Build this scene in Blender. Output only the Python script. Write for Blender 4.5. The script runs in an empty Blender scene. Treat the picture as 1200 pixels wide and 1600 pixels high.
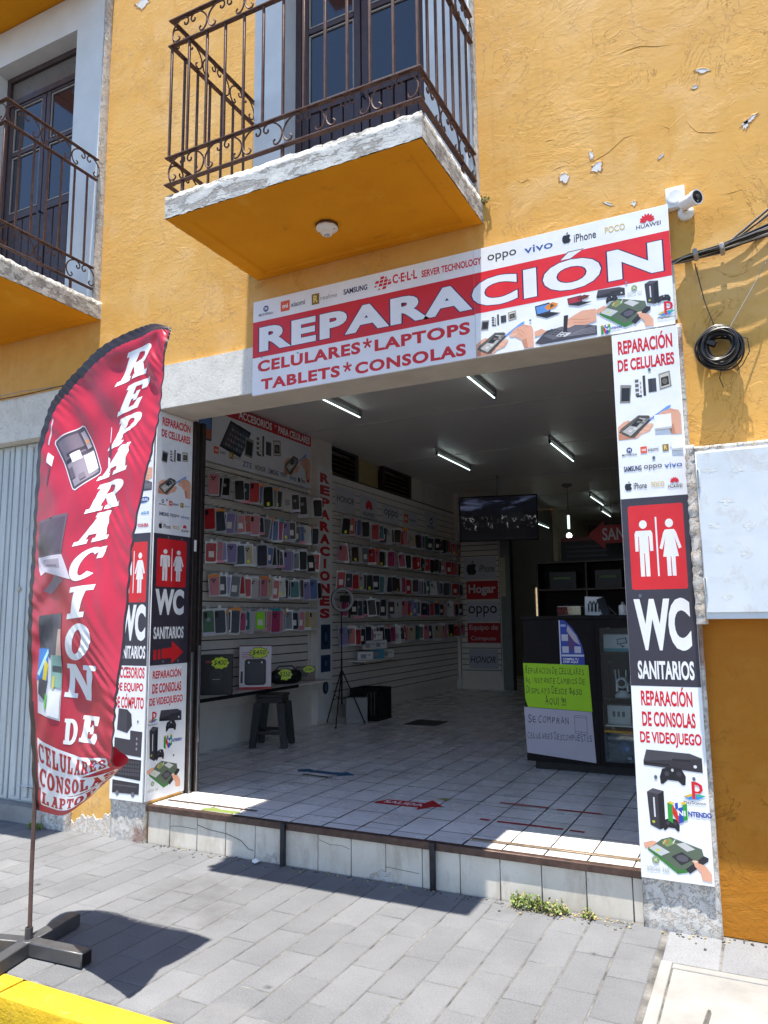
import bpy, bmesh, math, random
from mathutils import Vector, Matrix
random.seed(11)
sc = bpy.context.scene
COL = sc.collection
PI = math.pi

# ------------------------------------------------------------------ camera, sky, sun, exposure
cam_d = bpy.data.cameras.new("camera")
cam = bpy.data.objects.new("camera", cam_d); COL.objects.link(cam)
yaw, pitch, roll = -0.46195704, 0.1393892, -0.01080452
fw = Vector((math.sin(yaw)*math.cos(pitch), math.cos(yaw)*math.cos(pitch), math.sin(pitch)))
rt = Vector((math.cos(yaw), -math.sin(yaw), 0)); up = rt.cross(fw)
r2 = rt*math.cos(roll) + up*math.sin(roll); u2 = up*math.cos(roll) - rt*math.sin(roll)
cam.matrix_world = Matrix(((r2.x, u2.x, -fw.x, 0), (r2.y, u2.y, -fw.y, -4.22), (r2.z, u2.z, -fw.z, 1.55), (0, 0, 0, 1)))
cam_d.sensor_fit = 'VERTICAL'; cam_d.sensor_height = 36.0; cam_d.sensor_width = 27.0
cam_d.lens = 1174.23/1600*36; cam_d.clip_start = 0.05; cam_d.clip_end = 2000
sc.camera = cam
sc.render.resolution_x = 768; sc.render.resolution_y = 1024

SUN = Vector((0.027, -0.167, 1.0)).normalized()
w = bpy.data.worlds.new("World"); sc.world = w; w.use_nodes = True
nt = w.node_tree; nt.nodes.clear()
sky = nt.nodes.new('ShaderNodeTexSky'); sky.sky_type = 'NISHITA'; sky.sun_disc = False
sky.sun_elevation = math.asin(SUN.z); sky.sun_rotation = math.atan2(SUN.x, SUN.y); sky.altitude = 2200
bg = nt.nodes.new('ShaderNodeBackground'); bg.inputs[1].default_value = 0.125
ow = nt.nodes.new('ShaderNodeOutputWorld')
nt.links.new(sky.outputs[0], bg.inputs[0]); nt.links.new(bg.outputs[0], ow.inputs[0])
sd = bpy.data.lights.new("sun", 'SUN'); sd.energy = 4.1; sd.angle = math.radians(0.5); sd.color = (1.0, 0.95, 0.87)
so = bpy.data.objects.new("sun", sd); COL.objects.link(so)
so.rotation_euler = (-SUN).to_track_quat('-Z', 'Y').to_euler(); so.location = (0, -3, 12)
vs = sc.view_settings; vs.view_transform = 'Standard'; vs.look = 'None'; vs.exposure = 1.34; vs.gamma = 1.0
try: vs.use_curve_mapping = False
except Exception: pass
sc.cycles.max_bounces = 10; sc.cycles.diffuse_bounces = 5; sc.cycles.glossy_bounces = 4
sc.cycles.use_denoising = True

# ------------------------------------------------------------------ materials
def lin(h):
    h = h.lstrip('#'); v = [int(h[i:i+2], 16)/255 for i in (0, 2, 4)]
    return tuple(c/12.92 if c <= 0.04045 else ((c+0.055)/1.055)**2.4 for c in v) + (1,)
def col(c):
    if isinstance(c, str): return lin(c)
    return tuple(c) + (1,) if len(c) == 3 else tuple(c)
_mc = {}
class N:
    """small node-tree helper"""
    def __init__(s, name):
        s.m = bpy.data.materials.new(name); s.m.use_nodes = True
        s.t = s.m.node_tree; s.t.nodes.clear()
        s.out = s.t.nodes.new('ShaderNodeOutputMaterial'); s.b = s.t.nodes.new('ShaderNodeBsdfPrincipled')
        s.t.links.new(s.b.outputs[0], s.out.inputs[0])
        s.tc = s.t.nodes.new('ShaderNodeTexCoord'); s.co = s.tc.outputs['Object']
    def L(s, a, b): s.t.links.new(a, b)
    def map(s, scale=(1, 1, 1), rot=(0, 0, 0)):
        n = s.t.nodes.new('ShaderNodeMapping'); n.inputs['Scale'].default_value = scale; n.inputs['Rotation'].default_value = rot
        s.L(s.co, n.inputs[0]); return n.outputs[0]
    def noise(s, scale, detail=4, rough=.55, dist=0, co=None):
        n = s.t.nodes.new('ShaderNodeTexNoise'); n.inputs['Scale'].default_value = scale; n.inputs['Detail'].default_value = detail
        n.inputs['Roughness'].default_value = rough; n.inputs['Distortion'].default_value = dist
        s.L(co or s.co, n.inputs['Vector']); return n.outputs[0]
    def voro(s, scale, feature='F1', co=None, out=0):
        n = s.t.nodes.new('ShaderNodeTexVoronoi'); n.feature = feature; n.inputs['Scale'].default_value = scale
        s.L(co or s.co, n.inputs['Vector']); return n.outputs[out]
    def ramp(s, f, stops):
        n = s.t.nodes.new('ShaderNodeValToRGB'); e = n.color_ramp.elements
        while len(e) < len(stops): e.new(0.5)
        for i, (p, c) in enumerate(stops):
            e[i].position = p; e[i].color = col(c) if not isinstance(c, (int, float)) else (c, c, c, 1)
        s.L(f, n.inputs[0]); return n.outputs[0]
    def mix(s, f, a, b, mode='MIX'):
        n = s.t.nodes.new('ShaderNodeMix'); n.data_type = 'RGBA'; n.blend_type = mode
        for v, i in ((f, 0), (a, 6), (b, 7)):
            if hasattr(v, 'links'): s.L(v, n.inputs[i])
            elif i == 0: n.inputs[0].default_value = v
            else: n.inputs[i].default_value = col(v)
        return n.outputs[2]
    def math(s, op, a, b=0.5):
        n = s.t.nodes.new('ShaderNodeMath'); n.operation = op
        for v, i in ((a, 0), (b, 1)):
            if hasattr(v, 'links'): s.L(v, n.inputs[i])
            else: n.inputs[i].default_value = v
        return n.outputs[0]
    def bump(s, h, strength=.3, dist=.01, prev=None):
        n = s.t.nodes.new('ShaderNodeBump'); n.inputs['Strength'].default_value = strength; n.inputs['Distance'].default_value = dist
        s.L(h, n.inputs['Height'])
        if prev is not None: s.L(prev, n.inputs['Normal'])
        return n.outputs[0]
    def set(s, color=None, rough=None, normal=None, metal=None, spec=None):
        for k, v in (('Base Color', color), ('Roughness', rough), ('Normal', normal), ('Metallic', metal), ('Specular IOR Level', spec)):
            if v is None: continue
            if hasattr(v, 'links'): s.L(v, s.b.inputs[k])
            elif k == 'Base Color': s.b.inputs[k].default_value = col(v)
            else: s.b.inputs[k].default_value = v
        return s.m

def mat(name, c, rough=.55, var=.12, scale=9, bump=0.0, bscale=80, metal=0, spec=.5):
    """plain surface with a mild noise variation in tone and gloss, optional bump"""
    if name in _mc: return _mc[name]
    n = N(name); c = col(c)
    f = n.noise(scale, 5, .6)
    lo = tuple(max(0, x*(1-var)) for x in c[:3]); hi = tuple(min(1, x*(1+var)) for x in c[:3])
    cc = n.ramp(f, [(.3, lo), (.7, hi)])
    r = n.ramp(n.noise(scale*2.3, 3), [(.3, max(.02, rough-.08)), (.7, min(1, rough+.08))])
    nm = n.bump(n.noise(bscale, 4), bump, .004) if bump else None
    _mc[name] = n.set(cc, r, nm, metal, spec); return _mc[name]
def ink(c, rough=.38):
    """printed colour on a vinyl sheet"""
    k = 'print_%s_%d' % (str(c), int(rough*100))
    if k in _mc: return _mc[k]
    n = N('printed_vinyl'); cc = col(c); n.set(n.ramp(n.noise(2.6, 5, .65), [(.3, tuple(x*.90 for x in cc[:3])), (.7, tuple(min(1, x*1.04+.004) for x in cc[:3]))]), n.ramp(n.noise(14, 3), [(.3, rough-.06), (.7, rough+.08)]), n.bump(n.noise(4.5, 3), .22, .012), 0, .4)
    _mc[k] = n.m; return n.m
def glow(name, c, strength):
    if name in _mc: return _mc[name]
    n = N(name); n.set((.8, .8, .8), .3); n.b.inputs['Emission Color'].default_value = col(c); n.b.inputs['Emission Strength'].default_value = strength
    _mc[name] = n.m; return n.m
def glass(name, tint=(.9, .95, .95)):
    if name in _mc: return _mc[name]
    n = N(name); g = n.t.nodes.new('ShaderNodeBsdfGlossy'); g.inputs['Roughness'].default_value = .03
    tr = n.t.nodes.new('ShaderNodeBsdfTransparent'); tr.inputs[0].default_value = col(tint)
    fr = n.t.nodes.new('ShaderNodeFresnel'); fr.inputs[0].default_value = 1.45
    mx = n.t.nodes.new('ShaderNodeMixShader'); n.L(fr.outputs[0], mx.inputs[0]); n.L(tr.outputs[0], mx.inputs[1]); n.L(g.outputs[0], mx.inputs[2])
    n.L(mx.outputs[0], n.out.inputs[0]); _mc[name] = n.m; return n.m

def plaster_yellow(name, base, sheen=.28):
    n = N(name); k = lambda *f: tuple(min(1, x*y) for x, y in zip(base, f))
    big = n.noise(.9, 5, .62, .4); mid = n.noise(5, 6, .65); fine = n.noise(38, 5, .6)
    c = n.ramp(big, [(.30, k(.84, .80, .68)), (.50, base), (.72, k(1.06, 1.14, 1.5))])
    c = n.mix(n.ramp(mid, [(.42, 0.0), (.75, .5)]), c, k(1.06, 1.2, 1.9))
    fade = n.ramp(n.noise(1.7, 6, .68, .8), [(.50, 0.0), (.62, .42)]); c = n.mix(fade, c, k(1.12, 1.34, 2.7))
    halo = n.ramp(n.noise(2.9, 6, .7, 1.2), [(.60, 0.0), (.68, .5)]); c = n.mix(halo, c, k(.86, .72, .42))
    streak = n.math('MULTIPLY', n.ramp(n.noise(7, 5, .6, .3, n.map((3.2, 1, .16))), [(.56, 0.0), (.74, .30)]), n.ramp(n.noise(1.2, 3), [(.45, .1), (.6, 1.0)])); c = n.mix(streak, c, k(.66, .56, .5))
    sp = n.ramp(n.voro(23), [(.02, .55), (.07, 0.0)]); sp2 = n.math('MULTIPLY', sp, n.ramp(n.noise(3, 2), [(.55, 0.0), (.66, 1.0)])); c = n.mix(sp2, c, (.13, .08, .04))
    # trowel waves, blistered plates of old paint, hairline cracks and pitting
    wv = n.noise(7, 6, .6, 1.6, n.map((1, 1, 2.4), (0, .5, 0))); zone = n.ramp(n.noise(.8, 3), [(.42, .12), (.68, 1.0)])
    plate = n.math('MULTIPLY', n.ramp(n.noise(3.4, 7, .66, 1.1), [(.535, 0.0), (.545, 1.0)]), n.ramp(n.noise(.95, 3), [(.46, 0.0), (.58, 1.0)]))
    cr = n.ramp(n.noise(2.6, 7, .62, 2.2), [(.495, 1.0), (.503, 0.0), (.512, 1.0)]); crm = n.math('MULTIPLY', n.math('SUBTRACT', 1.0, cr), n.ramp(n.noise(1.1, 2), [(.46, 0.0), (.58, 1.0)]))
    c = n.mix(n.math('MULTIPLY', crm, .5), c, k(.5, .4, .3))
    b1 = n.bump(n.math('MULTIPLY', wv, zone), .24, .02); b2 = n.bump(n.math('MULTIPLY', fine, n.ramp(n.noise(1.9, 3), [(.4, .35), (.65, 1.0)])), .34, .006, b1)
    b3 = n.bump(n.noise(140, 3), .18, .0018, b2); b4 = n.bump(crm, .6, .006, n.bump(plate, .5, .004, b3))
    n.b.inputs['Sheen Weight'].default_value = sheen; n.b.inputs['Sheen Roughness'].default_value = .4; n.b.inputs['Sheen Tint'].default_value = (1, .93, .72, 1)
    return n.set(c, .62, b4, 0, .22)
def peeling_white(name, a=(.74, .73, .70), b=(.34, .32, .30), extra=None, th=.5, sc_=9, bump=.8, stretch=(1, 1, 1), veins=.55, dist=.25):
    n = N(name); st_ = n.map(stretch)
    f = n.noise(sc_, 9, .74, dist, st_); g = n.noise(sc_*4, 6, .7)
    m = n.ramp(f, [(th-.02, 0.0), (th+.015, 1.0)])
    w_ = n.mix(n.ramp(n.noise(sc_*.6, 5), [(.35, 0.0), (.7, .8)]), a, tuple(x*.8 for x in a))
    d_ = n.mix(g, b, tuple(min(1, x*1.8) for x in b))
    c = n.mix(m, w_, d_)
    if extra: c = n.mix(n.ramp(n.noise(2.7, 5, .65), [(.53, 0.0), (.6, .75)]), c, extra)
    vein = n.ramp(n.noise(sc_*.8, 8, .65, 1.2, st_), [(.492, 0.0), (.5, veins), (.508, 0.0)])
    c = n.mix(vein, c, (.10, .09, .08))
    h = n.math('SUBTRACT', n.math('MULTIPLY', g, .5), m)
    return n.set(c, .85, n.bump(n.noise(sc_*9, 4), .4, .004, n.bump(h, bump, .006)), 0, .2)

M = {}
M['yellow'] = plaster_yellow('yellow_ochre_plaster', (.69, .365, .078))
M['orange'] = plaster_yellow('ochre_plaster_shade_tinted', (.40, .145, .009), .12)  # darker lower coat, with the wall box's shade worked into its colour
M['fascia'] = peeling_white('flaking_white_paint', (.66, .65, .61), (.30, .285, .265), None, .535, 11, .9, (.45, 1, 1.7), .8)
M['base'] = peeling_white('spalled_pillar_plaster', (.64, .61, .56), (.42, .38, .33), (.30, .15, .11), .53, 24, .8, (1, 1, 1), .0)
M['lintel'] = peeling_white('old_white_lintel_paint', (.74, .72, .66), (.55, .5, .42), None, .66, 8, .5)
M['rim'] = peeling_white('rough_mortar', (.64, .60, .55), (.46, .39, .31), None, .53, 34, .8, (1, 1, 1), .0)
M['surround'] = mat('white_surround_paint', (.72, .72, .70), .65, .06, 4, .25, 50)
M['strip'] = peeling_white('weathered_surround_edge', (.66, .62, .56), (.40, .34, .28), None, .5, 10, .8)
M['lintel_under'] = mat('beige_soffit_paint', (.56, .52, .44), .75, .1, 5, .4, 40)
M['iron'] = mat('rusted_brown_iron', (.105, .052, .040), .6, .35, 25, .3, 120, .25)
M['steel_post'] = mat('dark_steel_post', (.035, .035, .04), .45, .3, 20, .2, 90, .6)
M['door_wood'] = mat('dark_brown_door_paint', (.060, .036, .036), .42, .22, 12, .15, 60)
M['putty'] = mat('pale_putty_bead', (.36, .31, .26), .6, .15)
M['transom'] = mat('frosted_grey_glass', (.16, .135, .115), .3, .08, 3)
M['white_paint'] = mat('white_wall_paint', (.72, .665, .60), .6, .07, 3, .15, 40)
M['slat'] = mat('white_slatwall_melamine', (.74, .69, .635), .38, .05, 6)
M['groove'] = mat('slatwall_groove_shadow_liner', (.035, .032, .03), .7)
M['ceiling'] = mat('grey_white_pvc_ceiling', (.78, .73, .68), .40, .03, 2)
M['ceil_joint'] = mat('ceiling_joint_strip', (.62, .61, .58), .4)
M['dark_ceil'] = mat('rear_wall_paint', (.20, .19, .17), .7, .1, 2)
M['brown_metal'] = mat('dark_brown_shutter_rail', (.045, .032, .028), .42, .3, 18, .1, 60, .5)
M['grey_metal'] = mat('worn_grey_metal', (.30, .30, .30), .38, .2, 15, .1, 60, .8)
M['black'] = mat('black_plastic', (.009, .009, .010), .5, .2, 12, 0, 80, 0, .3)
M['dark_laminate'] = mat('espresso_laminate', (.011, .008, .008), .6, .25, 8, 0, 80, 0, .15)
M['white_plastic'] = mat('white_plastic', (.76, .76, .74), .35, .05)
M['nosing'] = mat('brown_step_nosing', (.085, .05, .038), .5, .35, 22, .25, 70, .3)
M['dark_grey_plastic'] = mat('dark_grey_plastic', (.035, .035, .036), .5, .2, 10)
M['leaf'] = mat('weed_leaf_green', (.11, .17, .035), .6, .35, 30)
M['leaf_pale'] = mat('weed_leaf_yellow_green', (.22, .27, .06), .6, .35, 30)
M['leaf_dry'] = mat('dry_weed_straw', (.34, .27, .12), .8, .3, 30)
M['cable'] = mat('black_cable_sheath', (.013, .013, .014), .45, .2, 30)
M['cable_grey'] = mat('grey_cable_sheath', (.30, .29, .28), .5, .15, 30)
def soffit_paint():
    n = N('orange_soffit_paint'); c = n.ramp(n.noise(1.6, 5, .6), [(.3, (.66, .26, .012)), (.7, (.78, .33, .016))])
    c = n.mix(n.ramp(n.noise(3.1, 7, .72, 1.0), [(.58, 0.0), (.68, .45)]), c, (.80, .42, .06)); c = n.mix(n.ramp(n.noise(4.7, 8, .75, .8), [(.62, 0.0), (.70, .55)]), c, (.36, .13, .01)); c = n.mix(n.ramp(n.noise(31, 6, .8), [(.68, 0.0), (.73, .7)]), c, (.16, .08, .02))
    return n.set(c, .8, n.bump(n.noise(30, 4), .3, .004, n.bump(n.noise(5, 5), .2, .01)), 0, .08)
M['soffit'] = soffit_paint()

def tile_riser():
    n = N('cream_riser_tile'); c = n.ramp(n.noise(3.5, 6, .6), [(.35, (.60, .545, .45)), (.7, (.72, .67, .58))])
    st = n.ramp(n.noise(4, 7, .74, .2, n.map((1.6, 1, .5))), [(.50, 0.0), (.70, .55)]); c = n.mix(st, c, (.30, .24, .17)); c = n.mix(n.ramp(n.noise(28, 6, .75), [(.64, 0.0), (.72, .6)]), c, (.16, .12, .09))
    return n.set(c, .35, n.bump(n.noise(30, 4), .12, .003))
M['riser'] = tile_riser()
def floor_tile():
    n = N('white_floor_tile'); at = n.t.nodes.new('ShaderNodeVertexColor'); at.layer_name = 'tone'
    c = n.mix(n.ramp(n.noise(1.7, 7, .65), [(.45, 0.0), (.75, .5)]), (.84, .825, .80), (.56, .52, .47))
    c = n.mix(n.ramp(n.noise(9, 6, .7), [(.6, 0.0), (.72, .35)]), c, (.25, .22, .19))
    c = n.mix(1.0, c, at.outputs[0], 'MULTIPLY')
    return n.set(c, n.ramp(n.noise(5, 4), [(.3, .16), (.7, .34)]), n.bump(n.noise(6, 2), .05, .004), 0, .5)
M['floor_tile'] = floor_tile()
M['grout'] = mat('dark_floor_grout', (.05, .045, .042), .8, .4, 14)
def paver():
    n = N('grey_concrete_paver'); at = n.t.nodes.new('ShaderNodeVertexColor'); at.layer_name = 'tone'
    c = n.ramp(n.noise(2.2, 6, .65), [(.3, (.128, .132, .139)), (.7, (.178, .182, .190))])
    c = n.mix(n.ramp(n.noise(120, 3, .7), [(.42, 0.0), (.75, .6)]), c, (.22, .22, .22))
    c = n.mix(n.ramp(n.noise(170, 2, .6), [(.6, 0.0), (.72, .6)]), c, (.035, .035, .036))
    c = n.mix(n.ramp(n.noise(1.3, 5, .6, .5), [(.6, 0.0), (.78, .6)]), c, (.27, .265, .255)); c = n.mix(n.ramp(n.noise(.8, 6, .7, .6), [(.54, 0.0), (.66, .42)]), c, (.085, .083, .080))
    blot = n.ramp(n.voro(2.6), [(.05, .8), (.085, 0.0)]); c = n.mix(n.math('MULTIPLY', blot, n.ramp(n.noise(30, 3), [(.4, .2), (.6, 1.0)])), c, (.05, .048, .046))
    c = n.mix(1.0, c, at.outputs[0], 'MULTIPLY')
    return n.set(c, .86, n.bump(n.noise(150, 4), .5, .003, n.bump(n.noise(18, 5), .3, .006)), 0, .25)
M['paver'] = paver()
M['joint'] = mat('sandy_joint_mortar', (.13, .125, .115), .95, .75, 9, .6, 70)
M['concrete'] = mat('pale_concrete', (.27, .262, .245), .85, .2, 4, .5, 60)
M['asphalt'] = mat('asphalt', (.05, .05, .052), .9, .3, 30, .7, 120)
def kerb_yellow():
    n = N('yellow_kerb_paint'); c = n.ramp(n.noise(4, 6, .6), [(.35, (.66, .40, .015)), (.7, (.76, .50, .03))])
    c = n.mix(n.ramp(n.noise(22, 7, .75), [(.60, 0.0), (.68, .8)]), c, (.34, .29, .17)); c = n.mix(n.ramp(n.noise(1.6, 6, .7, .4, n.map((.5, 1, 1))), [(.5, 0.0), (.7, .45)]), c, (.42, .27, .03))
    c = n.mix(n.ramp(n.noise(9, 8, .78, .3), [(.60, 0.0), (.66, .75)]), c, (.30, .22, .06)); return n.set(c, .7, n.bump(n.noise(60, 4), .6, .005, n.bump(n.noise(11, 6), .5, .012)), 0, .25)
M['kerb'] = kerb_yellow()
def metal_box():
    n = N('worn_white_box_paint'); c = n.ramp(n.noise(3, 6, .6), [(.35, (.62, .67, .70)), (.7, (.74, .77, .79))])
    gl = n.ramp(n.noise(5.5, 7, .75, .6), [(.54, 0.0), (.66, .55)]); c = n.mix(gl, c, (.50, .47, .43)); c = n.mix(n.ramp(n.noise(2.2, 4, .6, 0, n.map((1, 1, 3))), [(.5, 0.0), (.75, .35)]), c, (.45, .47, .48))
    c = n.mix(n.ramp(n.noise(15, 8, .8, .5), [(.69, 0.0), (.73, .7)]), c, (.28, .18, .13))
    return n.set(c, .5, n.bump(n.noise(9, 4), .15, .004))
M['box_paint'] = metal_box()
def garage():
    n = N('pale_blue_garage_paint'); c = n.ramp(n.noise(5, 6, .6, 0, n.map((3, 3, .4))), [(.35, (.50, .525, .515)), (.7, (.61, .63, .61))])
    c = n.mix(n.ramp(n.noise(16, 7, .75), [(.60, 0.0), (.70, .7)]), c, (.30, .25, .20)); c = n.mix(n.ramp(n.noise(4, 6, .7, .5, n.map((2.5, 1, .25))), [(.5, 0.0), (.72, .5)]), c, (.36, .36, .34))
    return n.set(c, .5, n.bump(n.noise(25, 4), .2, .004))
M['garage'] = garage()
def cloth(name, c, tr=.25, rough=.42):
    n = N(name); b = n.b
    cc = n.ramp(n.noise(6, 4), [(.3, tuple(x*.9 for x in c)), (.7, tuple(min(1, x*1.08) for x in c))]); n.set(cc, rough, n.bump(n.noise(420, 2), .12, .001), 0, .45)
    t = n.t.nodes.new('ShaderNodeBsdfTranslucent'); n.L(cc, t.inputs[0])
    mx = n.t.nodes.new('ShaderNodeMixShader'); mx.inputs[0].default_value = tr
    n.L(b.outputs[0], mx.inputs[1]); n.L(t.outputs[0], mx.inputs[2]); n.L(mx.outputs[0], n.out.inputs[0]); return n.m
M['flag_red'] = cloth('crimson_banner_polyester', (.60, .034, .070), .30, .36)
M['flag_black'] = cloth('black_banner_sleeve', (.020, .012, .014), .08, .45)

# ------------------------------------------------------------------ object helpers
def wpos(o):
    v = Vector((0, 0, 0))
    while o: v += o.location; o = o.parent
    return v
class B:
    """collects shapes in world coordinates, then links them as ONE mesh object"""
    def __init__(s): s.bm = bmesh.new(); s.ms = []; s.tone = None
    def mi(s, m):
        if m not in s.ms: s.ms.append(m)
        return s.ms.index(m)
    def face(s, pts, m, smooth=False):
        try: f = s.bm.faces.new([s.bm.verts.new(p) for p in pts])
        except ValueError: return None
        f.material_index = s.mi(m); f.smooth = smooth; return f
    def box(s, x0, x1, y0, y1, z0, z1, m, bev=0, seg=1, mtx=None):
        t = bmesh.new(); bmesh.ops.create_cube(t, size=1)
        for v in t.verts: v.co = Vector(((x0+x1)/2+v.co.x*(x1-x0), (y0+y1)/2+v.co.y*(y1-y0), (z0+z1)/2+v.co.z*(z1-z0)))
        if bev: bmesh.ops.bevel(t, geom=t.edges[:], offset=bev, segments=seg, affect='EDGES', profile=.7)
        s.merge(t, m, mtx, bev > 0 and seg > 1); return s
    def merge(s, t, m, mtx=None, smooth=False):
        i = s.mi(m); mp = {}
        for v in t.verts: mp[v] = s.bm.verts.new(mtx @ v.co if mtx else v.co)
        for f in t.faces:
            try:
                g = s.bm.faces.new([mp[v] for v in f.verts]); g.material_index = i; g.smooth = smooth
            except ValueError: pass
        t.free()
    def tube(s, pts, r, m, n=6, closed=False, cap=True):
        pts = [Vector(p) for p in pts]; k = len(pts); i = s.mi(m); rings = []
        rs = r if isinstance(r, (list, tuple)) else [r]*k
        ref = None
        for j in range(k):
            a = pts[(j-1) % k] if (closed or j) else pts[0]; b = pts[(j+1) % k] if (closed or j < k-1) else pts[-1]
            d = (b-a); d = d.normalized() if d.length > 1e-9 else Vector((0, 0, 1))
            if ref is None: ref = d.orthogonal().normalized()
            x = (ref - d*ref.dot(d)); x = x.normalized() if x.length > 1e-6 else d.orthogonal().normalized(); ref = x; y = d.cross(x)
            rings.append([s.bm.verts.new(pts[j] + (x*math.cos(2*PI*q/n) + y*math.sin(2*PI*q/n))*rs[j]) for q in range(n)])
        for j in range(k if closed else k-1):
            A, C = rings[j], rings[(j+1) % k]
            for q in range(n):
                f = s.bm.faces.new((A[q], A[(q+1) % n], C[(q+1) % n], C[q])); f.material_index = i; f.smooth = n > 4
        if cap and not closed:
            for R in (rings[0][::-1], rings[-1]):
                f = s.bm.faces.new(R); f.material_index = i
        return s
    def lathe(s, c, ax, prof, m, n=20, smooth=True):
        """prof: (radius, distance along axis)"""
        ax = Vector(ax).normalized(); x = ax.orthogonal().normalized(); y = ax.cross(x); c = Vector(c); i = s.mi(m); rings = []
        for r, h in prof:
            rings.append([s.bm.verts.new(c+ax*h+(x*math.cos(2*PI*q/n)+y*math.sin(2*PI*q/n))*max(r, 1e-4)) for q in range(n)])
        for a, b in zip(rings, rings[1:]):
            for q in range(n):
                f = s.bm.faces.new((a[q], a[(q+1) % n], b[(q+1) % n], b[q])); f.material_index = i; f.smooth = smooth
        return s
    def build(s, name, parent=None, loc=None, sharp=True, weld=False):
        if weld: bmesh.ops.remove_doubles(s.bm, verts=s.bm.verts[:], dist=1e-5)
        bmesh.ops.recalc_face_normals(s.bm, faces=s.bm.faces[:]) if s.tone != 'keep' else None
        me = bpy.data.meshes.new(name); org = wpos(parent) if parent else Vector(loc or (0, 0, 0))
        for v in s.bm.verts: v.co -= org
        s.bm.to_mesh(me); s.bm.free()
        for m in s.ms: me.materials.append(m)
        if sharp:
            try: me.set_sharp_from_angle(angle=math.radians(40))
            except Exception: pass
        o = bpy.data.objects.new(name, me); COL.objects.link(o)
        if parent: o.parent = parent
        elif loc: o.location = loc
        return o
def thing(name, label, cat, loc=(0, 0, 0), group=None):
    o = bpy.data.objects.new(name, None); COL.objects.link(o); o.location = loc; o.empty_display_size = .1
    o['label'] = label; o['category'] = cat
    if group: o['group'] = group
    return o
def tag(o, label, cat, group=None):
    o['label'] = label; o['category'] = cat
    if group: o['group'] = group
    return o
def struct(o): o['kind'] = 'structure'; return o
def dup(o, name=None):
    c = o.copy(); COL.objects.link(c)
    for ch in o.children:
        d = ch.copy(); COL.objects.link(d); d.parent = c
        for g in ch.children:
            e = g.copy(); COL.objects.link(e); e.parent = d
    return c

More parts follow.
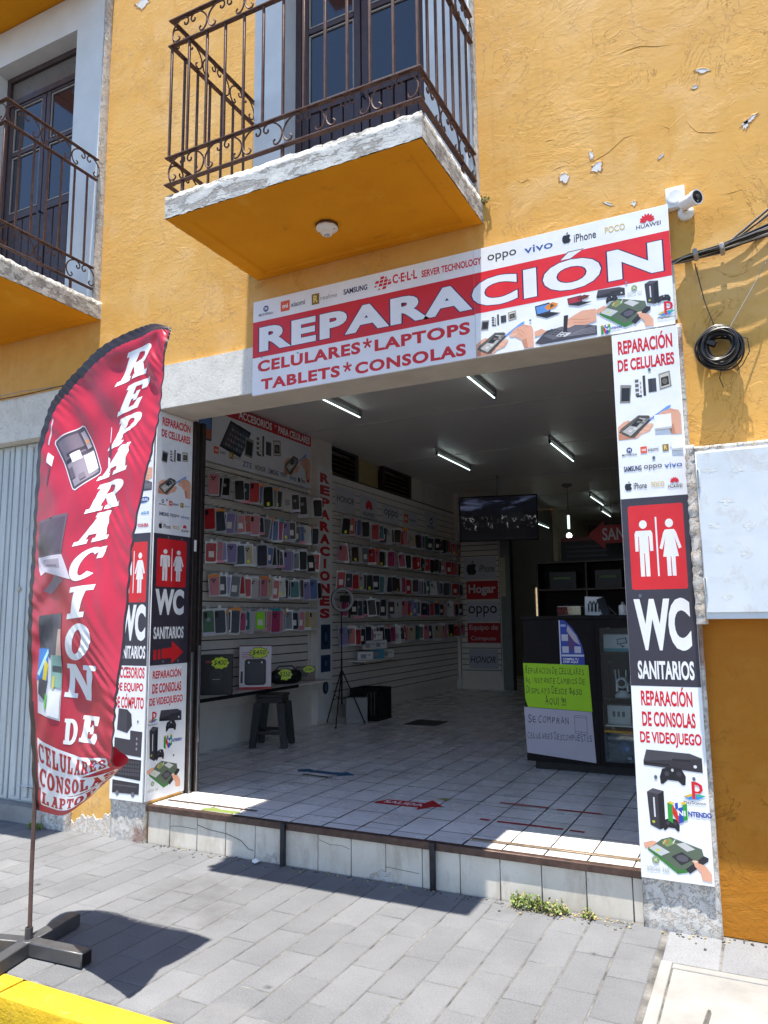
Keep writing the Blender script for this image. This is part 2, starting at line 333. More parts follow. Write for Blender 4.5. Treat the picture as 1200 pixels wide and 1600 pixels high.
# ------------------------------------------------------------------ flat printing: lettering and pictures on sheets
_tc = {}
def glyphs(s, off, space=1.0, shear=0):
    k = (s, off, space, shear)
    if k in _tc: return _tc[k]
    c = bpy.data.curves.new('t', 'FONT'); c.body = s; c.offset = off; c.space_character = space; c.shear = shear; c.resolution_u = 4; c.fill_mode = 'FRONT'
    o = bpy.data.objects.new('t', c); COL.objects.link(o)
    dg = bpy.context.evaluated_depsgraph_get(); me = o.evaluated_get(dg).to_mesh()
    vs_ = [(v.co.x, v.co.y) for v in me.vertices]; fs = [tuple(p.vertices) for p in me.polygons]
    o.evaluated_get(dg).to_mesh_clear(); bpy.data.objects.remove(o); bpy.data.curves.remove(c)
    _tc[k] = (vs_, fs); return _tc[k]
class Sheet:
    """prints on a plane; uv->world by fn(u, v, lift)"""
    def __init__(s, fn, step=.000012, start=.0004): s.fn = fn; s.k = 0; s.step = step; s.start = start; s.parts = {}; s.n = 0; s.base = 'picture'; s.cur = ('picture', 0)
    def on(s, part): s.base = part; return s.new()
    def new(s): s.n += 1; s.cur = (s.base, s.n); return s
    def b(s): return s.parts.setdefault(s.cur, B())
    def lift(s): s.k += 1; return s.start + s.step*s.k
    def poly(s, pts, c):
        h = s.lift(); s.b().face([s.fn(u, v, h) for u, v in pts], c if not isinstance(c, (str, tuple)) else ink(c)); return s
    def rect(s, u0, v0, u1, v1, c): return s.poly([(u0, v0), (u1, v0), (u1, v1), (u0, v1)], c)
    def rrect(s, u0, v0, u1, v1, r, c):
        p = []
        for cx, cy, a in ((u1-r, v1-r, 0), (u0+r, v1-r, 90), (u0+r, v0+r, 180), (u1-r, v0+r, 270)):
            for q in range(5): t = math.radians(a+q*22.5); p.append((cx+r*math.cos(t), cy+r*math.sin(t)))
        return s.poly(p, c)
    def ell(s, u, v, a, b, c, rot=0, n=18):
        cr, sr = math.cos(rot), math.sin(rot)
        return s.poly([(u+a*math.cos(t)*cr-b*math.sin(t)*sr, v+a*math.cos(t)*sr+b*math.sin(t)*cr) for t in [2*PI*i/n for i in range(n)]], c)
    def ring(s, u, v, ao, bo, ai, bi, c, a0=0, a1=360, n=24):
        h = s.lift(); T = [math.radians(a0+(a1-a0)*i/n) for i in range(n+1)]; m = ink(c) if isinstance(c, (str, tuple)) else c
        for p, q in zip(T, T[1:]):
            s.b().face([s.fn(u+x*math.cos(t), v+y*math.sin(t), h) for x, y, t in ((ao, bo, p), (ao, bo, q), (ai, bi, q), (ai, bi, p))], m)
        return s
    def line(s, pts, wd, c):
        for (x0, y0), (x1, y1) in zip(pts, pts[1:]):
            d = math.hypot(x1-x0, y1-y0) or 1e-6; nx, ny = -(y1-y0)/d*wd/2, (x1-x0)/d*wd/2
            s.poly([(x0+nx, y0+ny), (x0-nx, y0-ny), (x1-nx, y1-ny), (x1+nx, y1+ny)], c)
        return s
    def text(s, t, u0, v0, u1, v1, c, off=.02, outline=None, space=1.0, shear=0, rot=0):
        if s.base in ('lettering', 'screw'): s.new()
        acc = [i for i, ch in enumerate(t) if ch in 'ÓÍ']; t = t.replace('Ó', 'O').replace('Í', 'I')
        vs_, fs = glyphs(t, off, space, shear)
        if not fs: return s
        vs_, fs = list(vs_), list(fs); vo = fo = None
        if outline: vo, fo = glyphs(t, off+outline[1], space, shear); vo, fo = list(vo), list(fo)
        cap = max(p[1] for p in vs_)
        for i in acc:   # acute accent over the letter
            a_ = max(p[0] for p in glyphs(t[:i], off, space, shear)[0]) if i else 0; c_ = max(p[0] for p in glyphs(t[:i+1], off, space, shear)[0]); m_ = (a_+c_)/2
            for k_, (V_, F_, g_) in enumerate(((vs_, fs, 0), (vo, fo, outline[1] if outline else 0))):
                if V_ is None: continue
                q_ = len(V_); V_ += [(m_-.10-g_, cap+.03-g_*.5), (m_+.04+g_*.4, cap+.03-g_*.5), (m_+.22+g_, cap+.20+g_), (m_+.02-g_*.4, cap+.20+g_)]; F_.append((q_, q_+1, q_+2, q_+3))
        vb_ = vs_[:len(vs_)-4*len(acc)] if acc else vs_
        xs = [p[0] for p in vb_]; ys = [p[1] for p in vb_]; ax, bx, ay, by = min(xs), max(xs), min(ys), max(ys)
        kx = (u1-u0)/max(bx-ax, 1e-6); ky = (v1-v0)/max(by-ay, 1e-6)
        cx, cy = (u0+u1)/2, (v0+v1)/2; cr, sr = math.cos(rot), math.sin(rot)
        def put(vs2, fs2, cc):
            h = s.lift(); b = s.b(); i = b.mi(ink(cc) if isinstance(cc, (str, tuple)) else cc); nv = []
            for x, y in vs2:
                U = u0+(x-ax)*kx-cx; V = v0+(y-ay)*ky-cy
                nv.append(b.bm.verts.new(s.fn(cx+U*cr-V*sr, cy+U*sr+V*cr, h)))
            for f in fs2:
                try: g = b.bm.faces.new([nv[q] for q in f]); g.material_index = i
                except ValueError: pass
        if outline:
            put(vo, fo, outline[0])
        put(vs_, fs, c); return s
    def star(s, u, v, r, c):
        for i in range(5):
            a = PI/2+i*2*PI/5; s.line([(u, v), (u+r*math.cos(a), v+r*math.sin(a))], r*.42, c)
        return s
    def build(s, parent):
        for n, b in s.parts.items(): b.tone = 'keep'; b.build(n[0], parent, sharp=False)
def front(y):  # faces the street
    return lambda u, v, h: Vector((u, y-h, v))
def east(x):   # faces +x, u runs along y
    return lambda u, v, h: Vector((x+h, u, v))
def ground(z):
    return lambda u, v, h: Vector((u, v, z+h))

def own(fn):
    def g(S, *a, **k):
        if S.base in ('picture', 'emblem'): S.new()
        fn(S, *a, **k)
        if S.base in ('picture', 'emblem'): S.new()
    return g
RED, DK, WH, NAVY, BLU = '#cf1f2b', '#3b3742', '#eceded', '#1f2a5a', '#2f62b4'
SK, SK2 = '#e3a98c', '#c98a6c'
# --- pictures drawn in a unit box (0..1) placed at r = (u0, v0, u1, v1)
def U(r, pts): return [(r[0]+(r[2]-r[0])*x, r[1]+(r[3]-r[1])*y) for x, y in pts]
@own
def pic_parts(S, r):
    def R(a, b, c, d, k): S.poly(U(r, [(a, b), (c, b), (c, d), (a, d)]), k)
    S.poly(U(r, [(0, .04), (.2, .0), (.24, .66), (.03, .72)]), '#8d8a86'); S.poly(U(r, [(.03, .1), (.19, .07), (.21, .56), (.05, .6)]), '#26262a')
    for i in range(4): R(.31, .22+i*.17, .38, .33+i*.17, '#6b675f'); R(.40, .16+i*.16, .43, .26+i*.16, '#a9a49a')
    R(.46, .2, .51, .95, '#3c3a38'); R(.33, .18, .43, .24, '#2a2a2c'); R(.56, .3, .71, .8, '#43434a'); R(.6, .3, .62, .8, '#2b2b30')
    S.poly(U(r, [(.77, .34), (.99, .42), (.97, 1.0), (.76, .93)]), '#8f8b80'); S.poly(U(r, [(.79, .4), (.96, .46), (.95, .94), (.78, .88)]), '#cfcabd')
    S.poly(U(r, [(.8, .45), (.95, .5), (.94, .82), (.8, .78)]), '#2c2a2a'); S.ell(*U(r, [(.87, .64)])[0], (r[2]-r[0])*.05, (r[3]-r[1])*.11, '#6d685f')
@own
def pic_hand_phone(S, r):
    S.poly(U(r, [(0, 0), (.0, .42), (.10, .56), (.18, .60), (.30, .40), (.45, .38), (.54, .44), (.56, .33), (.50, .18), (.36, .10), (.3, .0)]), SK)
    S.poly(U(r, [(.0, 0), (.0, .2), (.2, .12), (.3, 0)]), SK2)
    S.poly(U(r, [(.01, .24), (.18, .04), (.26, .03), (.55, .56), (.50, .68), (.34, .72), (.05, .36)]), '#55504a')
    S.poly(U(r, [(.07, .26), (.2, .1), (.5, .56), (.36, .64)]), '#b9b6b0'); S.poly(U(r, [(.2, .42), (.3, .36), (.42, .56), (.34, .62)]), '#2e2c2b')
    for a, b in ((.4, .3), (.46, .4), (.33, .2)): S.ell(*U(r, [(a+.06, b-.02)])[0], (r[2]-r[0])*.05, (r[3]-r[1])*.045, '#eab79c')
    S.poly(U(r, [(.50, .56), (.80, .90), (.86, .93), (.84, .84), (.53, .53)]), '#6f9fe0')
    S.poly(U(r, [(.62, .62), (.70, .74), (.84, .82), (.97, .74), (1, .6), (1, 0), (.84, .02), (.80, .30), (.70, .44), (.63, .50)]), SK)
    h_ = (r[3]-r[1])*.012
    for q in ([(.72, .70), (.80, .62), (.86, .50)], [(.66, .62), (.76, .54), (.82, .42)], [(.84, .80), (.92, .70)], [(.08, .30), (.02, .12)], [(.20, .10), (.10, .02)]): S.line(U(r, q), h_, '#b77a5c')
    for a, v in ((.30, .50), (.36, .46), (.42, .52), (.24, .30), (.16, .24)): S.poly(U(r, [(a, v), (a+.05, v-.03), (a+.075, v+.03), (a+.025, v+.06)]), '#77736c' if v > .4 else '#d9d5cc')
    S.line(U(r, [(.03, .27), (.34, .69)]), h_, '#8d877e'); S.line(U(r, [(.20, .07), (.53, .55)]), h_, '#2f2b28'); S.poly(U(r, [(.50, .575), (.55, .60), (.57, .63), (.53, .62)]), '#f3d6c6')
    S.poly(U(r, [(.63, .60), (.58, .50), (.64, .46), (.74, .52), (.72, .60)]), '#eab79c'); S.poly(U(r, [(.80, .30), (.84, .02), (.9, .02), (.88, .34)]), SK2)
@own
def pic_laptop_fix(S, r):
    S.poly(U(r, [(0, .1), (.1, .02), (1, .04), (1, .34), (.62, .52), (.2, .46)]), '#4a4850')
    S.poly(U(r, [(.14, .3), (.4, .5), (.62, .52), (.9, .4), (.66, .2), (.3, .12)]), '#6c6970')
    S.poly(U(r, [(.34, .22), (.45, .34), (.6, .24), (.5, .14)]), '#d8d6d6')
    for i in range(5): S.line(U(r, [(.5+i*.06, .16+i*.03), (.98, .12+i*.05)]), (r[3]-r[1])*.02, '#8f8c92')
    for i in range(6):
        for j in range(3): S.poly(U(r, [(.18+i*.05+j*.04, .36-i*.035+j*.05), (.215+i*.05+j*.04, .345-i*.035+j*.05), (.23+i*.05+j*.04, .375-i*.035+j*.05), (.195+i*.05+j*.04, .39-i*.035+j*.05)]), '#3a383f')
    S.poly(U(r, [(0, .5), (.12, .56), (.2, .44), (.1, .34), (0, .32)]), SK)
    S.poly(U(r, [(.48, .55), (.55, .72), (.78, .92), (1, .9), (1, .5), (.82, .42), (.66, .48), (.55, .44)]), SK)
    for q in ([(.60, .70), (.76, .62), (.9, .60)], [(.64, .58), (.78, .52), (.9, .5)]): S.line(U(r, q), (r[3]-r[1])*.014, '#b77a5c')
    S.poly(U(r, [(.48, .55), (.47, .47), (.56, .42), (.66, .48)]), '#eab79c'); S.poly(U(r, [(.47, .3), (.53, .3), (.56, .86), (.49, .86)]), '#2d2b30')
@own
def pic_laptop(S, r, a='#5a8fd0', b='#e08a35'):
    S.poly(U(r, [(.05, .3), (.6, .38), (.58, .98), (.0, .9)]), '#2b2b33'); S.poly(U(r, [(.08, .38), (.56, .44), (.55, .9), (.04, .84)]), a)
    S.poly(U(r, [(.5, .5), (.8, .62), (.92, .8), (.7, .96), (.5, .85), (.38, .7)]), b); S.poly(U(r, [(.6, .6), (.78, .74), (.62, .9)]), '#5d4420')
    S.poly(U(r, [(.05, .3), (.6, .38), (1, .2), (.45, .04)]), '#3a3a42'); S.poly(U(r, [(.15, .27), (.58, .33), (.85, .21), (.42, .12)]), '#1f1f24')
@own
def pic_pad(S, r):
    S.poly(U(r, [(.02, .0), (.12, .0), (.3, .25), (.7, .22), (.86, 0), (.97, .04), (1, .5), (.85, .92), (.62, 1), (.35, .98), (.1, .85), (0, .4)]), '#26252b')
    S.ell(*U(r, [(.5, .82)])[0], (r[2]-r[0])*.05, (r[3]-r[1])*.09, '#c9c9cc'); S.ell(*U(r, [(.28, .6)])[0], (r[2]-r[0])*.09, (r[3]-r[1])*.14, '#45444c'); S.ell(*U(r, [(.74, .62)])[0], (r[2]-r[0])*.10, (r[3]-r[1])*.15, '#3d3c44')
@own
def pic_console(S, r):
    S.poly(U(r, [(0, .42), (.06, 1), (.8, .92), (1, .72), (1, 0), (0, .2)]), '#37353c'); S.poly(U(r, [(0, .42), (.06, 1), (.8, .92), (1, .72), (.98, .68)]), '#4b4950')
    S.poly(U(r, [(0, .36), (.45, .3), (.45, .22), (0, .28)]), '#1e1d22'); S.ell(*U(r, [(.88, .28)])[0], (r[2]-r[0])*.03, (r[3]-r[1])*.08, '#d9d9dd'); S.poly(U(r, [(.5, .62), (.8, .6), (.8, .5), (.5, .52)]), '#2a292f')
@own
def pic_tower(S, r):
    S.poly(U(r, [(.06, .1), (.36, .0), (.36, .86), (.0, .9)]), '#3a383f'); S.poly(U(r, [(.36, 0), (.55, .07), (.55, .95), (.36, .86)]), '#232228')
    S.poly(U(r, [(0, .9), (.36, .86), (.55, .95), (.2, 1)]), '#55535a'); S.poly(U(r, [(.2, .3), (.25, .3), (.24, .78), (.19, .78)]), '#d4d4d8'); S.ell(*U(r, [(.17, .18)])[0], (r[2]-r[0])*.05, (r[3]-r[1])*.035, '#a9b42f')
    pic_pad(S, (r[0]+(r[2]-r[0])*.48, r[1], r[2], r[1]+(r[3]-r[1])*.3))
@own
def pic_open_console(S, r):
    S.poly(U(r, [(0, .78), (.14, .86), (.3, .8), (.2, .68), (.02, .66)]), SK)
    S.poly(U(r, [(.06, .62), (.28, .92), (.42, 1), (.88, .78), (.9, .6), (.64, .16), (.5, .1)]), '#5c6a58'); S.poly(U(r, [(.06, .62), (.5, .1), (.64, .16), (.64, .26), (.5, .2), (.08, .7)]), '#3a7a3a')
    S.poly(U(r, [(.08, .66), (.2, .78), (.4, .62), (.26, .5)]), '#c6c9c8'); S.ell(*U(r, [(.22, .64)])[0], (r[2]-r[0])*.03, (r[3]-r[1])*.03, '#c8d24a')
    S.poly(U(r, [(.28, .86), (.4, .97), (.5, .86), (.36, .74)]), '#8a9a62')
    for i in range(4): S.line(U(r, [(.3+i*.05, .8+i*.015), (.34+i*.05, .92+i*.01)]), (r[2]-r[0])*.014, ('#d9c26a', '#d04a3a', '#3fa04a', '#e8e8e0')[i])
    S.poly(U(r, [(.42, .52), (.58, .66), (.74, .5), (.56, .32)]), '#34333a'); S.ell(*U(r, [(.58, .5)])[0], (r[2]-r[0])*.09, (r[3]-r[1])*.085, '#5b5962')
    S.poly(U(r, [(.5, .84), (.62, .9), (.78, .76), (.66, .68)]), '#c9c9c6'); S.poly(U(r, [(.62, .24), (.9, .62), (.97, .58), (.96, .5), (.68, .14)]), '#2e2d33')
    S.poly(U(r, [(.74, .46), (.84, .42), (.92, .38), (1, .2), (1, 0), (.86, .02), (.84, .2), (.76, .34)]), SK); S.ell(*U(r, [(.77, .46)])[0], (r[2]-r[0])*.045, (r[3]-r[1])*.03, '#f0c2a8')
# --- emblems
@own
def em_huawei(S, u, v, s):
    for i in range(8):
        a = math.radians(18+i*20.6); l = .5*s*(.72+.28*math.sin(a)); S.ell(u+math.cos(a)*l*.72, v+math.sin(a)*l*.72, l*.5, s*.085, '#d5202f', a)
@own
def em_apple(S, u, v, s, c='#26262c'):
    S.poly([(u+x*s, v+y*s) for x, y in ((0, .30), (.12, .36), (.28, .34), (.38, .22), (.28, .10), (.28, -.08), (.40, -.20), (.30, -.40), (.16, -.50), (0, -.45), (-.14, -.50), (-.28, -.42), (-.40, -.18), (-.40, .10), (-.30, .30), (-.14, .36))], c)
    S.poly([(u+x*s, v+y*s) for x, y in ((0, .38), (.02, .52), (.14, .62), (.16, .5), (.1, .42))], c)
@own
def em_mi(S, u0, v0, u1, v1):
    S.rrect(u0, v0, u1, v1, (u1-u0)*.08, '#e2562a'); S.text('mi', u0+(u1-u0)*.2, v0+(v1-v0)*.3, u1-(u1-u0)*.2, v1-(v1-v0)*.28, WH, .03)
@own
def em_realme(S, u0, v0, u1, v1):
    S.rect(u0, v0, u1, v1, '#8a6a2a'); S.text('R', u0+(u1-u0)*.22, v0+(v1-v0)*.18, u1-(u1-u0)*.2, v1-(v1-v0)*.15, '#e8cf7a', .03)
@own
def em_moto(S, u, v, s, txt=True):
    S.ell(u, v, s*.5, s*.5, '#233a78'); S.text('M', u-s*.24, v-s*.26, u+s*.24, v+s*.26, WH, .03)
    if txt: S.text('MOTOROLA', u-s*1.3, v-s*1.05, u+s*1.3, v-s*.66, '#2c2f4a', .02)
@own
def em_play(S, u, v, s, txt=True):
    S.poly([(u+x*s, v+y*s) for x, y in ((-.6, -.22), (-.1, -.05), (.6, -.12), (.2, -.34), (-.3, -.38))], '#2f8fd0'); S.poly([(u+x*s, v+y*s) for x, y in ((-.6, -.22), (-.1, -.02), (-.1, -.14), (-.35, -.26))], '#e0b52f'); S.poly([(u+x*s, v+y*s) for x, y in ((.1, -.04), (.62, -.1), (.4, -.2), (.1, -.16))], '#3fae86')
    S.poly([(u+x*s, v+y*s) for x, y in ((-.12, -.3), (.05, -.36), (.05, .5), (.28, .42), (.32, .2), (.2, .1), (.05, .12), (.05, 0), (.3, 0), (.48, .2), (.44, .48), (.2, .62), (-.12, .66))], '#d3202d')
    if txt: S.text('PlayStation', u-s*.6, v-s*.66, u+s*.6, v-s*.46, '#55545a', .01)
@own
def em_n(S, u, v, s, word=True):
    q = lambda p, c: S.poly([(u+x*s, v+y*s) for x, y in p], c)
    q([(-.5, -.5), (-.25, -.62), (-.25, .38), (-.5, .45)], '#2f9a3f'); q([(-.25, -.1), (.05, -.62), (.05, -.1), (-.25, .4)], '#d2332a'); q([(-.5, .45), (-.25, .38), (-.1, .46), (-.34, .54)], '#e6c23a')
    q([(.05, -.62), (.3, -.5), (.3, .3), (.05, .2)], '#2b4fb0'); q([(.3, -.46), (.52, -.36), (.52, .48), (.3, .42)], '#2f9a3f'); q([(.3, .42), (.52, .48), (.38, .58), (.16, .5)], '#e6c23a'); q([(-.1, .1), (.05, .2), (.05, .5), (-.1, .46)], '#2b4fb0')
    if word: S.text('NI', u+s*.02, v-s*.18, u+s*.42, v+s*.10, WH, .03); S.text('NTENDO', u+s*.56, v-s*.18, u+s*1.75, v+s*.10, '#1f3f9a', .04)
@own
def em_xbox(S, u, v, s, word=None):
    S.ell(u, v, s*.5, s*.5, '#9aa08e'); S.ell(u+s*.05, v-s*.03, s*.36, s*.36, '#7a9a3a'); S.line([(u-s*.2, v-s*.2), (u+s*.2, v+s*.22)], s*.1, '#dfe4d4'); S.line([(u+s*.22, v-s*.2), (u-s*.2, v+s*.2)], s*.1, '#dfe4d4')
    if word: S.text('XBOX 360', *word, '#c3c7c2', .02)
def em_people(S, uc, v0, v1, s, c=WH):
    """the man, the bar and the woman of a toilet sign; s = width of the pair"""
    H = v1-v0
    for k, x in ((0, uc-s*.29), (1, uc+s*.29)):
        S.ell(x, v0+H*.91, s*.088, H*.075, c); y = lambda t: v0+H*t
        if k == 0:
            S.poly([(x-s*.17, y(.80)), (x+s*.17, y(.80)), (x+s*.20, y(.75)), (x+s*.20, y(.44)), (x+s*.13, y(.44)), (x+s*.12, y(.70)), (x+s*.105, y(.70)), (x+s*.105, y(0)), (x+s*.015, y(0)), (x+s*.008, y(.40)), (x-s*.008, y(.40)), (x-s*.015, y(0)), (x-s*.105, y(0)), (x-s*.105, y(.70)), (x-s*.12, y(.70)), (x-s*.13, y(.44)), (x-s*.20, y(.44)), (x-s*.20, y(.75))], c)
        else:
            S.poly([(x-s*.10, y(.80)), (x+s*.10, y(.80)), (x+s*.14, y(.75)), (x+s*.24, y(.48)), (x+s*.18, y(.46)), (x+s*.10, y(.66)), (x+s*.17, y(.33)), (x+s*.095, y(.33)), (x+s*.095, y(0)), (x+s*.012, y(0)), (x+s*.008, y(.33)), (x-s*.008, y(.33)), (x-s*.012, y(0)), (x-s*.095, y(0)), (x-s*.095, y(.33)), (x-s*.17, y(.33)), (x-s*.10, y(.66)), (x-s*.18, y(.46)), (x-s*.24, y(.48)), (x-s*.14, y(.75))], c)
    S.rect(uc-s*.018, v0, uc+s*.018, v1+H*.03, c)
def logo_rows(S, u0, u1, va, vb, vc, hh):
    """three rows of maker's marks in a column of width u0..u1"""
    W = u1-u0; x = lambda t: u0+W*t
    em_moto(S, x(.14), va+hh*.25, hh*.62); em_mi(S, x(.33), va-hh*.25, x(.44), va+hh*.5); S.text('xiaomi', x(.45), va-hh*.1, x(.63), va+hh*.3, '#4a4a50', .01)
    em_realme(S, x(.70), va-hh*.25, x(.80), va+hh*.5); S.text('realme', x(.82), va-hh*.05, x(1.0), va+hh*.28, '#8b8678', .0)
    S.text('SAMSUNG', x(.03), vb-hh*.3, x(.33), vb+hh*.3, NAVY, .03); S.text('oppo', x(.37), vb-hh*.35, x(.67), vb+hh*.25, '#3a3a40', .005); S.text('vivo', x(.71), vb-hh*.25, x(1.0), vb+hh*.3, '#3d62a8', .01)
    em_apple(S, x(.09), vc, hh*.95); S.text('iPhone', x(.18), vc-hh*.35, x(.40), vc+hh*.35, '#3a3a40', .01); S.text('POCO', x(.48), vc-hh*.28, x(.69), vc+hh*.3, '#d6b43a', .01)
    em_huawei(S, x(.86), vc+hh*.05, hh*1.0); S.text('HUAWEI', x(.75), vc-hh*.55, x(.98), vc-hh*.15, '#3a3238', .01)

# ================================================================== ground
# road to the horizon
b = B(); b.face([(-300, -300, -.15), (300, -300, -.15), (300, 300, -.15), (-300, 300, -.15)], M['asphalt']); struct(b.build('road'))
# kerb, painted yellow, in cast lengths
b = B(); x = -24.0
while x < 20:
    b.box(x+.004, x+.996, -1.915, -1.762, -.149, .004+random.uniform(-.003, .003), M['kerb'], .018, 2); x += 1.0
struct(b.build('kerb'))
def tones(o_me, vals):
    ca = o_me.color_attributes.new('tone', 'FLOAT_COLOR', 'CORNER')
    for p, v in zip(o_me.polygons, vals):
        for li in p.loop_indices: ca.data[li].color = (v, v, v, 1)
# pavement: bedding sheet plus individually laid pavers in half bond
b = B(); b.face([(-24, -1.762, -.0035), (20, -1.762, -.0035), (20, -.001, -.0035), (-24, -.001, -.0035)], M['joint'])
b.tone = 'keep'; vals = [1.0]
def slab_block(b, x0, x1, y0, y1, zt, vals, m, g=.0032, ch=.0045, ti=.003, bright=1.0):
    t = random.uniform(.90, 1.08)*bright; tx, ty = random.uniform(-ti, ti), random.uniform(-ti, ti)
    zz = lambda x, y, d: zt-d+tx*(x-(x0+x1)/2)*2+ty*(y-(y0+y1)/2)*2
    j = [random.uniform(-.0025, .0025) for _ in range(8)]
    o = [(x0+g+j[0], y0+g+j[1]), (x1-g+j[2], y0+g+j[3]), (x1-g+j[4], y1-g+j[5]), (x0+g+j[6], y1-g+j[7])]
    cx, cy = (x0+x1)/2, (y0+y1)/2
    i = [(x+(ch if x < cx else -ch), y+(ch if y < cy else -ch)) for x, y in o]
    b.face([(x, y, zz(x, y, 0)) for x, y in i], m); vals.append(t)
    for k in range(4):
        a, c = k, (k+1) % 4
        b.face([(*o[a], zz(*o[a], ch*.7)), (*o[c], zz(*o[c], ch*.7)), (*i[c], zz(*i[c], 0)), (*i[a], zz(*i[a], 0))], m); vals.append(t*.97)
        b.face([(*o[a], -.02), (*o[c], -.02), (*o[c], zz(*o[c], ch*.7)), (*o[a], zz(*o[a], ch*.7))], m); vals.append(t)
W, LN = .1752, .375
k0 = int((-9+1.0765)/W)
for k in range(k0, int((4+1.0765)/W)):
    x0 = -1.0765+k*W; off = -.28 if k % 2 == 0 else -.4675
    if x0+W/2 > -.53: continue
    y = off+LN*2
    while y > -2.2:
        ya, yb = max(y-LN, -1.755), min(y, -.004)
        if yb-ya > .03 and not (x0 < -9): slab_block(b, x0, x0+W, ya, yb, 0, vals, M['paver'])
        y -= LN
# squarer blocks along the wall beside the utility cover
x = -.53
while x < 4:
    slab_block(b, x, x+.25, -.40, -.006, -.002, vals, M['paver'], bright=1.35); x += .25
x = .62
while x < 4:
    for y in (-1.755, -1.42, -1.08, -.74): slab_block(b, x, x+.25, y, min(y+.34, -.405), -.002, vals, M['paver'])
    x += .25
o = b.build('pavement', sharp=False); struct(o); tones(o.data, vals)

# concrete utility cover let into the pavement
t = thing('utility_cover', 'pale concrete utility cover set in the pavement below the metal wall box', 'utility cover', (.05, -.9, 0))
b = B(); b.box(-.47, .60, -1.40, -.46, -.03, -.001, M['concrete'], .004); b.build('cover_slab', t)
b = B(); b.box(-.525, -.474, -1.45, -.41, -.03, .006, M['concrete'], .004); b.box(-.474, .61, -.456, -.41, -.03, .002, M['concrete'], .004); b.build('frame', t)
b = B(); b.tube([(-.30, -.80, .004), (-.31, -.95, .010), (-.315, -1.0, .004)], .008, M['grey_metal'], 6); b.build('handle', t)

# ================================================================== the building
bld = thing('townhouse', 'ochre plastered townhouse with iron balconies over an open ground floor shop', 'building', (-2.3, 0, 0))
XL, XR = -14.0, 7.0
ops = [(-4.0, -.645, 0, 3.47), (-8.6, -5.10, 0, 3.45), (-2.88, -1.69, 4.13, 6.72), (-6.16, -4.97, 4.13, 6.72), (-9.44, -8.25, 4.13, 6.72), (-2.88, -1.69, 7.2, 9.6), (-6.16, -4.97, 7.2, 9.6)]
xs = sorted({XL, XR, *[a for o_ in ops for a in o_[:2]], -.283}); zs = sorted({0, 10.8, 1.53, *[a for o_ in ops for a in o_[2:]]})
b = B()
inop = lambda x, z: any(a < x < c and d < z < e for a, c, d, e in ops) or not (XL < x < XR and 0 < z < 10.8)
D = .35
for x0, x1 in zip(xs, xs[1:]):
    for z0, z1 in zip(zs, zs[1:]):
        mx, mz = (x0+x1)/2, (z0+z1)/2
        if inop(mx, mz): continue
        m = M['orange'] if x0 > -.3 and z1 < 1.6 else M['yellow']  # below the wall box: darker coat plus painted-in shade
        b.face([(x0, 0, z0), (x1, 0, z0), (x1, 0, z1), (x0, 0, z1)], m); b.face([(x0, D, z0), (x0, D, z1), (x1, D, z1), (x1, D, z0)], M['white_paint'])
        if inop(x0-.01, mz): b.face([(x0, 0, z0), (x0, 0, z1), (x0, D, z1), (x0, D, z0)], m)
        if inop(x1+.01, mz): b.face([(x1, 0, z0), (x1, D, z0), (x1, D, z1), (x1, 0, z1)], m)
        if inop(mx, z0-.01): b.face([(x0, 0, z0), (x0, D, z0), (x1, D, z0), (x1, 0, z0)], m)
        if inop(mx, z1+.01): b.face([(x0, 0, z1), (x1, 0, z1), (x1, D, z1), (x0, D, z1)], m)
b.tone = 'keep'; b.build('facade_wall', bld, sharp=False)
# flaked patches where the paint has fallen off the plaster
def blob(cx, cz, rx, rz, n=13, seed=0, rag=.35):
    rg = random.Random(seed); return [(cx+rx*math.cos(2*PI*i/n)*(1+rg.uniform(-rag, rag)), cz+rz*math.sin(2*PI*i/n)*(1+rg.uniform(-rag, rag))) for i in range(n)]
b = B(); S_ = M['rim']
chip = peeling_white('bare_lime_plaster', (.80, .78, .74), (.60, .55, .46), None, .64, 30, .5, (1, 1, 1), .0)
lipm = M['yellow']; old_coat = mat('older_ochre_coat', (.42, .20, .05), .85, .35, 30, .6, 90)
for i, (cx, cz, rx, rz, tl) in enumerate([(-.085, 4.555, .036, .014, -.3), (.125, 4.185, .045, .016, .5), (.105, 4.165, .012, .032, -.3), (-.875, 4.14, .028, .035, .2), (-.71, 4.235, .012, .035, 0), (-.685, 4.15, .033, .034, .3), (-.63, 3.905, .03, .009, -.6), (-.49, 3.87, .014, .02, 0),
        (-.13, 4.47, .02, .012, .2), (.31, 4.05, .03, .02, 0), (-.33, 4.11, .022, .010, .7), (-4.34, 6.73, .07, .05, 0)]):
    b = B(); p = blob(0, 0, rx*.86, rz*.86, 19, i, .42); c_, s_ = math.cos(tl), math.sin(tl); p = [(cx+x*c_-y*s_, cz+x*s_+y*c_) for x, y in p]
    b.face([(cx+(x-cx)*1.28+.004*math.sin(9*x), -.0007, cz+(z-cz)*1.3-.004) for x, z in p], old_coat); b.face([(x, -.0015, z) for x, z in p], chip)
    q = [p[k % 19] for k in range(1, 9)]; n_ = len(q)   # curled edge of paint above the bare spot
    for k in range(n_-1):
        (xa, za), (xb, zb) = q[k], q[k+1]; la = .0016*math.sin(PI*k/(n_-1)); lb = .0016*math.sin(PI*(k+1)/(n_-1))
        b.face([(xa, -.002-la, za), (xb, -.002-lb, zb), (xb+(xb-cx)*.2, -.0003, zb+(zb-cz)*.35), (xa+(xa-cx)*.2, -.0003, za+(za-cz)*.35)], lipm)
    b.build('flaked_patch', bld, sharp=False)
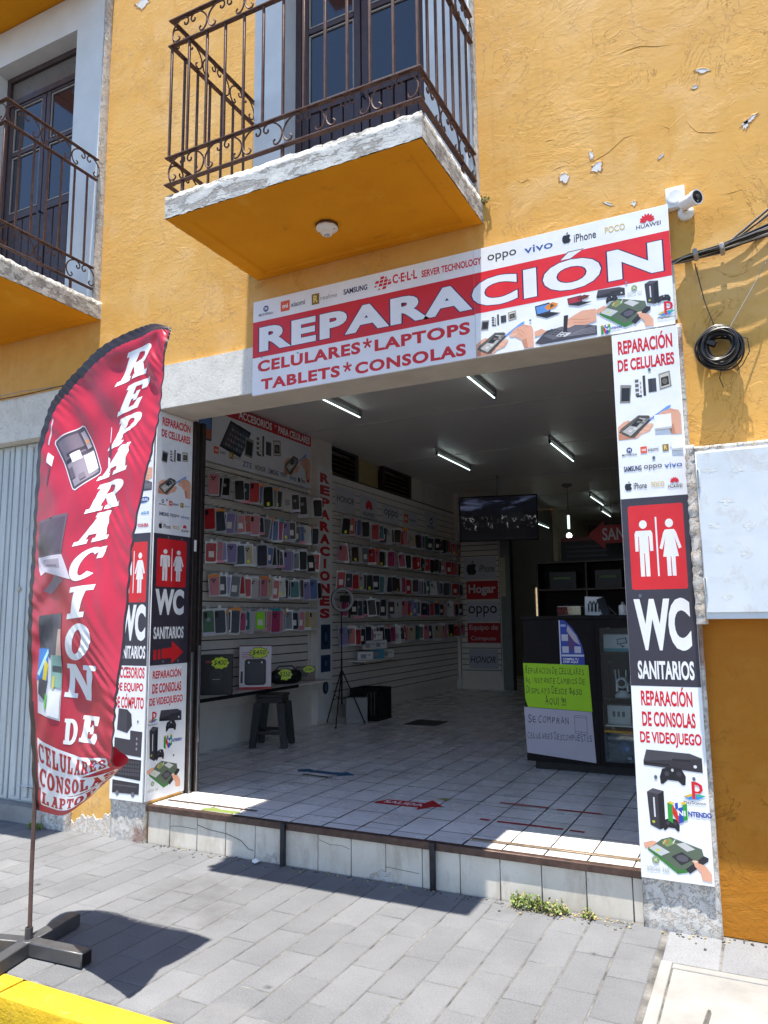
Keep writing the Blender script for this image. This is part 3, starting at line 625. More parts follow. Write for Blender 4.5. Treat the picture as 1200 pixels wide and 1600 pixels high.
# raised edges of lifting paint
for pl in ([(-0.198, 4.321), (-0.169, 4.249), (-0.133, 4.198), (-0.063, 4.172), (0.007, 4.161)], [(-0.056, 3.796), (0.017, 3.798), (0.083, 3.802)], [(-0.994, 4.402), (-0.955, 4.407), (-0.901, 4.386)], [(-0.549, 4.816), (-0.475, 4.83), (-0.404, 4.828), (-0.314, 4.793), (-0.225, 4.768)], [(-0.758, 4.193), (-0.691, 4.197), (-0.616, 4.223), (-0.522, 4.287), (-0.434, 4.287)], [(-0.956, 4.202), (-0.909, 4.213), (-0.862, 4.216)], [(-0.328, 4.304), (-0.279, 4.269), (-0.273, 4.208)], [(-0.662, 4.027), (-0.637, 3.96), (-0.611, 3.902)], [(-1.193, 4.241), (-1.134, 4.182), (-1.094, 4.192), (-1.056, 4.139)], [(-0.087, 4.4), (-0.071, 4.24)]):
    b = B(); n_ = len(pl); b.tube([(x, .001, z) for x, z in pl], [.001]+[.0026]*(n_-2)+[.001], M['yellow'], 6); b.tube([(x+.002, .0012, z-.0035) for x, z in pl], [.0006]+[.0018]*(n_-2)+[.0006], old_coat, 5); b.build('lifting_paint_edge', bld)
# pillars left and right of the opening
def rough_block(b, x0, x1, y0, y1, z0, z1, m, nx, nz, amp, seed):
    rg = random.Random(seed); X = [x0+(x1-x0)*i/nx for i in range(nx+1)]; Z = [z0+(z1-z0)*i/nz for i in range(nz+1)]
    off = {(i, k): (rg.uniform(-1, 1)*amp if 0 < k <= nz else rg.uniform(0, 1)*amp) for i in range(nx+1) for k in range(nz+1)}
    P_ = lambda i, k: (X[i]+(off[(i, k)]*.6 if i in (0, nx) else 0), y0+off[(i, k)], Z[k])
    for i in range(nx):
        for k in range(nz): b.face([P_(i, k), P_(i+1, k), P_(i+1, k+1), P_(i, k+1)], m, True)
    for k in range(nz):
        b.face([P_(nx, k), (x1, y1, Z[k]), (x1, y1, Z[k+1]), P_(nx, k+1)], m, True); b.face([P_(0, k), P_(0, k+1), (x0, y1, Z[k+1]), (x0, y1, Z[k])], m, True)
    for i in range(nx): b.face([P_(i, nz), P_(i+1, nz), (X[i+1], y1, z1), (X[i], y1, z1)], m)
b = B(); rough_block(b, -4.315, -3.9975, -.035, .0, -.02, 3.12, M['base'], 10, 90, .004, 1); b.tone = 'keep'; b.build('pillar', bld, sharp=False, weld=True)
b = B(); rough_block(b, -.643, -.283, -.047, .0, -.02, 3.10, M['base'], 12, 90, .005, 2); b.tone = 'keep'; b.build('pillar', bld, sharp=False, weld=True)
b = B(); rough_block(b, -5.09, -4.745, -.045, .0, -.02, 3.06, M['base'], 10, 60, .005, 3); b.tone = 'keep'; b.build('pillar', bld, sharp=False, weld=True)
# bare skirt where the plaster meets the pavement
b = B()
for x0, x1, h, s in ((-4.744, -4.316, .16, 6),):
    rg = random.Random(s); n_ = int((x1-x0)/.008); ph_ = [rg.uniform(0, 6) for _ in range(5)]; top = [max(.012, h*(.72+.22*math.sin(i*.055+ph_[0])+.12*math.sin(i*.17+ph_[1])+.07*math.sin(i*.41+ph_[2])+.05*math.sin(i*.9+ph_[3])+rg.uniform(-.03, .03))) for i in range(n_+1)]
    for i in range(n_):
        xa, xb = x0+(x1-x0)*i/n_, x0+(x1-x0)*(i+1)/n_
        b.face([(xa, -.008, -.02), (xb, -.008, -.02), (xb, -.004, top[i+1]), (xa, -.004, top[i])], M['rim']); b.face([(xa, -.004, top[i]), (xb, -.004, top[i+1]), (xb, 0, top[i+1]+.006), (xa, 0, top[i]+.006)], M['rim'])
b.build('plaster_skirt', bld, sharp=False)
# lintels
b = B(); b.box(-4.0, -.645, -.022, .35, 3.134, 3.47, M['lintel']); b.box(-4.36, -4.0, -.022, -.001, 3.134, 3.47, M['lintel']); b.box(-.645, -.30, -.022, -.001, 3.134, 3.47, M['lintel'])
b.box(-3.999, -.646, -.021, .349, 3.130, 3.1335, M['lintel_under']); b.build('lintel', bld)
b = B(); b.box(-8.6, -5.10, -.03, .3, 3.07, 3.45, M['lintel']); b.box(-9.0, -8.6, -.03, -.001, 3.07, 3.45, M['lintel']); b.box(-5.10, -4.70, -.03, -.001, 3.07, 3.45, M['lintel']); b.build('lintel', bld)
# garage door with pressed ribs
b = B(); x = -8.58
while x < -5.13:
    b.box(x+.006, x+.144, .085, .10, .13, 3.06, M['garage'], .006); b.box(x+.052, x+.098, .072, .0845, .16, 3.03, M['garage'], .005); x += .15
b.box(-8.6, -5.10, .101, .13, .12, 3.07, M['garage']); gd = b.build('garage_door', bld)
for x_, z_ in ((-5.42, 2.15), (-5.56, 1.82), (-5.35, .9)): b = B(); b.box(x_-.02, x_+.02, .06, .0715, z_-.02, z_+.02, M['rim'], .004, 1, Matrix.Translation((x_, 0, z_)) @ Matrix.Rotation(.5, 4, 'Y') @ Matrix.Translation((-x_, 0, -z_))); b.build('weld_patch', gd)
b = B(); b.box(-8.6, -5.10, -.02, .3, -.02, .12, M['concrete'], .006); b.build('door_sill', bld)
# the three balcony bays
def bay(dx, full=True, z=4.13):
    X = lambda v: v+dx
    b = B(); b.box(X(-3.10), X(-2.83), -.08, -.0005, z, z+2.56, M['surround']); b.box(X(-1.735), X(-1.414), -.08, -.0005, z, z+2.56, M['surround'])
    b.box(X(-3.10), X(-1.414), -.08, -.0005, z+2.56, z+2.92, M['surround'])
    b.box(X(-2.88), X(-2.83), 0, .12, z, z+2.56, M['surround']); b.box(X(-1.735), X(-1.69), 0, .12, z, z+2.56, M['surround']); b.box(X(-2.88), X(-1.69), 0, .12, z+2.56, z+2.59, M['surround'])
    sr = b.build('door_surround', bld)
    b = B(); rough_block(b, X(-1.4138), X(-1.402), -.077, 0, z, z+2.9, M['strip'], 1, 110, .004, 7); b.tone = 'keep'; b.build('worn_edge', sr, sharp=False, weld=True)
    x0, x1 = X(-2.83), X(-1.735); cx = (x0+x1)/2; Y = .06
    W_ = M['door_wood']; b = B(); zt = z+2.56
    b.box(x0, x0+.05, Y, Y+.07, z, zt, W_, .004); b.box(x1-.05, x1, Y, Y+.07, z, zt, W_, .004); b.box(x0+.05, x1-.05, Y, Y+.07, zt-.05, zt, W_, .004); b.box(x0+.05, x1-.05, Y+.002, Y+.07, z+2.25, z+2.31, W_, .004)
    d = b.build('balcony_door', bld)
    b = B(); b.box(x0+.05, x1-.05, Y+.03, Y+.04, z+2.31, zt-.05, M['transom']); b.build('transom_pane', d)
    panes = ((z+1.16, z+1.72), (z+1.78, z+2.22))
    for a, c in ((x0+.052, cx-.004), (cx+.004, x1-.052)):
        b = B(); y = Y+.012
        b.box(a, a+.055, y, y+.045, z+.02, z+2.248, W_, .004); b.box(c-.055, c, y, y+.045, z+.02, z+2.248, W_, .004)
        for q0, q1 in ((z+.02, z+.12), (z+1.08, z+1.15), (z+1.73, z+1.77), (z+2.225, z+2.248)): b.box(a+.055, c-.055, y+.001, y+.044, q0, q1, W_, .003)
        n_ = 4; ww = (c-a-.11)/n_
        for i in range(n_): b.box(a+.055+i*ww+.003, a+.055+(i+1)*ww-.003, y+.012, y+.035, z+.12, z+1.08, W_, .006)
        b.build('door_leaf', d)
        for q0, q1 in panes:
            b = B(); b.box(a+.056, c-.056, y+.020, y+.026, q0, q1, pane_m); b.build('pane', d)
            b = B()
            for k in (0, 1): b.box(a+.056+k*(c-a-.122), a+.066+k*(c-a-.122), y+.008, y+.0195, q0, q1, M['putty']); b.box(a+.066, c-.066, y+.008, y+.0195, q0 if k == 0 else q1-.010, q0+.010 if k == 0 else q1, M['putty'])
            b.build('putty_bead', d)
    b = B(); b.lathe((cx+.03, Y-.03, z+1.05), (0, 1, 0), [(0, 0), (.012, .002), (.014, .012), (.006, .02), (.006, .045)], M['black'], 10); b.build('door_knob', d)
n = N('dark_window_glass'); pane_m = n.set((.012, .016, .028), .06, None, 0, .9)
def balcony(dx, zb, rails=True, lamp=True):
    X = lambda v: v+dx; b = B(); x0, x1, yf, z1 = X(-3.105), X(-1.385), -.955, zb+.15
    # slab with chipped arrises: front and side faces carry small relief
    rg = random.Random(int(zb*10+dx*7)); nx, ny = 64, 36
    def edge(pa, pb, k, nrm):
        zt = [z1+rg.uniform(-.008, .004) for _ in range(k+1)]; zl = [zb+rg.uniform(-.003, .003) for _ in range(k+1)]; rows = []
        for i in range(k+1):
            t = i/k; px_, py_ = pa[0]+(pb[0]-pa[0])*t, pa[1]+(pb[1]-pa[1])*t; colm = []
            for q in range(5):
                d = rg.uniform(-.003, .002) if 0 < i < k else 0
                colm.append((px_+nrm[0]*d, py_+nrm[1]*d, zl[i]+(zt[i]-zl[i])*q/4))
            rows.append(colm)
        for i in range(k):
            for q in range(4): b.face([rows[i][q], rows[i+1][q], rows[i+1][q+1], rows[i][q+1]], M['fascia'], True)
            pin = lambda p: (p[0]-nrm[0]*.06, p[1]-nrm[1]*.06, z1-.001)
            b.face([rows[i][4], rows[i+1][4], pin(rows[i+1][4]), pin(rows[i][4])], M['fascia'])
    edge((x0, yf), (x1, yf), nx, (0, -1)); edge((x1, yf), (x1, 0), ny, (1, 0)); edge((x0, 0), (x0, yf), ny, (-1, 0))
    b.face([(x0+.05, yf+.05, z1-.002), (x1-.05, yf+.05, z1-.002), (x1-.05, -.0, z1-.002), (x0+.05, -.0, z1-.002)], M['concrete'])
    b.tone = 'keep'; s = b.build('balcony', bld, sharp=False, weld=True)
    b = B(); a0, a1, c0, c1, d_ = x0+.11, x1-.11, yf+.11, -.06, .014
    z_ = zb-.002; o4 = [(x0+.004, yf+.004, z_), (x1-.004, yf+.004, z_), (x1-.004, -.001, z_), (x0+.004, -.001, z_)]; i4 = [(a0, c0, z_), (a1, c0, z_), (a1, c1, z_), (a0, c1, z_)]; j4 = [(a0+.02, c0+.02, z_+d_), (a1-.02, c0+.02, z_+d_), (a1-.02, c1-.01, z_+d_), (a0+.02, c1-.01, z_+d_)]
    for k in range(4):
        q = (k+1) % 4; b.face([o4[k], o4[q], i4[q], i4[k]], M['soffit']); b.face([i4[k], i4[q], j4[q], j4[k]], M['soffit'])
    b.face(j4, M['soffit']); b.tone = 'keep'; b.build('soffit', s, sharp=False)
    if not rails: return s
    I = M['iron']; rx0, rx1, ry = x0-.005, x1-.02, yf+.022; zz = [z1+.085, z1+.265, z1+1.035, z1+1.215]
    b = B()
    for z_ in zz:
        b.box(rx0-.02, rx1+.016, ry-.016, ry+.016, z_-.005, z_+.005, I, .002)
        for rx in (rx0, rx1): b.box(rx-.016, rx+.016, ry+.016, -.03 if rx == rx0 else -.085, z_-.005, z_+.005, I, .002)
    b.build('rail', s)
    def bal(x, y):
        b = B(); b.box(x-.0075, x+.0075, y-.0075, y+.0075, zz[1]-.004, zz[2]+.004, I, .002); b.build('baluster', s)
    for i in range(13): bal(rx0+.004+(rx1-rx0-.008)*i/12, ry)
    for i in range(1, 7):
        for rx in (rx0, rx1): bal(rx, ry+(-.06-ry)*i/7)
    # feet that carry the railing
    for x_, y_ in ((rx0+.12, ry), ((rx0+rx1)/2, ry), (rx1-.12, ry), (rx1, -.3), (rx0, -.3)): b = B(); b.box(x_-.008, x_+.008, y_-.008, y_+.008, z1-.004, zz[0]-.005, I); b.build('rail_foot', s)
    # wrought scrolls: back to back stems that curl out under each flat bar
    half = [(.046, .052), (.058, .040), (.052, .024), (.036, .020), (.020, .030), (.008, .052), (.004, .080), (.014, .112), (.038, .140), (.070, .158), (.098, .156), (.118, .140), (.120, .118), (.106, .104), (.092, .112), (.094, .124)]
    def smooth_(p):
        out = []
        for i in range(len(p)-1):
            p0, p1, p2, p3 = p[max(i-1, 0)], p[i], p[i+1], p[min(i+2, len(p)-1)]
            for t in (0, .5): out.append(tuple(.5*((2*p1[q])+(-p0[q]+p2[q])*t+(2*p0[q]-5*p1[q]+4*p2[q]-p3[q])*t*t+(-p0[q]+3*p1[q]-3*p2[q]+p3[q])*t**3) for q in (0, 1)))
        return out+[p[-1]]
    hs = smooth_(half)
    for za in (zz[0], zz[2]):
        b = B(); n_ = 6; st = (rx1-rx0)/n_
        for i in range(n_+1):
            for sg in (-1, 1):
                if (i == 0 and sg < 0) or (i == n_ and sg > 0): continue
                b.tube([(rx0+st*i+sg*u*st/.262, ry, za+.004+v*1.06) for u, v in hs], .0055, I, 5)
        m_ = 3; sy = (-.06-ry)/m_
        for rx in (rx0, rx1):
            for i in range(m_+1):
                for sg in (-1, 1):
                    if (i == 0 and sg < 0) or (i == m_ and sg > 0): continue
                    b.tube([(rx, ry+sy*i+sg*u*sy/.262, za+.004+v*1.06) for u, v in hs], .0055, I, 5)
        b.build('scrollwork', s)
    return s
bay(0); bay(-3.28); bay(-6.56)
for dx in (0, -3.28, -6.56): balcony(dx, 3.98); balcony(dx, 7.05, False)

# step up into the shop: tiled riser, worn brown nosing
b = B(); xj = [-3.994, -3.793, -3.552, -3.31, -3.07, -2.83, -2.59, -2.354, -2.118, -1.88, -1.646, -1.409, -1.175, -.936, -.70, -.647]
rg = random.Random(3)
for a, c in zip(xj, xj[1:]): b.box(a+.0022, c-.0022, .006+rg.uniform(-.0015, .0015), .03, -.02, .212, M['riser'], .0025)
b.box(-3.9965, -.645, .028, .06, -.02, .213, M['grout']); rs = b.build('tiled_riser', bld)
b = B(); crk = mat('dark_crack', (.07, .06, .05), .9)
def crack(p, wd):
    for (xa, za), (xb, zb) in zip(p, p[1:]): b.tube([(xa, .0035, za), (xb, .0035, zb)], wd, crk, 4)
crack([(-3.55, .165), (-3.45, .145), (-3.38, .14), (-3.30, .135), (-3.18, .105), (-3.12, .06), (-3.08, .055)], .0016); crack([(-3.79, .13), (-3.70, .14), (-3.56, .135)], .0012); crack([(-2.58, .18), (-2.50, .16), (-2.42, .165), (-2.36, .15)], .0012); crack([(-2.12, .08), (-2.0, .075), (-1.9, .07)], .0012)
for cx, s in ((-2.93, 1), (-2.14, 2)):
    p = blob(cx, .005, .075, .055, 15, s, .3); b.face([(x_, .0025, max(z_, -.01)) for x_, z_ in p], M['rim'])
b.build('cracked_tile', rs, sharp=False)
b = B(); b.box(-4.02, -.63, -.014, .03, .214, .2555, M['nosing'], .004)
b.build('step_nosing', bld)
for x_ in (-2.83, -1.80):
    b = B(); b.box(x_-.016, x_+.016, -.040, -.0145, -.01, .262, M['steel_post'], .003); b.build('step_post', bld)
# shop floor: separate tiles over dark grout
b = B(); b.tone = 'keep'; b.face([(-5.3, .03, .2515), (1.3, .03, .2515), (1.3, 16, .2515), (-5.3, 16, .2515)], M['grout']); vals = [1.0]
rows = [.031, .13, .242, .475, .71, .945, 1.03, 1.272]; y = 1.272
while y < 15.9: y += .236; rows.append(y)
k = -11; rg = random.Random(8)
for k in range(-11, 18):
    xa, xb = -2.815+.2356*k, -2.815+.2356*(k+1)
    if xa > 1.25: break
    for ya, yb in zip(rows, rows[1:]):
        g = .0045 if random.random() < .8 else .006; gy = .0028; gh = .008 if abs(ya-1.272) < .01 else gy
        v = rg.uniform(.88, 1.06); dz = rg.uniform(-.0008, .0008)
        b.face([(xa+g, ya+gh, .2545+dz), (xb-g, ya+gh, .2545+dz), (xb-g, yb-gy, .2545+dz), (xa+g, yb-gy, .2545+dz)], M['floor_tile']); vals.append(v)
o = b.build('shop_floor', bld, sharp=False); tones(o.data, vals)
# inner shell
b = B(); WP = M['white_paint']; DC = M['dark_ceil']
b.box(-5.25, -5.06, .35, 12.0, -.1, 3.47, WP); b.box(-5.25, -5.06, .35, 4.25, 3.47, 3.86, WP); b.box(-5.25, -5.06, 7.55, 12.0, 3.47, 3.86, WP)
b.box(1.0, 1.2, .35, 16, -.1, 3.86, WP); b.box(-5.06, -4.98, 3.88, 4.24, .255, 3.855, WP)
b.build('side_wall', bld)
b = B(); b.box(-5.06, -4.20, 8.9, 9.05, .25, 3.855, WP); b.build('partition_wall', bld)
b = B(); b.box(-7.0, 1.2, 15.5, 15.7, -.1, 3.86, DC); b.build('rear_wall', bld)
b = B(); b.box(-5.3, 1.3, .35, 11.99, 3.86, 4.0, M['ceiling']); b.box(-4.0, 1.3, 12.1, 15.7, 3.86, 4.0, M['ceiling']); b.build('shop_ceiling', bld)
b = B(); y = 1.43
while y < 15: b.box(-5.05 if y < 12 else -3.9, 1.0, y-.012, y+.012, 3.852, 3.8595, M['ceil_joint']); y += 2.15
b.build('ceiling_joint', bld)
b = B(); b.box(-5.25, 1.2, .352, .37, 3.475, 3.86, WP); b.build('bulkhead', bld)
# high windows with brown louvres above the far display wall
for y0, y1 in ((4.28, 5.12), (5.92, 6.95)):
    b = B(); BM = M['brown_metal']; b.box(-5.12, -5.05, y0, y0+.05, 3.49, 3.855, BM); b.box(-5.12, -5.05, y1-.10, y1, 3.49, 3.855, BM); b.box(-5.12, -5.05, y0+.05, y1-.1, 3.82, 3.855, BM)
    o = b.build('louvre_window', bld); b = B(); lv = mat('brown_louvre_blade', (.14, .085, .045), .4, .2)
    for i in range(5): b.box(-5.11, -5.06, y0+.052, y1-.102, 3.50+i*.064, 3.507+i*.064, lv, 0, 1, Matrix.Translation((-5.08, 0, 3.5+i*.064)) @ Matrix.Rotation(.7, 4, 'Y') @ Matrix.Translation((5.08, 0, -3.5-i*.064)))
    b.build('louvre_blade', o)
b = B(); b.box(-5.16, -5.14, 5.13, 5.91, 3.48, 3.855, mat('tan_painted_light_pane', (.40, .29, .13), .35)); b.build('high_pane', bld)  # tan colour stands in for brownish light behind this window
b = B(); b.box(-5.10, -5.05, 6.97, 7.4, 3.48, 3.855, WP); b.build('window_pier', bld)
# roof keeps daylight out of the shell
cy_ = mat('cream_light_well_wall', (.68, .60, .44), .8)
b = B(); b.box(-5.06, -4.43, 12.0, 12.1, .255, 3.86, DC); b.box(-4.30, -4.0, 12.0, 12.1, .255, 3.86, DC); b.box(-4.43, -4.30, 12.0, 12.1, 2.16, 3.86, DC); b.build('light_well_partition', bld)
b = B(); b.box(-4.0, -3.9, 12.1, 15.5, .255, 3.86, cy_); b.box(-4.0, -3.9, 12.1, 15.71, 4.0, 10.6, cy_); b.box(-7.0, -4.0, 12.0, 12.1, 4.0, 10.6, cy_); b.box(-7.0, -5.06, 12.0, 12.1, -.1, 3.999, cy_); b.box(-7.1, -7.0, 12.0, 15.71, -.1, 10.6, cy_); b.box(-7.0, -4.0, 15.35, 15.45, -.1, 3.4, cy_); b.build('added_light_well_wall', bld)  # invented light well, added so sun and sky brighten the back doorway
b = B(); b.box(-4.315, -4.30, 11.97, 11.999, .255, 2.18, mat('ochre_timber_frame', (.36, .20, .07), .6)); b.build('light_well_door_frame', bld)
b = B(); b.box(XL, XR, .351, 12.0, 10.6, 10.8, M['concrete']); b.box(XL, -7.0, 12.0, 15.8, 10.6, 10.8, M['concrete']); b.box(-3.9, XR, 12.0, 15.8, 10.6, 10.8, M['concrete']); b.box(XL, XL+.3, .351, 15.8, 0, 10.6, M['yellow']); b.box(XR-.3, XR, .351, 15.8, 0, 10.6, M['yellow']); b.box(XL, -5.3, 15.71, 15.9, 0, 10.6, M['yellow']); b.box(-4.7, XR, 15.71, 15.9, 0, 10.6, M['yellow']); b.box(-5.3, -4.7, 15.71, 15.9, 0, 10.6, M['yellow']); b.box(-5.9, -5.8, 3.9, 7.6, 3.0, 3.99, M['brown_metal']); b.box(-5.8, -5.26, 3.9, 3.95, 3.0, 3.99, M['brown_metal']); b.box(-5.8, -5.26, 7.55, 7.6, 3.0, 3.99, M['brown_metal']); b.box(-5.8, -5.26, 3.95, 7.55, 3.97, 3.99, M['brown_metal']); b.build('roof_and_light_block', bld)  # brown boxes: unseen light block added behind louvres; open over the well
# rolling shutter guide in the left jamb
b = B(); BM = M['brown_metal']; b.box(-4.0, -3.965, .375, .41, .256, 3.13, BM, .003); b.box(-4.0, -3.985, .411, .445, .256, 3.13, M['groove']); b.box(-4.0, -3.955, .446, .49, .256, 3.13, BM, .003); b.box(-3.954, -3.945, .45, .475, .256, 1.35, M['grey_metal'], .002); b.box(-3.9645, -3.955, .38, .40, .256, 1.30, M['grey_metal'], .002)
o = b.build('shutter_guide', bld); b = B(); b.box(-3.9645, -3.955, .383, .405, 2.08, 2.17, M['white_plastic'], .002); b.build('rail_tag', o); b = B(); b.box(-3.9445, -3.937, .452, .472, .62, .72, M['grey_metal'], .002); b.build('latch', o)
for xa, xb in ((-5.05, -4.0), (-.645, 1.0)): b = B(); b.box(xa, xb, .352, .37, .255, 3.47, WP); b.build('front_inner_wall', bld)
b = B(); b.box(-3.955, -3.17, .150, .172, .2565, .2605, M['nosing'], .001); b.build('threshold_strip', bld); b = B(); b.box(-1.62, -.65, .135, .165, .2565, .262, mat('worn_brass_strip', (.30, .22, .15), .4, .3, 20, 0, 80, .5), .001); b.build('threshold_strip', bld)

# ================================================================== signs on the front
def panel(t, x0, x1, z0, z1, y, c=WH, th=.018, name='panel'):
    b = B(); b.box(x0, x1, y, y+th, z0, z1, ink(c, .32), .001); return b.build(name, t)
# --- the long header sign, two sheets butted
t = thing('header_sign', 'long white and red header sign reading REPARACION across the lintel', 'sign', (-1.7, -.05, 3.1))
panel(t, -3.10, -1.4405, 3.10, 3.79, -.052, '#e9e9ec'); panel(t, -1.4395, -.31, 3.10, 3.79, -.052, '#eef0f2')
b = B(); b.box(-3.06, -.34, -.033, -.0225, 3.16, 3.74, M['grey_metal']); b.build('backing_frame', t)
S = Sheet(front(-.052)); S.on('red_band'); S.rect(-3.10, 3.372, -1.4407, 3.636, '#d3222c'); S.rect(-1.4393, 3.376, -.31, 3.636, '#e02631')
S.on('lettering')
S.text('REPARACIÓN', -3.045, 3.409, -.352, 3.592, '#e9ebf0', .048, ('#1f2350', .020), 1.14)
for tx, ua, ub, va, vb in (('CELULARES', -3.055, -2.235, 3.262, 3.345), ('LAPTOPS', -2.13, -1.475, 3.257, 3.337), ('TABLETS', -3.025, -2.39, 3.130, 3.210), ('CONSOLAS', -2.275, -1.505, 3.125, 3.204)): S.text(tx, ua, va, ub, vb, '#cf2029', .042, None, 1.12)
S.star(-2.183, 3.322, .034, '#cf2029'); S.star(-2.333, 3.186, .034, '#cf2029')
S.text('C·E·L·L', -1.995, 3.69, -1.82, 3.752, '#cf2029', .03); S.text('SERVER TECHNOLOGY', -1.79, 3.688, -1.39, 3.735, '#cf2029', .028)
S.text('SAMSUNG', -2.36, 3.692, -2.18, 3.73, NAVY, .03); S.text('oppo', -1.35, 3.682, -1.17, 3.735, '#34343a', .004); S.text('vivo', -1.12, 3.69, -.95, 3.735, '#355ba5', .008)
S.text('iPhone', -.825, 3.69, -.70, 3.738, '#34343a', .008); S.text('POCO', -.65, 3.70, -.54, 3.738, '#d6b43a', .006); S.text('HUAWEI', -.48, 3.682, -.35, 3.705, '#3a3238', .008)
S.on('emblem'); em_moto(S, -2.99, 3.722, .046); em_mi(S, -2.865, 3.672, -2.79, 3.747); S.text('xiaomi', -2.78, 3.69, -2.665, 3.725, '#4a4a50', .01); em_realme(S, -2.61, 3.67, -2.55, 3.747); S.text('realme', -2.54, 3.692, -2.41, 3.722, '#8b8678', 0)
for i in range(4):
    for j in range(4):
        if (i, j) in ((0, 0), (0, 3), (3, 0), (3, 3)): continue
        u, v = -2.135+i*.032+j*.006, 3.668+j*.0235; k = .62 if (i in (0, 3) or j in (0, 3)) and (i+j) % 2 else 1
        S.poly([(u, v), (u+.027*k, v+.002), (u+.031*k, v+.020*k), (u+.005, v+.018*k)], '#cf2029')
em_apple(S, -.868, 3.726, .062); em_huawei(S, -.42, 3.712, .085)
S.on('picture'); pic_parts(S, (-1.405, 3.262, -1.18, 3.35)); pic_hand_phone(S, (-1.438, 3.104, -1.085, 3.285)); pic_laptop(S, (-1.07, 3.262, -.92, 3.36)); pic_laptop_fix(S, (-1.078, 3.108, -.722, 3.285))
pic_laptop(S, (-.88, 3.30, -.74, 3.365), '#b03040', '#7a2530'); pic_console(S, (-.715, 3.315, -.56, 3.372)); pic_pad(S, (-.665, 3.285, -.60, 3.325)); em_xbox(S, -.51, 3.345, .032, (-.55, 3.31, -.47, 3.325))
pic_open_console(S, (-.722, 3.11, -.42, 3.30)); pic_tower(S, (-.455, 3.232, -.325, 3.368)); em_play(S, -.352, 3.185, .075); em_n(S, -.675, 3.137, .05)
S.on('screw')
for u, v in ((-3.02, 3.37), (-2.72, 3.35), (-3.04, 3.28), (-1.68, 3.33), (-2.15, 3.19), (-.55, 3.385), (-1.10, 3.27)): S.new().ell(u, v, .007, .007, '#6d86a8', 0, 10)
S.build(t)
b = B(); b.box(-1.4405, -1.4395, -.0515, -.036, 3.10, 3.79, mat('sheet_seam', (.25, .25, .25), .8)); b.build('seam', t)

def pillar_black(S, u0, u1, rot=False):
    """black toilet panel between the two white ones; u0..u1 the sheet's width"""
    w_ = u1-u0; S.on('red_panel'); S.rrect(u0+w_*.10, 1.68, u1-w_*.09, 2.125, .012, '#d6242c'); S.on('pictogram'); em_people(S, (u0+u1)/2+w_*.005, 1.748, 2.05, w_*.66)
# --- sheet on the right pillar
t = thing('pillar_sign', 'tall narrow WC and console repair sign nailed to the pillar beside the wall box', 'sign', (-.475, -.05, .25))
x0, x1 = -.642, -.302; yS = -.070
b = B(); b.box(x0, x1, yS, yS+.012, .243, 3.085, ink('#eef0f3', .32), .001); b.build('panel', t)
S = Sheet(front(yS)); S.on('black_panel'); S.rect(x0+.001, 1.186, x1-.001, 2.166, DK); pillar_black(S, x0, x1)
S.on('lettering'); S.text('REPARACIÓN', -.612, 2.968, -.330, 3.047, '#d0212c', .035); S.text('DE CELULARES', -.618, 2.872, -.326, 2.94, '#d0212c', .035)
S.text('WC', -.605, 1.366, -.332, 1.634, WH, .05); S.text('SANITARIOS', -.602, 1.22, -.330, 1.314, WH, .032)
S.text('REPARACIÓN', -.595, 1.087, -.348, 1.163, '#d0212c', .03); S.text('DE CONSOLAS', -.595, .984, -.340, 1.058, '#d0212c', .03); S.text('DE VIDEOJUEGO', -.610, .885, -.318, .958, '#d0212c', .03)
S.on('picture'); pic_parts(S, (-.618, 2.69, -.345, 2.84)); pic_hand_phone(S, (-.635, 2.49, -.312, 2.665))
pic_console(S, (-.60, .772, -.322, .868)); pic_pad(S, (-.525, .705, -.402, .79)); pic_tower(S, (-.592, .482, -.445, .68)); pic_open_console(S, (-.622, .262, -.312, .452))
S.on('emblem'); logo_rows(S, -.625, -.322, 2.418, 2.328, 2.232, .048); em_play(S, -.368, .672, .085); em_n(S, -.452, .575, .09); em_xbox(S, -.568, .335, .036, (-.615, .282, -.505, .305))
S.on('screw')
for u, v in ((-.455, 2.86), (-.46, 2.375), (-.545, .735), (-.365, .74), (-.57, 1.648)): S.ell(u, v, .008, .010, '#5f6a74', 0, 10); S.new()
S.build(t)
for u0, u1, v0, v1, f in ((-.445, -.36, 2.535, 2.605, .012), (-.367, -.312, 2.415, 2.478, .014)):   # two flaps of tape lifting from the sheet, grey lip is painted shading
    b = B(); b.face([(u0, yS-.0034, v0), (u1, yS-.0034, v0), (u1, yS-.003, v1), (u0, yS-.003, v1)], ink('#f1f2f4')); b.face([(u0, yS-.0034, v0), (u1, yS-.0034, v0), (u1, yS-.0055, v0-f), (u0, yS-.005, v0-f*.8)], ink('#9fa3a8'))
    b.build('tape_patch', t, sharp=False)
# --- sheet on the left pillar front
t = thing('pillar_sign', 'tall narrow WC and computer accessories sign half hidden behind the red feather flag', 'sign', (-4.15, -.05, .28))
x0, x1 = -4.312, -3.996; yS = -.056
b = B(); b.box(x0, x1, yS, yS+.012, .279, 3.125, ink('#eef0f3', .32), .001); b.build('panel', t)
S = Sheet(front(yS)); S.on('black_panel'); S.rect(x0+.001, 1.222, x1-.001, 2.19, DK); pillar_black(S, x0, x1)
S.on('lettering'); S.text('REPARACIÓN', -4.285, 2.975, -4.02, 3.07, '#d0212c', .035); S.text('DE LAPTOPS', -4.285, 2.86, -4.02, 2.93, '#d0212c', .035)
S.text('WC', -4.28, 1.40, -4.02, 1.665, WH, .05); S.text('SANITARIOS', -4.29, 1.272, -4.012, 1.365, WH, .032)
S.text('ACCESORIOS', -4.285, 1.132, -4.012, 1.212, '#d0212c', .03); S.text('DE EQUIPO', -4.285, 1.03, -4.02, 1.10, '#d0212c', .03); S.text('DE CÓMPUTO', -4.295, .918, -4.010, 1.0, '#d0212c', .03)
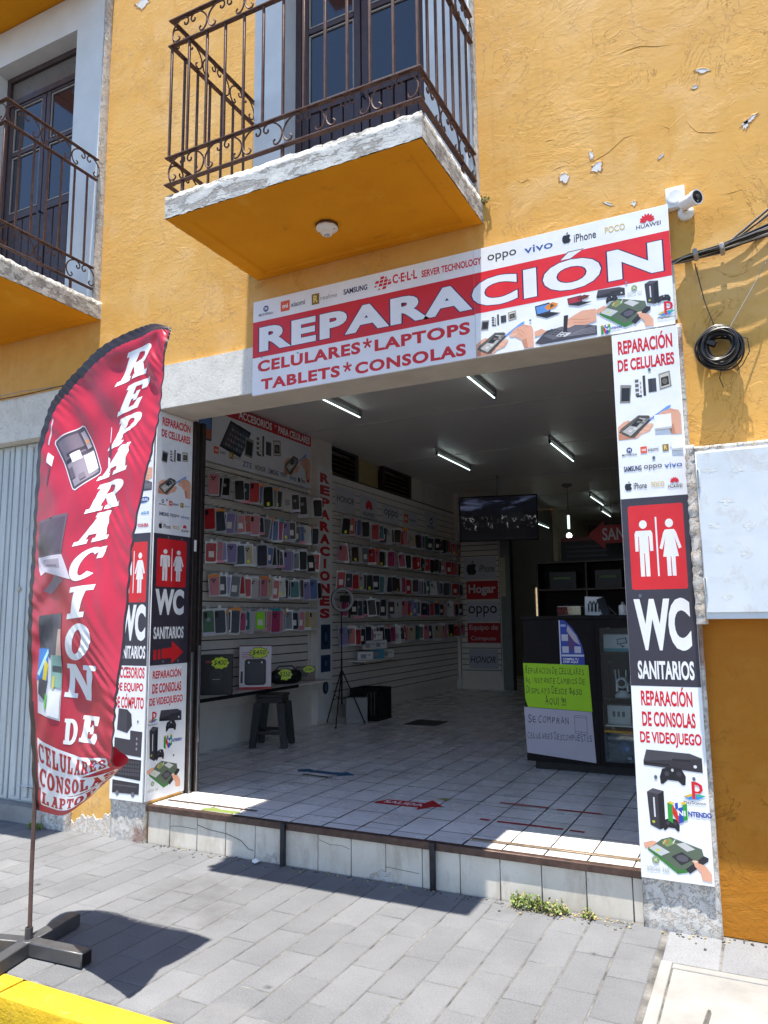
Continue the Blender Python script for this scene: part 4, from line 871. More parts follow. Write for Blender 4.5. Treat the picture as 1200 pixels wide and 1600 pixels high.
S.on('picture'); pic_laptop(S, (-4.26, 2.70, -4.01, 2.85), '#3a4a7a', '#b0405a'); pic_laptop_fix(S, (-4.30, 2.50, -4.0, 2.70))
S.poly([(-4.26, .765), (-4.16, .745), (-4.115, .80), (-4.125, .88), (-4.165, .91), (-4.25, .915)], '#38363d'); S.poly([(-4.26, .765), (-4.16, .745), (-4.17, .90), (-4.25, .915)], '#47454d')
S.poly([(-4.28, .60), (-4.02, .585), (-4.015, .76), (-4.13, .765), (-4.13, .70), (-4.28, .71)], '#413e45')
for i in range(3): S.ell(-4.065, .64+i*.035, .008, .010, '#8d8b92')
S.poly([(-4.27, .44), (-4.02, .425), (-4.016, .565), (-4.265, .575)], '#2d2b31')
for i in range(4):
    for j in range(10): S.rect(-4.26+j*.0235, .452+i*.028, -4.242+j*.0235, .472+i*.028, '#4c4a51')
S.poly([(-4.285, .325), (-4.03, .33), (-4.028, .405), (-4.285, .415)], '#3a373d'); S.rect(-4.27, .375, -4.05, .385, '#55525a')
for u in (-4.235, -4.085): S.ell(u, .325, .017, .017, '#77747c')
S.on('emblem'); S.ell(-4.23, 2.445, .022, .02, '#3a8fc0'); S.ell(-4.075, 2.44, .055, .022, '#2b4f9a', .1); S.text('SAMSUNG', -4.118, 2.43, -4.034, 2.452, WH, .02)
S.ring(-4.18, 2.34, .028, .026, .023, .021, '#4d6f8a'); S.text('DELL', -4.2, 2.33, -4.16, 2.35, '#4d6f8a', .03); S.text('ASUS', -4.10, 2.33, -4.02, 2.352, '#3a8fc8', .03); S.ell(-4.21, 2.245, .026, .026, '#3a9ad0'); S.text('hp', -4.224, 2.23, -4.196, 2.26, WH, .02); S.text('TOSHIBA', -4.13, 2.235, -4.02, 2.262, '#c03040', .03)
S.on('screw')
for u, v in ((-4.08, 1.7), (-4.06, .83), (-4.19, 1.205)): S.ell(u, v, .008, .009, '#5f6a74', 0, 10); S.new()
S.build(t)
# --- sheet on the left jamb, facing into the opening
t = thing('pillar_sign', 'tall WC sign with red arrow on the shaded jamb beside the shutter guide', 'sign', (-4.0, .17, .28))
b = B(); b.box(-3.998, -3.988, -.035, .366, .279, 3.125, ink('#eceef1', .32), .001); b.build('panel', t)
S = Sheet(east(-3.988)); S.on('black_panel'); S.rect(-.034, 1.222, .365, 2.19, DK); S.on('red_panel'); S.rrect(.004, 1.795, .325, 2.155, .012, '#d6242c'); S.on('pictogram'); em_people(S, .165, 1.84, 2.08, .25)
S.on('lettering'); S.text('REPARACIÓN', .02, 3.02, .335, 3.085, '#d0212c', .035); S.text('DE CELULARES', .015, 2.93, .335, 2.99, '#d0212c', .035)
S.text('WC', 0, 1.585, .31, 1.78, WH, .05); S.text('SANITARIOS', -.005, 1.41, .315, 1.50, WH, .032)
S.text('REPARACIÓN', 0, 1.125, .30, 1.182, '#d0212c', .03); S.text('DE CONSOLAS', 0, 1.02, .305, 1.09, '#d0212c', .03); S.text('DE VIDEOJUEGO', -.025, .92, .325, .99, '#d0212c', .03)
S.on('arrow'); S.poly([(.085, 1.265), (.19, 1.268), (.19, 1.225), (.32, 1.305), (.19, 1.392), (.19, 1.345), (.085, 1.338)], '#cf242b'); S.rect(.045, 1.263, .07, 1.335, '#cf242b'); S.rect(.0, 1.26, .03, 1.333, '#cf242b')
S.on('picture'); pic_parts(S, (.02, 2.735, .32, 2.86)); pic_hand_phone(S, (-.005, 2.49, .355, 2.68)); pic_console(S, (.08, .80, .315, .895)); pic_pad(S, (.15, .735, .26, .81)); pic_tower(S, (-.015, .545, .14, .79)); pic_open_console(S, (-.03, .32, .32, .535))
S.on('emblem'); logo_rows(S, -.0, .345, 2.425, 2.34, 2.25, .048); em_play(S, .015, .845, .075); em_n(S, .175, .665, .085); em_xbox(S, .03, .39, .034, (-.02, .335, .09, .355))
S.on('screw')
for u, v in ((.12, 2.168), (.27, 2.168), (.10, 1.245), (.26, 1.243), (.24, .555), (.09, 2.45)): S.ell(u, v, .009, .009, '#70767c', 0, 10); S.new()
S.build(t)

# ================================================================== feather flag on its cross foot
FL = [(-3.3, -1.53, .70), (-3.308, -1.53, .640), (-3.332, -1.53, .979), (-3.384, -1.53, 1.455), (-3.411, -1.53, 1.784), (-3.413, -1.53, 2.122), (-3.385, -1.53, 2.464), (-3.313, -1.53, 2.683), (-3.213, -1.54, 2.799), (-3.066, -1.55, 2.876), (-2.899, -1.56, 2.937), (-2.695, -1.57, 2.981), (-2.57, -1.57, 2.99), (-2.445, -1.58, 2.94)]
FR = [(-2.70, -1.62, 1.0), (-2.467, -1.74, .961), (-2.435, -1.86, .963), (-2.427, -1.85, 1.154), (-2.434, -1.83, 1.308), (-2.454, -1.8, 1.548), (-2.481, -1.75, 1.828), (-2.466, -1.71, 2.06), (-2.455, -1.68, 2.27), (-2.449, -1.65, 2.488), (-2.446, -1.62, 2.68), (-2.446, -1.6, 2.828), (-2.442, -1.59, 2.911), (-2.445, -1.579, 2.94)]
def crv(T, t):
    i = min(max(int(math.floor(t)), 0), len(T)-2); f = t-i
    p0, p1, p2, p3 = [Vector(T[min(max(q, 0), len(T)-1)]) for q in (i-1, i, i+1, i+2)]
    return .5*((2*p1)+(p2-p0)*f+(2*p0-5*p1+4*p2-p3)*f*f+(3*p1-p0-3*p2+p3)*f**3)
def FP(u, t):
    p = crv(FL, t).lerp(crv(FR, t), u); sg = math.exp(-((t-1)/.9)**2)
    p.z -= .115*math.sin(PI*u)*sg; p.y -= .10*math.sin(PI*u)*sg*u
    wd = min(1.0, (13-t)/3.0)
    y = .030*math.sin(PI*u)*math.sin(t*.9+.6)*wd + .012*math.sin(5.2*u+1.7*t)*wd + .007*math.sin(11*u-2.3*t+.7)*wd*math.sin(PI*u)
    y += .0032*math.sin(t*13+4*math.sin(t*2.1))*u**9*wd + .003*math.sin(t*22+3*math.sin(t*1.7))*math.exp(-(u/.13)**2)*wd
    y += .010*math.sin(6*t+9*u)*math.exp(-((u-.22)/.2)**2-((t-6.6)/1.5)**2) + .012*math.sin(13*u+5*t)*math.exp(-((u-.75)/.2)**2-((t-10.2)/1.4)**2)
    y += .0045*math.sin(31*u+17*t+5*math.sin(3.1*t))*math.exp(-((u-.8)/.16)**2)*wd*(.4+.6*math.sin(2.2*t)**2) + .005*math.sin(24*u-9*t)*math.exp(-((u-.2)/.14)**2-((t-3.5)/2.5)**2)*wd + .010*abs(math.sin(2.4*t+1.5*u+.3))**3*wd*math.sin(PI*min(u*1.1, 1))
    return p+Vector((0, y, 0))
t = thing('feather_flag', 'crimson feather flag with white slab letters on a grey steel cross foot', 'flag', (-3.21, -1.56, 0))
NU, NT = 56, 260; b = B(); b.tone = 'keep'; V = {}
for i in range(NU+1):
    for k in range(NT+1): V[i, k] = b.bm.verts.new(FP(i/NU, 13*k/NT*.9995))
ra, bk = b.mi(M['flag_red']), b.mi(M['flag_black'])
for i in range(NU):
    for k in range(NT):
        f = b.bm.faces.new((V[i, k], V[i+1, k], V[i+1, k+1], V[i, k+1])); f.smooth = True
        tt = 13*(k+.5)/NT; u = (i+.5)/NU; W_ = (crv(FR, tt)-crv(FL, tt)).length
        q = crv(FL, tt); f.material_index = bk if (u*W_ < (.062 if tt < 8 else .062+.012*(tt-8)) or (1-u)*W_ < .013 and tt > 1.9) else ra
b.build('banner_cloth', t, sharp=False)
def finv(x, z):
    best = None
    def err(tt):
        l, r = crv(FL, tt), crv(FR, tt); u = (x-l.x)/(r.x-l.x) if abs(r.x-l.x) > 1e-4 else .5
        return FP(u, tt).z-z, u
    lo, hi, n_ = .98, 12.9, 26; pe, pu = err(lo); 
    for i in range(1, n_+1):
        a = lo+(hi-lo)*i/n_; e, u = err(a)
        if pe*e <= 0:
            a0, a1, e0 = lo+(hi-lo)*(i-1)/n_, a, pe
            for _ in range(18):
                m_ = (a0+a1)/2; em, um = err(m_)
                if em*e0 <= 0: a1 = m_
                else: a0, e0 = m_, em
            return um, m_
        pe = e
    return None
_fy = {}
def fsurf(x, z, h):
    k = (round(x, 3), round(z, 3))
    if k not in _fy:
        r = finv(x, z); _fy[k] = FP(*r).y if r and -.005 < r[0] < 1.005 else None
    return Vector((x, (_fy[k] if _fy[k] is not None else -1.66)-h, z))
def finv_ok(x, z): fsurf(x, z, 0); return _fy[(round(x, 3), round(z, 3))] is not None
class Cloth(Sheet):
    """printing that follows the cloth: every shape is cut finely before it is laid on"""
    def poly(s, pts, c):
        h = s.lift(); bm = bmesh.new(); f = bm.faces.new([bm.verts.new((x, z, 0)) for x, z in pts]); bm.normal_update(); s._lay(bm, c, h); return s
    def lift(s): return s.start+s.step*s.k
    par = False
    def _lay(s, bm, c, h):
        bmesh.ops.triangulate(bm, faces=bm.faces[:])
        for _ in range(6):
            e = [e for e in bm.edges if e.calc_length() > .017]
            if not e: break
            bmesh.ops.subdivide_edges(bm, edges=e, cuts=1); bmesh.ops.triangulate(bm, faces=bm.faces[:])
        b = s.b(); i = b.mi(c if not isinstance(c, (str, tuple)) else ink(c, .45)); mp = {v: b.bm.verts.new(FP(v.co.x, v.co.y)+Vector((0, -h, 0))) for v in bm.verts} if s.par else {v: b.bm.verts.new(s.fn(v.co.x, v.co.y, h)) for v in bm.verts if finv_ok(v.co.x, v.co.y)}
        for f in bm.faces:
            try: g = b.bm.faces.new([mp[v] for v in f.verts]); g.material_index = i; g.smooth = True
            except (ValueError, KeyError): pass
        bm.free()
    def ring(s, u, v, ao, bo, ai, bi, c, a0=0, a1=360, n=18): return s
def arcq(cx, cy, ro, rio, a0, a1, n=9):
    A = [math.radians(a0+(a1-a0)*i/n) for i in range(n+1)]
    return [[(cx+ro[0]*math.cos(p), cy+ro[1]*math.sin(p)), (cx+ro[0]*math.cos(q), cy+ro[1]*math.sin(q)), (cx+rio[0]*math.cos(q), cy+rio[1]*math.sin(q)), (cx+rio[0]*math.cos(p), cy+rio[1]*math.sin(p))] for p, q in zip(A, A[1:])]
R_ = lambda a, c, d, e: [(a, c), (d, c), (d, e), (a, e)]
bowl = [(.1, .15), (.1, .85), (0, .85), (0, 1), (.52, 1)]
GL = {
 'I': [[(.1, 0), (.9, 0), (.9, .17), (.7, .17), (.7, .83), (.9, .83), (.9, 1), (.1, 1), (.1, .83), (.3, .83), (.3, .17), (.1, .17)]],
 'P': [[(0, 0), (.58, 0), (.58, .15), (.44, .15), (.44, .42), (.44, .9), (0, 1), (0, .85), (.1, .85), (.1, .15), (0, .15)], R_(.0, .86, .56, 1), R_(.4, .40, .56, .54), *arcq(.54, .70, (.40, .30), (.13, .14), -90, 90)],
 'R': [[(0, 0), (.5, 0), (.5, .15), (.42, .15), (.42, .9), (0, 1), (0, .85), (.1, .85), (.1, .15), (0, .15)], R_(.0, .86, .54, 1), R_(.4, .42, .54, .56), *arcq(.52, .71, (.42, .29), (.14, .13), -90, 90), [(.42, .46), (.72, .46), (.92, .15), (1.04, .15), (1.04, 0), (.58, 0), (.58, .15), (.62, .15)]],
 'E': [[(0, 0), (.92, 0), (.92, .36), (.72, .36), (.66, .16), (.44, .16), (.44, .42), (.54, .42), (.54, .34), (.68, .34), (.68, .66), (.54, .66), (.54, .57), (.44, .57), (.44, .84), (.66, .84), (.72, .66), (.92, .66), (.92, 1), (0, 1), (0, .85), (.1, .85), (.1, .15), (0, .15)]],
 'A': [[(0, 0), (.42, 0), (.42, .14), (.34, .14), (.37, .28), (.62, .28), (.64, .14), (.56, .14), (.56, 0), (1.04, 0), (1.04, .14), (.95, .14), (.72, 1), (.34, 1), (.34, .86), (.40, .86), (.36, .70), (.12, .14), (0, .14)]],
 'C': [*arcq(.5, .5, (.52, .52), (.20, .36), 48, 318, 20), R_(.76, .62, .96, .98)],
 'O': [*arcq(.5, .5, (.52, .52), (.18, .34), 0, 360, 26)],
 'N': [[(0, 0), (.40, 0), (.40, .14), (.28, .14), (.28, .62), (.70, 0), (.92, 0), (.92, .86), (1.02, .86), (1.02, 1), (.62, 1), (.62, .86), (.74, .86), (.74, .40), (.34, 1), (0, 1), (0, .86), (.10, .86), (.10, .14), (0, .14)]],
 'D': [[(0, 0), (.5, 0), (.5, .15), (.4, .15), (.4, .85), (.5, .85), (.5, 1), (0, 1), (0, .85), (.1, .85), (.1, .15), (0, .15)], *arcq(.46, .5, (.52, .5), (.22, .35), -90, 90, 14)],
 'L': [[(0, 0), (.92, 0), (.92, .40), (.70, .40), (.64, .16), (.44, .16), (.44, .85), (.56, .85), (.56, 1), (0, 1), (0, .85), (.1, .85), (.1, .15), (0, .15)]],
 'U': [[(0, 1), (.44, 1), (.44, .86), (.36, .86), (.36, .3), (.5, .16), (.64, .3), (.64, .86), (.56, .86), (.56, 1), (1, 1), (1, .86), (.92, .86), (.92, .26), (.72, 0), (.28, 0), (.08, .26), (.08, .86), (0, .86)]],
 'S': [[(.06, 0), (.2, .02), (.3, .0), (.62, -.02), (.94, .14), (.94, .44), (.62, .60), (.40, .68), (.36, .76), (.44, .86), (.6, .82), (.70, .66), (.88, .66), (.88, .98), (.74, .96), (.62, 1.02), (.3, 1.02), (.04, .84), (.06, .58), (.34, .42), (.58, .34), (.62, .24), (.5, .15), (.34, .20), (.24, .38), (.06, .38)]],
 'T': [[(.22, 0), (.78, 0), (.78, .15), (.66, .15), (.66, .84), (.78, .84), (.82, .62), (1, .62), (1, 1), (0, 1), (0, .62), (.18, .62), (.22, .84), (.34, .84), (.34, .15), (.22, .15)]]}
S = Cloth(fsurf, .0003, .0014); S.on('lettering')
def slab(ch, u, tt, wd, ht, sh, rot, c=WH):
    p = FP(u, tt); cr, sr = math.cos(rot), math.sin(rot); S.new()
    for g in GL[ch]:
        pts = []
        for a, v in g:
            x = (a-.5)*wd+(v-.5)*ht*sh; z = (v-.5)*ht; pts.append((p.x+x*cr-z*sr*.4, p.z+x*sr+z*cr))
        S.poly(pts, c)
for ch, u, tt, wd, ht, sh, rot in (('R', .543, 9.98, .20, .150, .62, .20), ('E', .666, 9.05, .16, .135, .6, .19), ('P', .698, 8.17, .19, .14, .58, .17), ('A', .704, 7.33, .22, .14, .55, .13), ('R', .703, 6.5, .22, .135, .5, .11), ('A', .671, 5.81, .23, .14, .48, .10), ('C', .646, 5.2, .22, .145, .42, .08), ('I', .622, 4.55, .24, .145, .34, .05), ('O', .622, 3.86, .25, .16, .28, .02), ('N', .619, 3.03, .30, .155, .22, 0), ('D', .515, 2.30, .13, .115, .08, .05), ('E', .73, 2.46, .20, .115, .25, .06)):
    slab(ch, u, tt, wd, ht, sh, rot)
def word(txt, u0, u1, tf, dt, sl):
    n_ = len(txt); du = (u1-u0)/n_; S.par = True
    for pas in (0, 1):
        for i, ch in enumerate(txt):
            S.new(); S.k = 2*pas; u = u0+du*(i+.5); tt = tf(u)
            if pas == 0: S.poly([(u-du*.60, tf(u-du*.6)-dt*.66), (u+du*.60, tf(u+du*.6)-dt*.66), (u+du*.62, tf(u+du*.6)+dt*.68), (u-du*.58, tf(u-du*.6)+dt*.68)], WH)
            else:
                for g in GL[ch]: S.poly([(u+(a-.5)*du*.86+(v-.5)*du*.12, tf(u+(a-.5)*du*.86)+(v-.5)*dt) for a, v in g], '#b3142a')
    S.par = False
word('CELULARES', .11, .93, lambda u: 1.88+max(0, u-.7)*.45, .235, 0); word('CONSOLAS', .10, .95, lambda u: 1.585-max(0, u-.6)*.30, .225, 0); word('LAPTOPS', .12, .90, lambda u: 1.30-.30*max(0, u-.45)**1.3, .20, 0)
S.on('picture')
def quadpic(c4, shapes):
    """shapes given in a unit square laid on the four cloth corners (bl, br, tr, tl)"""
    c4 = [FP(*c) for c in c4]; c4 = [(p.x, p.z) for p in c4]
    def m_(a, v): return tuple((c4[0][k]*(1-a)+c4[1][k]*a)*(1-v)+(c4[3][k]*(1-a)+c4[2][k]*a)*v for k in (0, 1))
    S.k = 0; S.new()
    for pts, c in shapes: S.poly([m_(a, v) for a, v in pts], c); S.k += 1
rc = lambda a, d, e, f: [(a, d), (e, d), (e, f), (a, f)]
quadpic([(.442, 5.98), (.594, 6.76), (.299, 7.3), (.133, 6.38)], [([(.06, 0), (.94, 0), (1, .05), (1, .95), (.94, 1), (.06, 1), (0, .95), (0, .05)], '#d9cfd6'), ([(.08, .02), (.92, .02), (.97, .06), (.97, .94), (.92, .98), (.08, .98), (.03, .94), (.03, .06)], '#4a4048'), (rc(.1, .06, .9, .5), '#8a7f88'), (rc(.1, .56, .72, .93), '#6f626c'),
    (rc(.2, .6, .9, .66), '#3a3038'), (rc(.3, .46, .58, .62), '#ece8ec'), (rc(.62, .12, .92, .48), '#f2eef2'), (rc(.78, .56, .92, .9), '#9c8f96'), (rc(.12, .5, .28, .56), '#2c242b'), (rc(.8, .66, .9, .74), '#c98a5a'), (rc(.1, .2, .24, .4), '#5d525a'), (rc(.34, .1, .52, .2), '#786c75')])
quadpic([(.06, 5.60), (.2, 5.64), (.13, 6.9), (.03, 6.85)], [(rc(.3, .55, .42, .95), '#cbbcc4'), (rc(.5, .3, .95, .45), '#efe6ea'), (rc(.7, .0, .84, .26), '#5a4048')])
quadpic([(.62, 6.9), (.70, 6.95), (.58, 7.9), (.5, 7.85)], [(rc(.3, .0, .6, .3), '#efe0e6'), (rc(.35, .3, .7, .6), '#503840'), (rc(.45, .65, .55, 1), '#e8cfd8')])
quadpic([(.10, 4.42), (.43, 4.98), (.436, 5.62), (.095, 4.98)], [(rc(0, 0, 1, 1), '#6a5760'), (rc(.05, .05, .95, .93), '#5a4650'), (rc(.45, .95, .55, .99), '#241c22')])
quadpic([(.11, 4.16), (.47, 4.60), (.43, 4.98), (.10, 4.42)], [([(0, .3), (.1, 0), (.3, .25), (1.2, .15), (1.0, 1), (0, 1)], '#e6d9df'), (rc(.2, .5, .9, .85), '#b9a6af'), (rc(.3, .55, .8, .62), '#8d7a84')])
quadpic([(.19, 4.02), (.28, 4.10), (.46, 4.62), (.36, 4.55)], [([(0, 0), (1, 0), (1, 1), (0, 1)], '#86707a')])
quadpic([(.123, 2.31), (.401, 2.36), (.425, 4.02), (.142, 3.52)], [(rc(0, 0, 1, 1), '#cfd0d4'), (rc(0, .58, .5, 1), '#3c3a42'), (rc(.5, .6, 1, 1), '#5a5860'), ([(.1, .75), (.5, .55), (.6, 1), (.4, 1)], '#4d4b54'), ([(.7, .55), (1, .5), (1, .85), (.85, .85)], '#d9b7a6'), (rc(0, .34, .42, .66), '#2f6fb8'), ([(.0, .4), (.1, .38), (.42, .62), (.36, .66)], '#9fd0e8'),
    ([(.22, .3), (.34, .28), (.44, .5), (.3, .56)], '#d9c22f'), ([(.05, .2), (.3, .14), (.42, .34), (.1, .36)], '#4a4a50'), (rc(.55, .3, 1, .6), '#7da79a'), (rc(.6, .44, 1, .5), '#3b4a4a'), ([(.3, .08), (.4, .06), (.42, .2), (.34, .22)], '#5bbf4a'), (rc(.5, .02, .98, .26), '#e4e4e8'), (rc(.62, .28, .72, .4), '#c8b84a')])
S.build(t)
# pole, from the foot up through the sleeve
b = B(); pts = [(-3.21, -1.58, .06), (-3.25, -1.555, .35)] + [tuple(FP(.02, 1+.5*i)+Vector((.0, .012, 0))) for i in range(1, 22)]
b.tube(pts, [.010]*4+[.010-.00028*i for i in range(len(pts)-4)], mat('rusty_flag_pole', (.11, .065, .055), .45, .3, 18, 0, 80, .4), 8); b.build('pole', t)
b = B(); GM = mat('grey_painted_cross_foot', (.085, .085, .088), .42, .2, 10, .12, 90, .35); c0 = Vector((-3.21, -1.585, 0))
for a, l in ((.06, .36), (PI+.25, .36), (1.75, .33), (-1.32, .34)):
    m_ = Matrix.Translation(c0) @ Matrix.Rotation(a, 4, 'Z'); bb = B(); bb.box(.033, l, -.033, .033, .004, .066, GM, .004, 1, m_)
    bb.build('foot_arm', t)
    bb = B(); bb.box(l-.002, l+.0006, -.028, .028, .009, .061, M['black'], 0, 1, m_); bb.build('arm_end', t)
b.box(c0.x-.04, c0.x+.04, c0.y-.04, c0.y+.04, .0035, .068, GM, .004); b.lathe((c0.x, c0.y, .068), (0, 0, 1), [(.018, 0), (.018, .05), (.012, .05)], GM, 12); b.build('foot_hub', t)

# ================================================================== fittings on the outside wall
t = thing('wall_box', 'white painted metal service box in rough mortar on the ochre wall', 'utility box', (.05, 0, 1.95))
b = B(); b.box(-.25, .43, -.195, -.0005, 1.525, 2.36, M['box_paint'], .004); b.build('box_body', t)
b = B(); b.box(-.247, .425, -.205, -.1955, 1.555, 2.352, M['box_paint'], .003); d = b.build('box_door', t)
rg = random.Random(77)
for cx, cz in ((-.185, 2.26), (-.06, 2.25), (.08, 2.26), (-.12, 2.10), (-.18, 1.98), (-.03, 1.97), (.10, 1.99), (-.17, 1.86), (-.05, 1.84), (-.15, 1.63), (.05, 1.70)):
    b = B(); p = blob(cx, cz, rg.uniform(.020, .034), rg.uniform(.010, .022), 22, int(cx*1000+cz*10), .5); b.face([(x, -.2054, z) for x, z in p], mat('sticker_residue', (.66, .68, .67), .7, .14, 60, .3, 150)); b.build('sticker_residue', t, sharp=False)
for z_ in (2.22, 1.68):
    b = B(); b.box(-.249, -.234, -.211, -.2055, z_-.045, z_+.045, M['box_paint'], .002); b.tube([(-.2415, -.212, z_-.045), (-.2415, -.212, z_+.045)], .004, M['grey_metal'], 6); b.build('hinge', d)
b = B(); rough_block(b, -.297, -.2505, -.186, -.0005, 1.50, 2.40, M['rim'], 2, 44, .006, 21); b.tone = 'keep'; b.build('mortar_rim', t, sharp=False, weld=True)
b = B(); rough_block(b, -.2503, .47, -.186, -.0005, 2.3605, 2.388, M['rim'], 34, 2, .004, 22); b.tone = 'keep'; b.build('mortar_rim', t, sharp=False, weld=True)
# camera, junction box, cables, coil
t = thing('junction_box', 'small square white junction box just above the end of the header sign', 'junction box', (-.266, 0, 3.82))
b = B(); b.box(-.318, -.218, -.048, -.0005, 3.765, 3.885, M['white_plastic'], .008, 2); b.build('box_body', t)
b = B(); b.lathe((-.268, -.048, 3.825), (0, -1, 0), [(.047, 0), (.047, .004), (.040, .007), (.034, .0065), (0, .0065)], M['white_plastic'], 24); b.build('round_lid', t)
t = thing('security_camera', 'white bullet security camera with a black face on the ochre wall', 'camera', (-.22, 0, 3.72))
b = B(); b.lathe((-.222, 0, 3.735), (0, -1, 0), [(.042, 0), (.042, .018), (.036, .026), (.018, .034), (.015, .06)], M['white_plastic'], 22); b.build('wall_mount', t)
ax = Vector((.74, -.66, -.10)).normalized(); c_ = Vector((-.215, -.085, 3.752))
b = B(); b.lathe(c_-ax*.02, ax, [(0, -.006), (.028, -.004), (.034, .004), (.034, .075), (.039, .078), (.041, .104), (.034, .104)], M['white_plastic'], 24); b.build('barrel', t)
b = B(); b.lathe(c_-ax*.02, ax, [(.0338, .100), (.0338, .102), (0, .102)], M['black'], 24); q = b.build('face_plate', t)
b = B(); b.lathe(c_-ax*.02, ax, [(.013, .1025), (.013, .107), (.009, .109), (0, .1092)], M['dark_grey_plastic'], 16)
b.build('lens', t); b = B(); b.lathe(c_-ax*.02+Vector((0, 0, -.022)), ax, [(.005, .1025), (.004, .106), (0, .107)], M['grey_metal'], 10); b.build('sensor', t)
t = thing('cable_bundle', 'bundle of black and grey cables strung along the ochre wall beside the sign', 'cables', (0, -.04, 3.48))
rg = random.Random(4)
for i in range(16):
    yy = -.012-.0052*i+rg.uniform(-.004, .004); z0 = 3.452+rg.uniform(-.008, .010); z1 = 3.50+rg.uniform(-.02, .03) if i % 4 else 3.62+rg.uniform(0, .1); sg_ = rg.uniform(-.008, .008); b = B()
    pts = [(-.36, -.026, z0+.0), (-.296, -.027+yy*.12, z0+.003), (-.25, yy*.75-.006, z0+.006+sg_*.3), (-.17, yy, z0+.012), (-.06, yy, z0+.02+sg_), (.05, yy-.004, z0+.035+(z1-3.48)*.3), (.18, yy, z0+.05+(z1-3.48)*.75), (.40, yy+.005, z1+.05), (.9, yy, z1+.16+rg.uniform(0, .1)), (1.6, -.05, z1+.3)]
    b.tube(pts, rg.choice((.0032, .004, .0048)), M['cable'] if i % 3 else M['cable_grey'], 6); b.build('cable', t)
for x_ in (-.185, -.055):
    b = B(); b.box(x_-.012, x_+.012, -.100, -.010, 3.445, 3.482, M['cable_grey'], .005, 1, Matrix.Translation((x_, 0, 3.46)) @ Matrix.Rotation(-.2, 4, 'Y') @ Matrix.Translation((-x_, 0, -3.46))); b.build('cable_clip', t)
t = thing('cable_coil', 'black cable coil hanging by two thin wires under the cables', 'cable coil', (-.1, -.08, 2.92))
b = B(); rg = random.Random(9)
for i in range(28):
    R0 = .092+rg.uniform(-.026, .024); cx, cz, cy = -.10+rg.uniform(-.006, .006), 2.92+rg.uniform(-.006, .006), -.03-.0036*i+rg.uniform(-.004, .004); ph = rg.uniform(0, 6)
    b.tube([(cx+(R0+.006*math.sin(2*a+ph))*math.cos(a)*.95, cy+.008*math.sin(a+ph), cz+(R0+.006*math.cos(3*a+ph))*math.sin(a)) for a in [2*PI*q/30 for q in range(30)]], .0048, M['cable'], 5, True)
b.build('loop', t)
b = B(); b.tube([(-.195, -.02, 3.43), (-.16, -.05, 3.2), (-.115, -.075, 3.02)], .003, M['cable'], 5); b.build('hanger_wire', t)
b = B(); b.tube([(.20, -.03, 3.45), (.09, -.06, 3.25), (-.05, -.08, 3.015)], .0022, M['cable_grey'], 5); b.build('hanger_wire', t)
b = B(); b.tube([(-.02, -.06, 2.98), (.03, -.07, 2.95), (.035, -.07, 2.88), (.0, -.06, 2.82), (-.03, -.06, 2.79)], .0025, M['cable'], 5); b.tube([(-.10, -.05, 2.82), (-.115, -.04, 2.77), (-.10, -.03, 2.72)], .0025, M['cable'], 5); b.build('loose_end', t)
b = B(); b.box(-.165, -.115, -.125, -.10, 2.925, 2.955, M['black'], .004, 1, Matrix.Translation((-.14, 0, 2.94)) @ Matrix.Rotation(.5, 4, 'Y') @ Matrix.Translation((.14, 0, -2.94))); b.build('plug', t)
t = thing('cable_bundle', 'two thin loose cables lying along the white garage lintel', 'cables', (-6, -.05, 3.45))
for z_, s_ in ((3.475, 1), (3.455, 2)):
    b = B(); rg = random.Random(s_); b.tube([(-9+.5*i, -.045-.008*s_, z_+rg.uniform(-.02, .02)+.0*i) for i in range(9)]+[(-4.75, -.03, z_+.03)], .004, M['cable_grey'] if s_ == 1 else M['cable'], 5); b.build('cable', t)
def porcelain(x, y, z, label):
    t = thing('lamp_socket', label, 'lamp socket', (x, y, z)); P_ = M['white_plastic']
    b = B(); b.lathe((x, y, z), (0, 0, -1), [(.075, 0), (.075, .012), (.060, .020)], M['iron'], 8, False); b.build('backplate', t)
    b = B(); b.lathe((x, y, z-.010), (0, 0, -1), [(.068, 0), (.070, .012), (.058, .022), (.036, .030), (.032, .050), (.026, .054), (.022, .054), (.018, .03)], P_, 20); b.build('socket', t)
    b = B(); b.lathe((x, y, z-.04), (0, 0, -1), [(.018, 0), (.0, .004)], M['black'], 12); b.build('contact', t)
    for a in (0, PI):
        b = B(); b.lathe((x+.05*math.cos(a), y+.05*math.sin(a), z-.028), (0, 0, -1), [(.007, 0), (.007, .006), (0, .007)], M['brown_metal'], 8); b.build('screw', t)
    return t
porcelain(-2.27, -.42, 3.985, 'empty white porcelain lamp socket under the balcony over the shop sign')
tL = porcelain(-5.92, -.50, 7.055, 'white porcelain lamp socket with a bulb under the uppermost soffit')
b = B(); b.lathe((-5.92, -.5, 7.0), (0, 0, -1), [(.02, 0), (.03, .03), (.042, .06), (.036, .09), (.015, .105), (0, .107)], M['white_plastic'], 16); b.build('bulb', tL)
